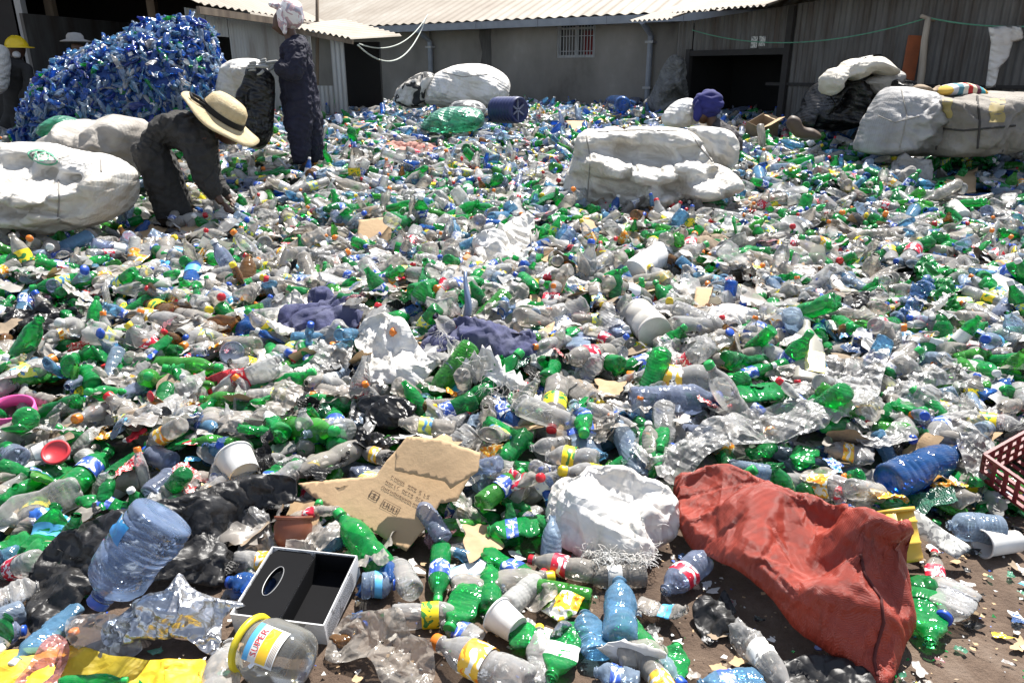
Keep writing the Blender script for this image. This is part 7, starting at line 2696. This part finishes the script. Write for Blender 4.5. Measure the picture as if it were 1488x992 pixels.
def scatter():
    rng = np.random.default_rng(42)
    items = []
    # (ylow, yhigh, per m2, layer)
    bands = [(1.45, 2.3, 85, 2), (1.85, 3.6, 95, 0), (1.85, 3.6, 90, 1), (3.6, 6.0, 85, 0), (3.6, 6.0, 80, 1), (6.0, 9.0, 50, 0), (6.0, 9.0, 62, 1), (9.0, 17.0, 48, 1)]
    for (a, b, dens, layer) in bands:
        area = .8 * (b * b - a * a) + .5 * (b - a)
        n = int(area * dens)
        x, y = sample_field(n, a, b, rng)
        keep = (y > front_edge(x) + rng.normal(0, .06, n)) if layer != 2 else ((y < front_edge(x)) & (x < 1.15) & ((x < .45) | (rng.random(n) < .3)))
        ground = layer == 2
        lay = 1 if ground else layer
        x, y = x[keep], y[keep]
        ex = excluded(x, y)
        azs = rng.uniform(0, 2 * math.pi, len(x))
        exe = excluded(x + .09 * np.cos(azs), y + .09 * np.sin(azs)) | excluded(x - .09 * np.cos(azs), y - .09 * np.sin(azs))
        z = H(x, y)
        clv = vnoise(np.stack([x * .8, y * .8, x * 0 + 3.3], 1), _clseed) if len(x) else []
        for i in range(len(x)):
            if (ex[i] or (exe[i] and y[i] < 4.2 and (layer == 1 or i % 2))) and layer >= 1: continue
            far = y[i] > 7
            r = rng.random()
            # colour mixture shifts to blue and white far back
            pblue = .13 if y[i] < 6 else (.22 if y[i] < 9 else .42)
            # clusters of green
            cl = .5 + .5 * float(clv[i])
            pgreen = (.15 + .32 * cl) if y[i] < 9 else .14
            if y[i] < 3: pgreen += .05
            if r < pgreen: col = rng.choice(['green', 'green', 'green', 'dark_green', 'lime'])
            elif r < pgreen + pblue: col = rng.choice(['blue', 'sky_blue', 'pale_blue', 'violet', 'pale_blue', 'sky_blue', 'pale_blue'])
            elif r < pgreen + pblue + .012: col = 'amber'
            elif r < pgreen + pblue + .045: col = 'milky'
            else: col = rng.choice(['clear', 'clear', 'dusty', 'clear', 'dusty'])
            kind = rng.choice(['soda', 'soda', 'water', 'smooth']) if COLNAME[col] != 'blue' else rng.choice(['water', 'smooth', 'water'])
            if COLNAME[col] == 'green': kind = rng.choice(['soda', 'soda', 'smooth'])
            var = int(rng.choice([0, 1, 2, 3, 4, 5, 6, 7], p=[.28, .30, .10, .09, .05, .04, .05, .09]))
            big = rng.random() < .26
            L = rng.uniform(.29, .35) if big else rng.uniform(.20, .27)
            R = (rng.uniform(.045, .053) if big else rng.uniform(.033, .040))
            if kind == 'smooth' and rng.random() < .15: L, R = .16, .045
            if y[i] < 2.6: L, R = L * .92, R * .95
            az = azs[i]
            el = rng.normal(0, .28 if layer else .4)
            if rng.random() < .06: el = rng.uniform(.6, 1.3)
            d = np.array([math.cos(az) * math.cos(el), math.sin(az) * math.cos(el), math.sin(el)])
            zz = z[i] + (rng.uniform(-.04, .0) if layer == 0 else rng.uniform(.01, .06)) + R * .5 + abs(d[2]) * L * .22
            if ground:
                d = np.array([math.cos(az), math.sin(az), .02])
                zz = R * .75
            if ex[i]: zz -= .05
            pc = rng.random()
            cap = None
            if pc < .5:
                cap = {'green': rng.choice(['green', 'green', 'white', 'green']), 'blue': rng.choice(['blue', 'blue', 'white']), 'brown': rng.choice(['yellow', 'red']), 'white': 'red'}.get(COLNAME[col]) or rng.choice(['orange', 'blue', 'yellow', 'red', 'green', 'white', 'orange'])
            lab = None
            if rng.random() < .42:
                lab = {'green': rng.choice(['blue', 'lemon', 'blue', 'white']), 'blue': rng.choice(['sky', 'white', 'blue'])}.get(COLNAME[col]) or rng.choice(['orange', 'yellow', 'red', 'white', 'blue', 'lemon'])
            items.append(dict(P=np.array([x[i], y[i], zz]), d=d, L=L, R=R, kind=str(kind), var=var, col=str(col), cap=None if cap is None else str(cap), lab=None if lab is None else str(lab), roll=float(rng.choice([0, rng.uniform(0, 6.28)])), layer=min(layer, 1)))
    return items


_clseed = 91


def in_frame(P, m=15):
    w = Vector((P[0], P[1], P[2] - CAMZ))
    dz = w.y * CP - w.z * SP
    if dz < .3: return False
    u = 744 + F * w.x / dz
    v = 496 - F * (w.y * SP + w.z * CP) / dz
    return -m < u < 1488 + m and -m < v < 992 + m


ALL = scatter()
individual, rest = [], []
want = {'green': 262, 'clear': 282, 'blue': 200, 'brown': 30, 'white': 30}
cand = {}
for it in ALL:
    if it['layer'] == 1 and in_frame(it['P']):
        cand.setdefault(COLNAME[it['col']], []).append(it)
    else:
        rest.append(it)
for k, lst in cand.items():
    lst.sort(key=lambda it: -(it['L'] * it['R']) / (it['P'][1] ** 2))
    individual += lst[:want.get(k, 0)]
    rest += lst[want.get(k, 0):]

STATE = {0: 'whole', 1: 'slightly dented', 2: 'crushed', 3: 'flattened', 4: 'bent', 5: 'twisted', 6: 'buckled', 7: 'squashed'}
REG = []


def register(o, attrs, noun, cat, group, x, y):
    REG.append((o, attrs, noun, cat, group, x, y))


for it in individual:
    near = it['P'][1] < 7.5
    d = Vector(it['d'])
    P0 = Vector(it['P']) - d * it['L'] / 2
    P1 = Vector(it['P']) + d * it['L'] / 2
    o = make_bottle(P0, P1, it['R'], it['kind'], it['var'], it['col'], it['cap'], it['lab'], it['roll'])
    cn = COLNAME[it['col']]
    size = 'large' if it['L'] > .28 else 'small'
    a = [size, STATE[it['var']], cn if it['col'] not in ('pale_blue', 'violet', 'dark_green', 'dusty') else {'pale_blue': 'pale blue', 'violet': 'violet blue', 'dark_green': 'dark green', 'dusty': 'dusty clear'}[it['col']], 'bottle']
    ex = []
    if it['lab']: ex.append({'sky': 'turquoise', 'lemon': 'lemon yellow'}.get(it['lab'], it['lab']) + ' label')
    if it['cap']: ex.append(it['cap'] + ' cap')
    register(o, ' '.join(a), ex, 'bottle', cn + ' bottles scattered over the heap', it['P'][0], it['P'][1])

for cn, lab in (('green', 'countless more green bottles filling the heap'), ('clear', 'countless more clear bottles filling the heap'), ('blue', 'countless more blue bottles filling the heap'), ('brown', 'more brown bottles deep in the heap'), ('white', 'more milky white bottles deep in the heap')):
    its = [it for it in rest if COLNAME[it['col']] == cn]
    for it in its: it['lod'] = 1 if it['P'][1] < 6.5 else 2
    bulk({'green': 'green_bottles_mass', 'clear': 'clear_bottles_mass', 'blue': 'blue_bottles_mass', 'brown': 'brown_bottles_mass', 'white': 'white_bottles_mass'}[cn], its, 1, lab, 'bottles')

# ------------------------------------------------------------------ scattered scraps: films, bags, paper, cardboard, rags, lids
def scrap_proto(seed, n=9, flat=False, amp=.35):
    rng = np.random.default_rng(seed)
    u = np.linspace(-1, 1, n)
    X, Y = np.meshgrid(u, u, indexing='ij')
    ang = np.arctan2(Y, X)
    rad = np.maximum(abs(X), abs(Y))
    k = 1 + .22 * np.sin(ang * 2 + rng.uniform(0, 6)) + .15 * np.sin(ang * 3 + rng.uniform(0, 6)) + .08 * np.sin(7 * ang + rng.uniform(0, 6))
    V = np.stack([X * k, Y * k * rng.uniform(.5, .9), X * 0], -1).reshape(-1, 3)
    q = V * 1.5 + seed * 3.7
    if flat:
        f = fbm(q * .5, seed, 2) * .15
        V[:, 2] += f + .1 * np.abs(V[:, 0] - rng.uniform(-.5, .5))
    else:
        V[:, 2] += amp * (fbm(q, seed, 3, ridge=True)) + .25 * vnoise(q * .5, seed + 3)
        V[:, 0] += .25 * vnoise(q + 9, seed + 5)
        V[:, 1] += .25 * vnoise(q + 19, seed + 6)
    Q = [(i * n + j, (i + 1) * n + j, (i + 1) * n + j + 1, i * n + j + 1) for i in range(n - 1) for j in range(n - 1)]
    return V, Q


SK = {
    'plastic_film': (['M_film_s', 'M_film_ds', 'M_film_s', 'M_white_sack2', 'M_film_ds'], False, (.05, .13), 'crumpled'),
    'cardboard_piece': (['M_card', 'M_card_old', 'M_card'], True, (.04, .09), 'torn'),
    'black_plastic_scrap': (['M_black_bag', 'M_black_tarp'], False, (.05, .11), 'crumpled'),
    'paper_scrap': (['M_paper', 'M_news', 'M_white_sack2'], True, (.02, .05), 'small'),
    'printed_wrapper': (['W1', 'W2', 'W3'], False, (.03, .06), 'crumpled'),
    'coloured_film': (['M_film_g', 'M_film_b', 'W4'], False, (.04, .08), 'crumpled'),
}
W1 = printed('wrap_orange', [(.8, .28, .02), (.85, .6, .05), (.7, .7, .65)], 3, .3)
W2 = printed('wrap_red', [(.55, .02, .04), (.7, .66, .62), (.6, .05, .05)], 3, .3)
W3 = printed('wrap_blue', [(.03, .1, .45), (.65, .7, .75), (.1, .4, .7)], 3, .3)
W4 = film('rosy_film', (.9, .6, .6), (.6, .25, .28), .5)
MATWORD = {'M_film_s': 'clear', 'M_film_ds': 'dusty see-through', 'M_film': 'clear', 'M_film_d': 'dusty see-through', 'M_white_sack2': 'white', 'M_card': 'tan', 'M_card_old': 'dirty brown', 'M_black_bag': 'glossy black', 'M_black_tarp': 'dull black', 'M_paper': 'white',
           'M_news': 'grey printed', 'W1': 'orange', 'W2': 'red', 'W3': 'blue', 'M_film_g': 'green', 'M_film_b': 'blue', 'W4': 'pink'}
NOUN = {'plastic_film': 'plastic film', 'cardboard_piece': 'cardboard piece', 'black_plastic_scrap': 'plastic scrap', 'paper_scrap': 'paper scrap', 'printed_wrapper': 'wrapper', 'coloured_film': 'film bag'}


def scatter_scraps():
    rng = np.random.default_rng(77)
    counts = {'plastic_film': (110, 1400), 'cardboard_piece': (42, 420), 'black_plastic_scrap': (34, 330), 'paper_scrap': (50, 600), 'printed_wrapper': (46, 420), 'coloured_film': (24, 240)}
    for kind, (n_ind, n_tot) in counts.items():
        mats, flat, (s0, s1), word = SK[kind]
        x, y = sample_field(n_tot, 2.0, 15.0, rng)
        # half of the tries close in
        h_ = n_tot // 2
        x[:h_], y[:h_] = sample_field(h_, 2.0, 5.5, rng)
        ok = (y > front_edge(x) - .1) & ~excluded(x, y)
        x, y = x[ok], y[ok]
        z = H(x, y)
        recs = []
        for i in range(len(x)):
            s = rng.uniform(s0, s1)
            recs.append((x[i], y[i], z[i] + rng.uniform(.02, .085), s, rng.uniform(0, 6.28), rng.normal(0, .35), rng.normal(0, .35), int(rng.integers(0, 6)), int(rng.integers(0, len(mats)))))
        gx, gy = rng.uniform(-1.3, 1.9, 110), rng.uniform(1.4, 2.5, 110)
        gk = (gy < front_edge(gx) + .1) & ~excluded(gx, gy)
        for a, b in zip(gx[gk], gy[gk]):
            recs.append((a, b, .014, rng.uniform(.006, .022), rng.uniform(0, 6.28), rng.normal(0, .12), rng.normal(0, .12), int(rng.integers(0, 6)), int(rng.integers(0, len(mats)))))
        recs.sort(key=lambda r: -r[3] / r[1])
        vis = [r for r in recs if in_frame(r[:3])]
        ind, rs_ = vis[:n_ind], vis[n_ind:] + [r for r in recs if not in_frame(r[:3])]
        cache = {}
        for r in ind:
            key = (r[7], r[8])
            if key not in cache:
                V, Q = scrap_proto(r[7] * 11 + len(kind), 17, flat)
                cache[key] = mesh_data(kind, V, Q, [globals()[mats[r[8]]]], smooth=not flat)
            o = bpy.data.objects.new(kind, cache[key])
            o.location = r[:3]
            o.scale = (r[3], r[3], r[3])
            o.rotation_euler = (r[5], r[6], r[4])
            link(o)
            register(o, '%s %s %s' % (word, MATWORD[mats[r[8]]], NOUN[kind]), [], NOUN[kind], NOUN[kind] + 's scattered over the heap', r[0], r[1])
        # the rest in one mesh
        VV, QQ, MI = [], [], []
        off = 0
        for r in rs_:
            V, Q = _scr(r[7] * 11 + len(kind), flat)
            R = np.array(Euler((r[5], r[6], r[4])).to_matrix())
            VV.append((V * r[3]) @ R.T + np.array(r[:3]))
            QQ.append(Q + off)
            MI.append(np.full(len(Q), r[8]))
            off += len(V)
        raw_mesh(kind + '_litter', np.concatenate(VV), np.concatenate(QQ), np.concatenate(MI), [globals()[m] for m in mats], 'countless smaller %ss strewn through the heap' % NOUN[kind], NOUN[kind] + 's', smooth=not flat)


_scrc = {}
def _scr(seed, flat):
    if (seed, flat) not in _scrc:
        V, Q = scrap_proto(seed, 8, flat)
        _scrc[(seed, flat)] = (V, np.array(Q))
    return _scrc[(seed, flat)]


scatter_scraps()


def scatter_caps():
    rng = np.random.default_rng(8)
    x, y = sample_field(220, 1.55, 4.6, rng)
    z = np.where(y < front_edge(x), .006, H(x, y) + .06)
    ex = excluded(x, y)
    cols = list(CAPC)
    k = 0
    for i in range(len(x)):
        if ex[i] or not in_frame((x[i], y[i], z[i])) or k > 85: continue
        k += 1
        c = cols[int(rng.choice([0, 1, 1, 2, 3, 4, 5, 1]))]
        key = ('loosecap', c)
        if key not in _mcache:
            mb = MB().lathe([(0, .0145), (.011, .0145), (.013, .012), (.013, .001)], 20, None, False, False)
            _mcache[key] = mesh_data('bottle_cap', mb.V, mb.F, [cap_mat(c)])
        o = bpy.data.objects.new('bottle_cap', _mcache[key])
        o.location = (x[i], y[i], z[i] + .008)
        o.rotation_euler = (rng.uniform(-.9, .9) * (0.2 if y[i] < front_edge(np.array([x[i]]))[0] else 1), rng.uniform(-.6, .6) * .4, rng.uniform(0, 6.28))
        link(o)
        register(o, 'loose %s bottle cap' % c, [], 'bottle cap', 'loose caps lying about', x[i], y[i])


scatter_caps()

# ------------------------------------------------------------------ labels that single each scattered thing out
def assign_labels():
    seen = {}
    for ph, lx, ly in LAND: seen.setdefault(ph, (lx, ly))
    lands = [(p, a, b) for p, (a, b) in seen.items()]
    LA = np.array([(a, b) for _, a, b in lands])
    groups = {}
    for rec in REG:
        o, attrs, ex, cat, group, x, y = rec
        dd = np.hypot((LA[:, 0] - x), (LA[:, 1] - y))
        k = int(np.argmin(dd))
        ph, lx, ly = lands[k]
        dx, dy = x - lx, y - ly
        if dd[k] < .22: rel = 'beside'
        elif abs(dy) >= abs(dx): rel = 'beyond' if dy > 0 else 'in front of'
        else: rel = 'left of' if dx < 0 else 'right of'
        base = attrs + ((' with ' + ' and '.join(ex)) if ex else '')
        groups.setdefault((base, rel, ph), []).append((dd[k], rec))
    ordw = ['closest', 'second', 'third', 'fourth', 'fifth', 'sixth', 'seventh', 'eighth', 'ninth', 'tenth', 'eleventh', 'twelfth']
    for (base, rel, ph), lst in groups.items():
        lst.sort(key=lambda t: t[0])
        for i, (_, (o, attrs, ex, cat, group, x, y)) in enumerate(lst):
            lab = '%s %s %s' % (base, rel, ph)
            if len(lst) > 1:
                if i == 0: lab = 'closest ' + lab
                elif i < len(ordw): lab = ordw[i] + ' closest ' + lab
            w = lab.split()
            if len(w) > 16:
                b2 = (attrs.replace('large ', '').replace('small ', '') + ' with ' + ex[0]) if ex else attrs
                lab2 = lab.replace(base, b2)
                lab = lab2 if len(lab2.split()) <= 16 else lab.replace(base, attrs)
            tag(o, lab, cat, group)


assign_labels()
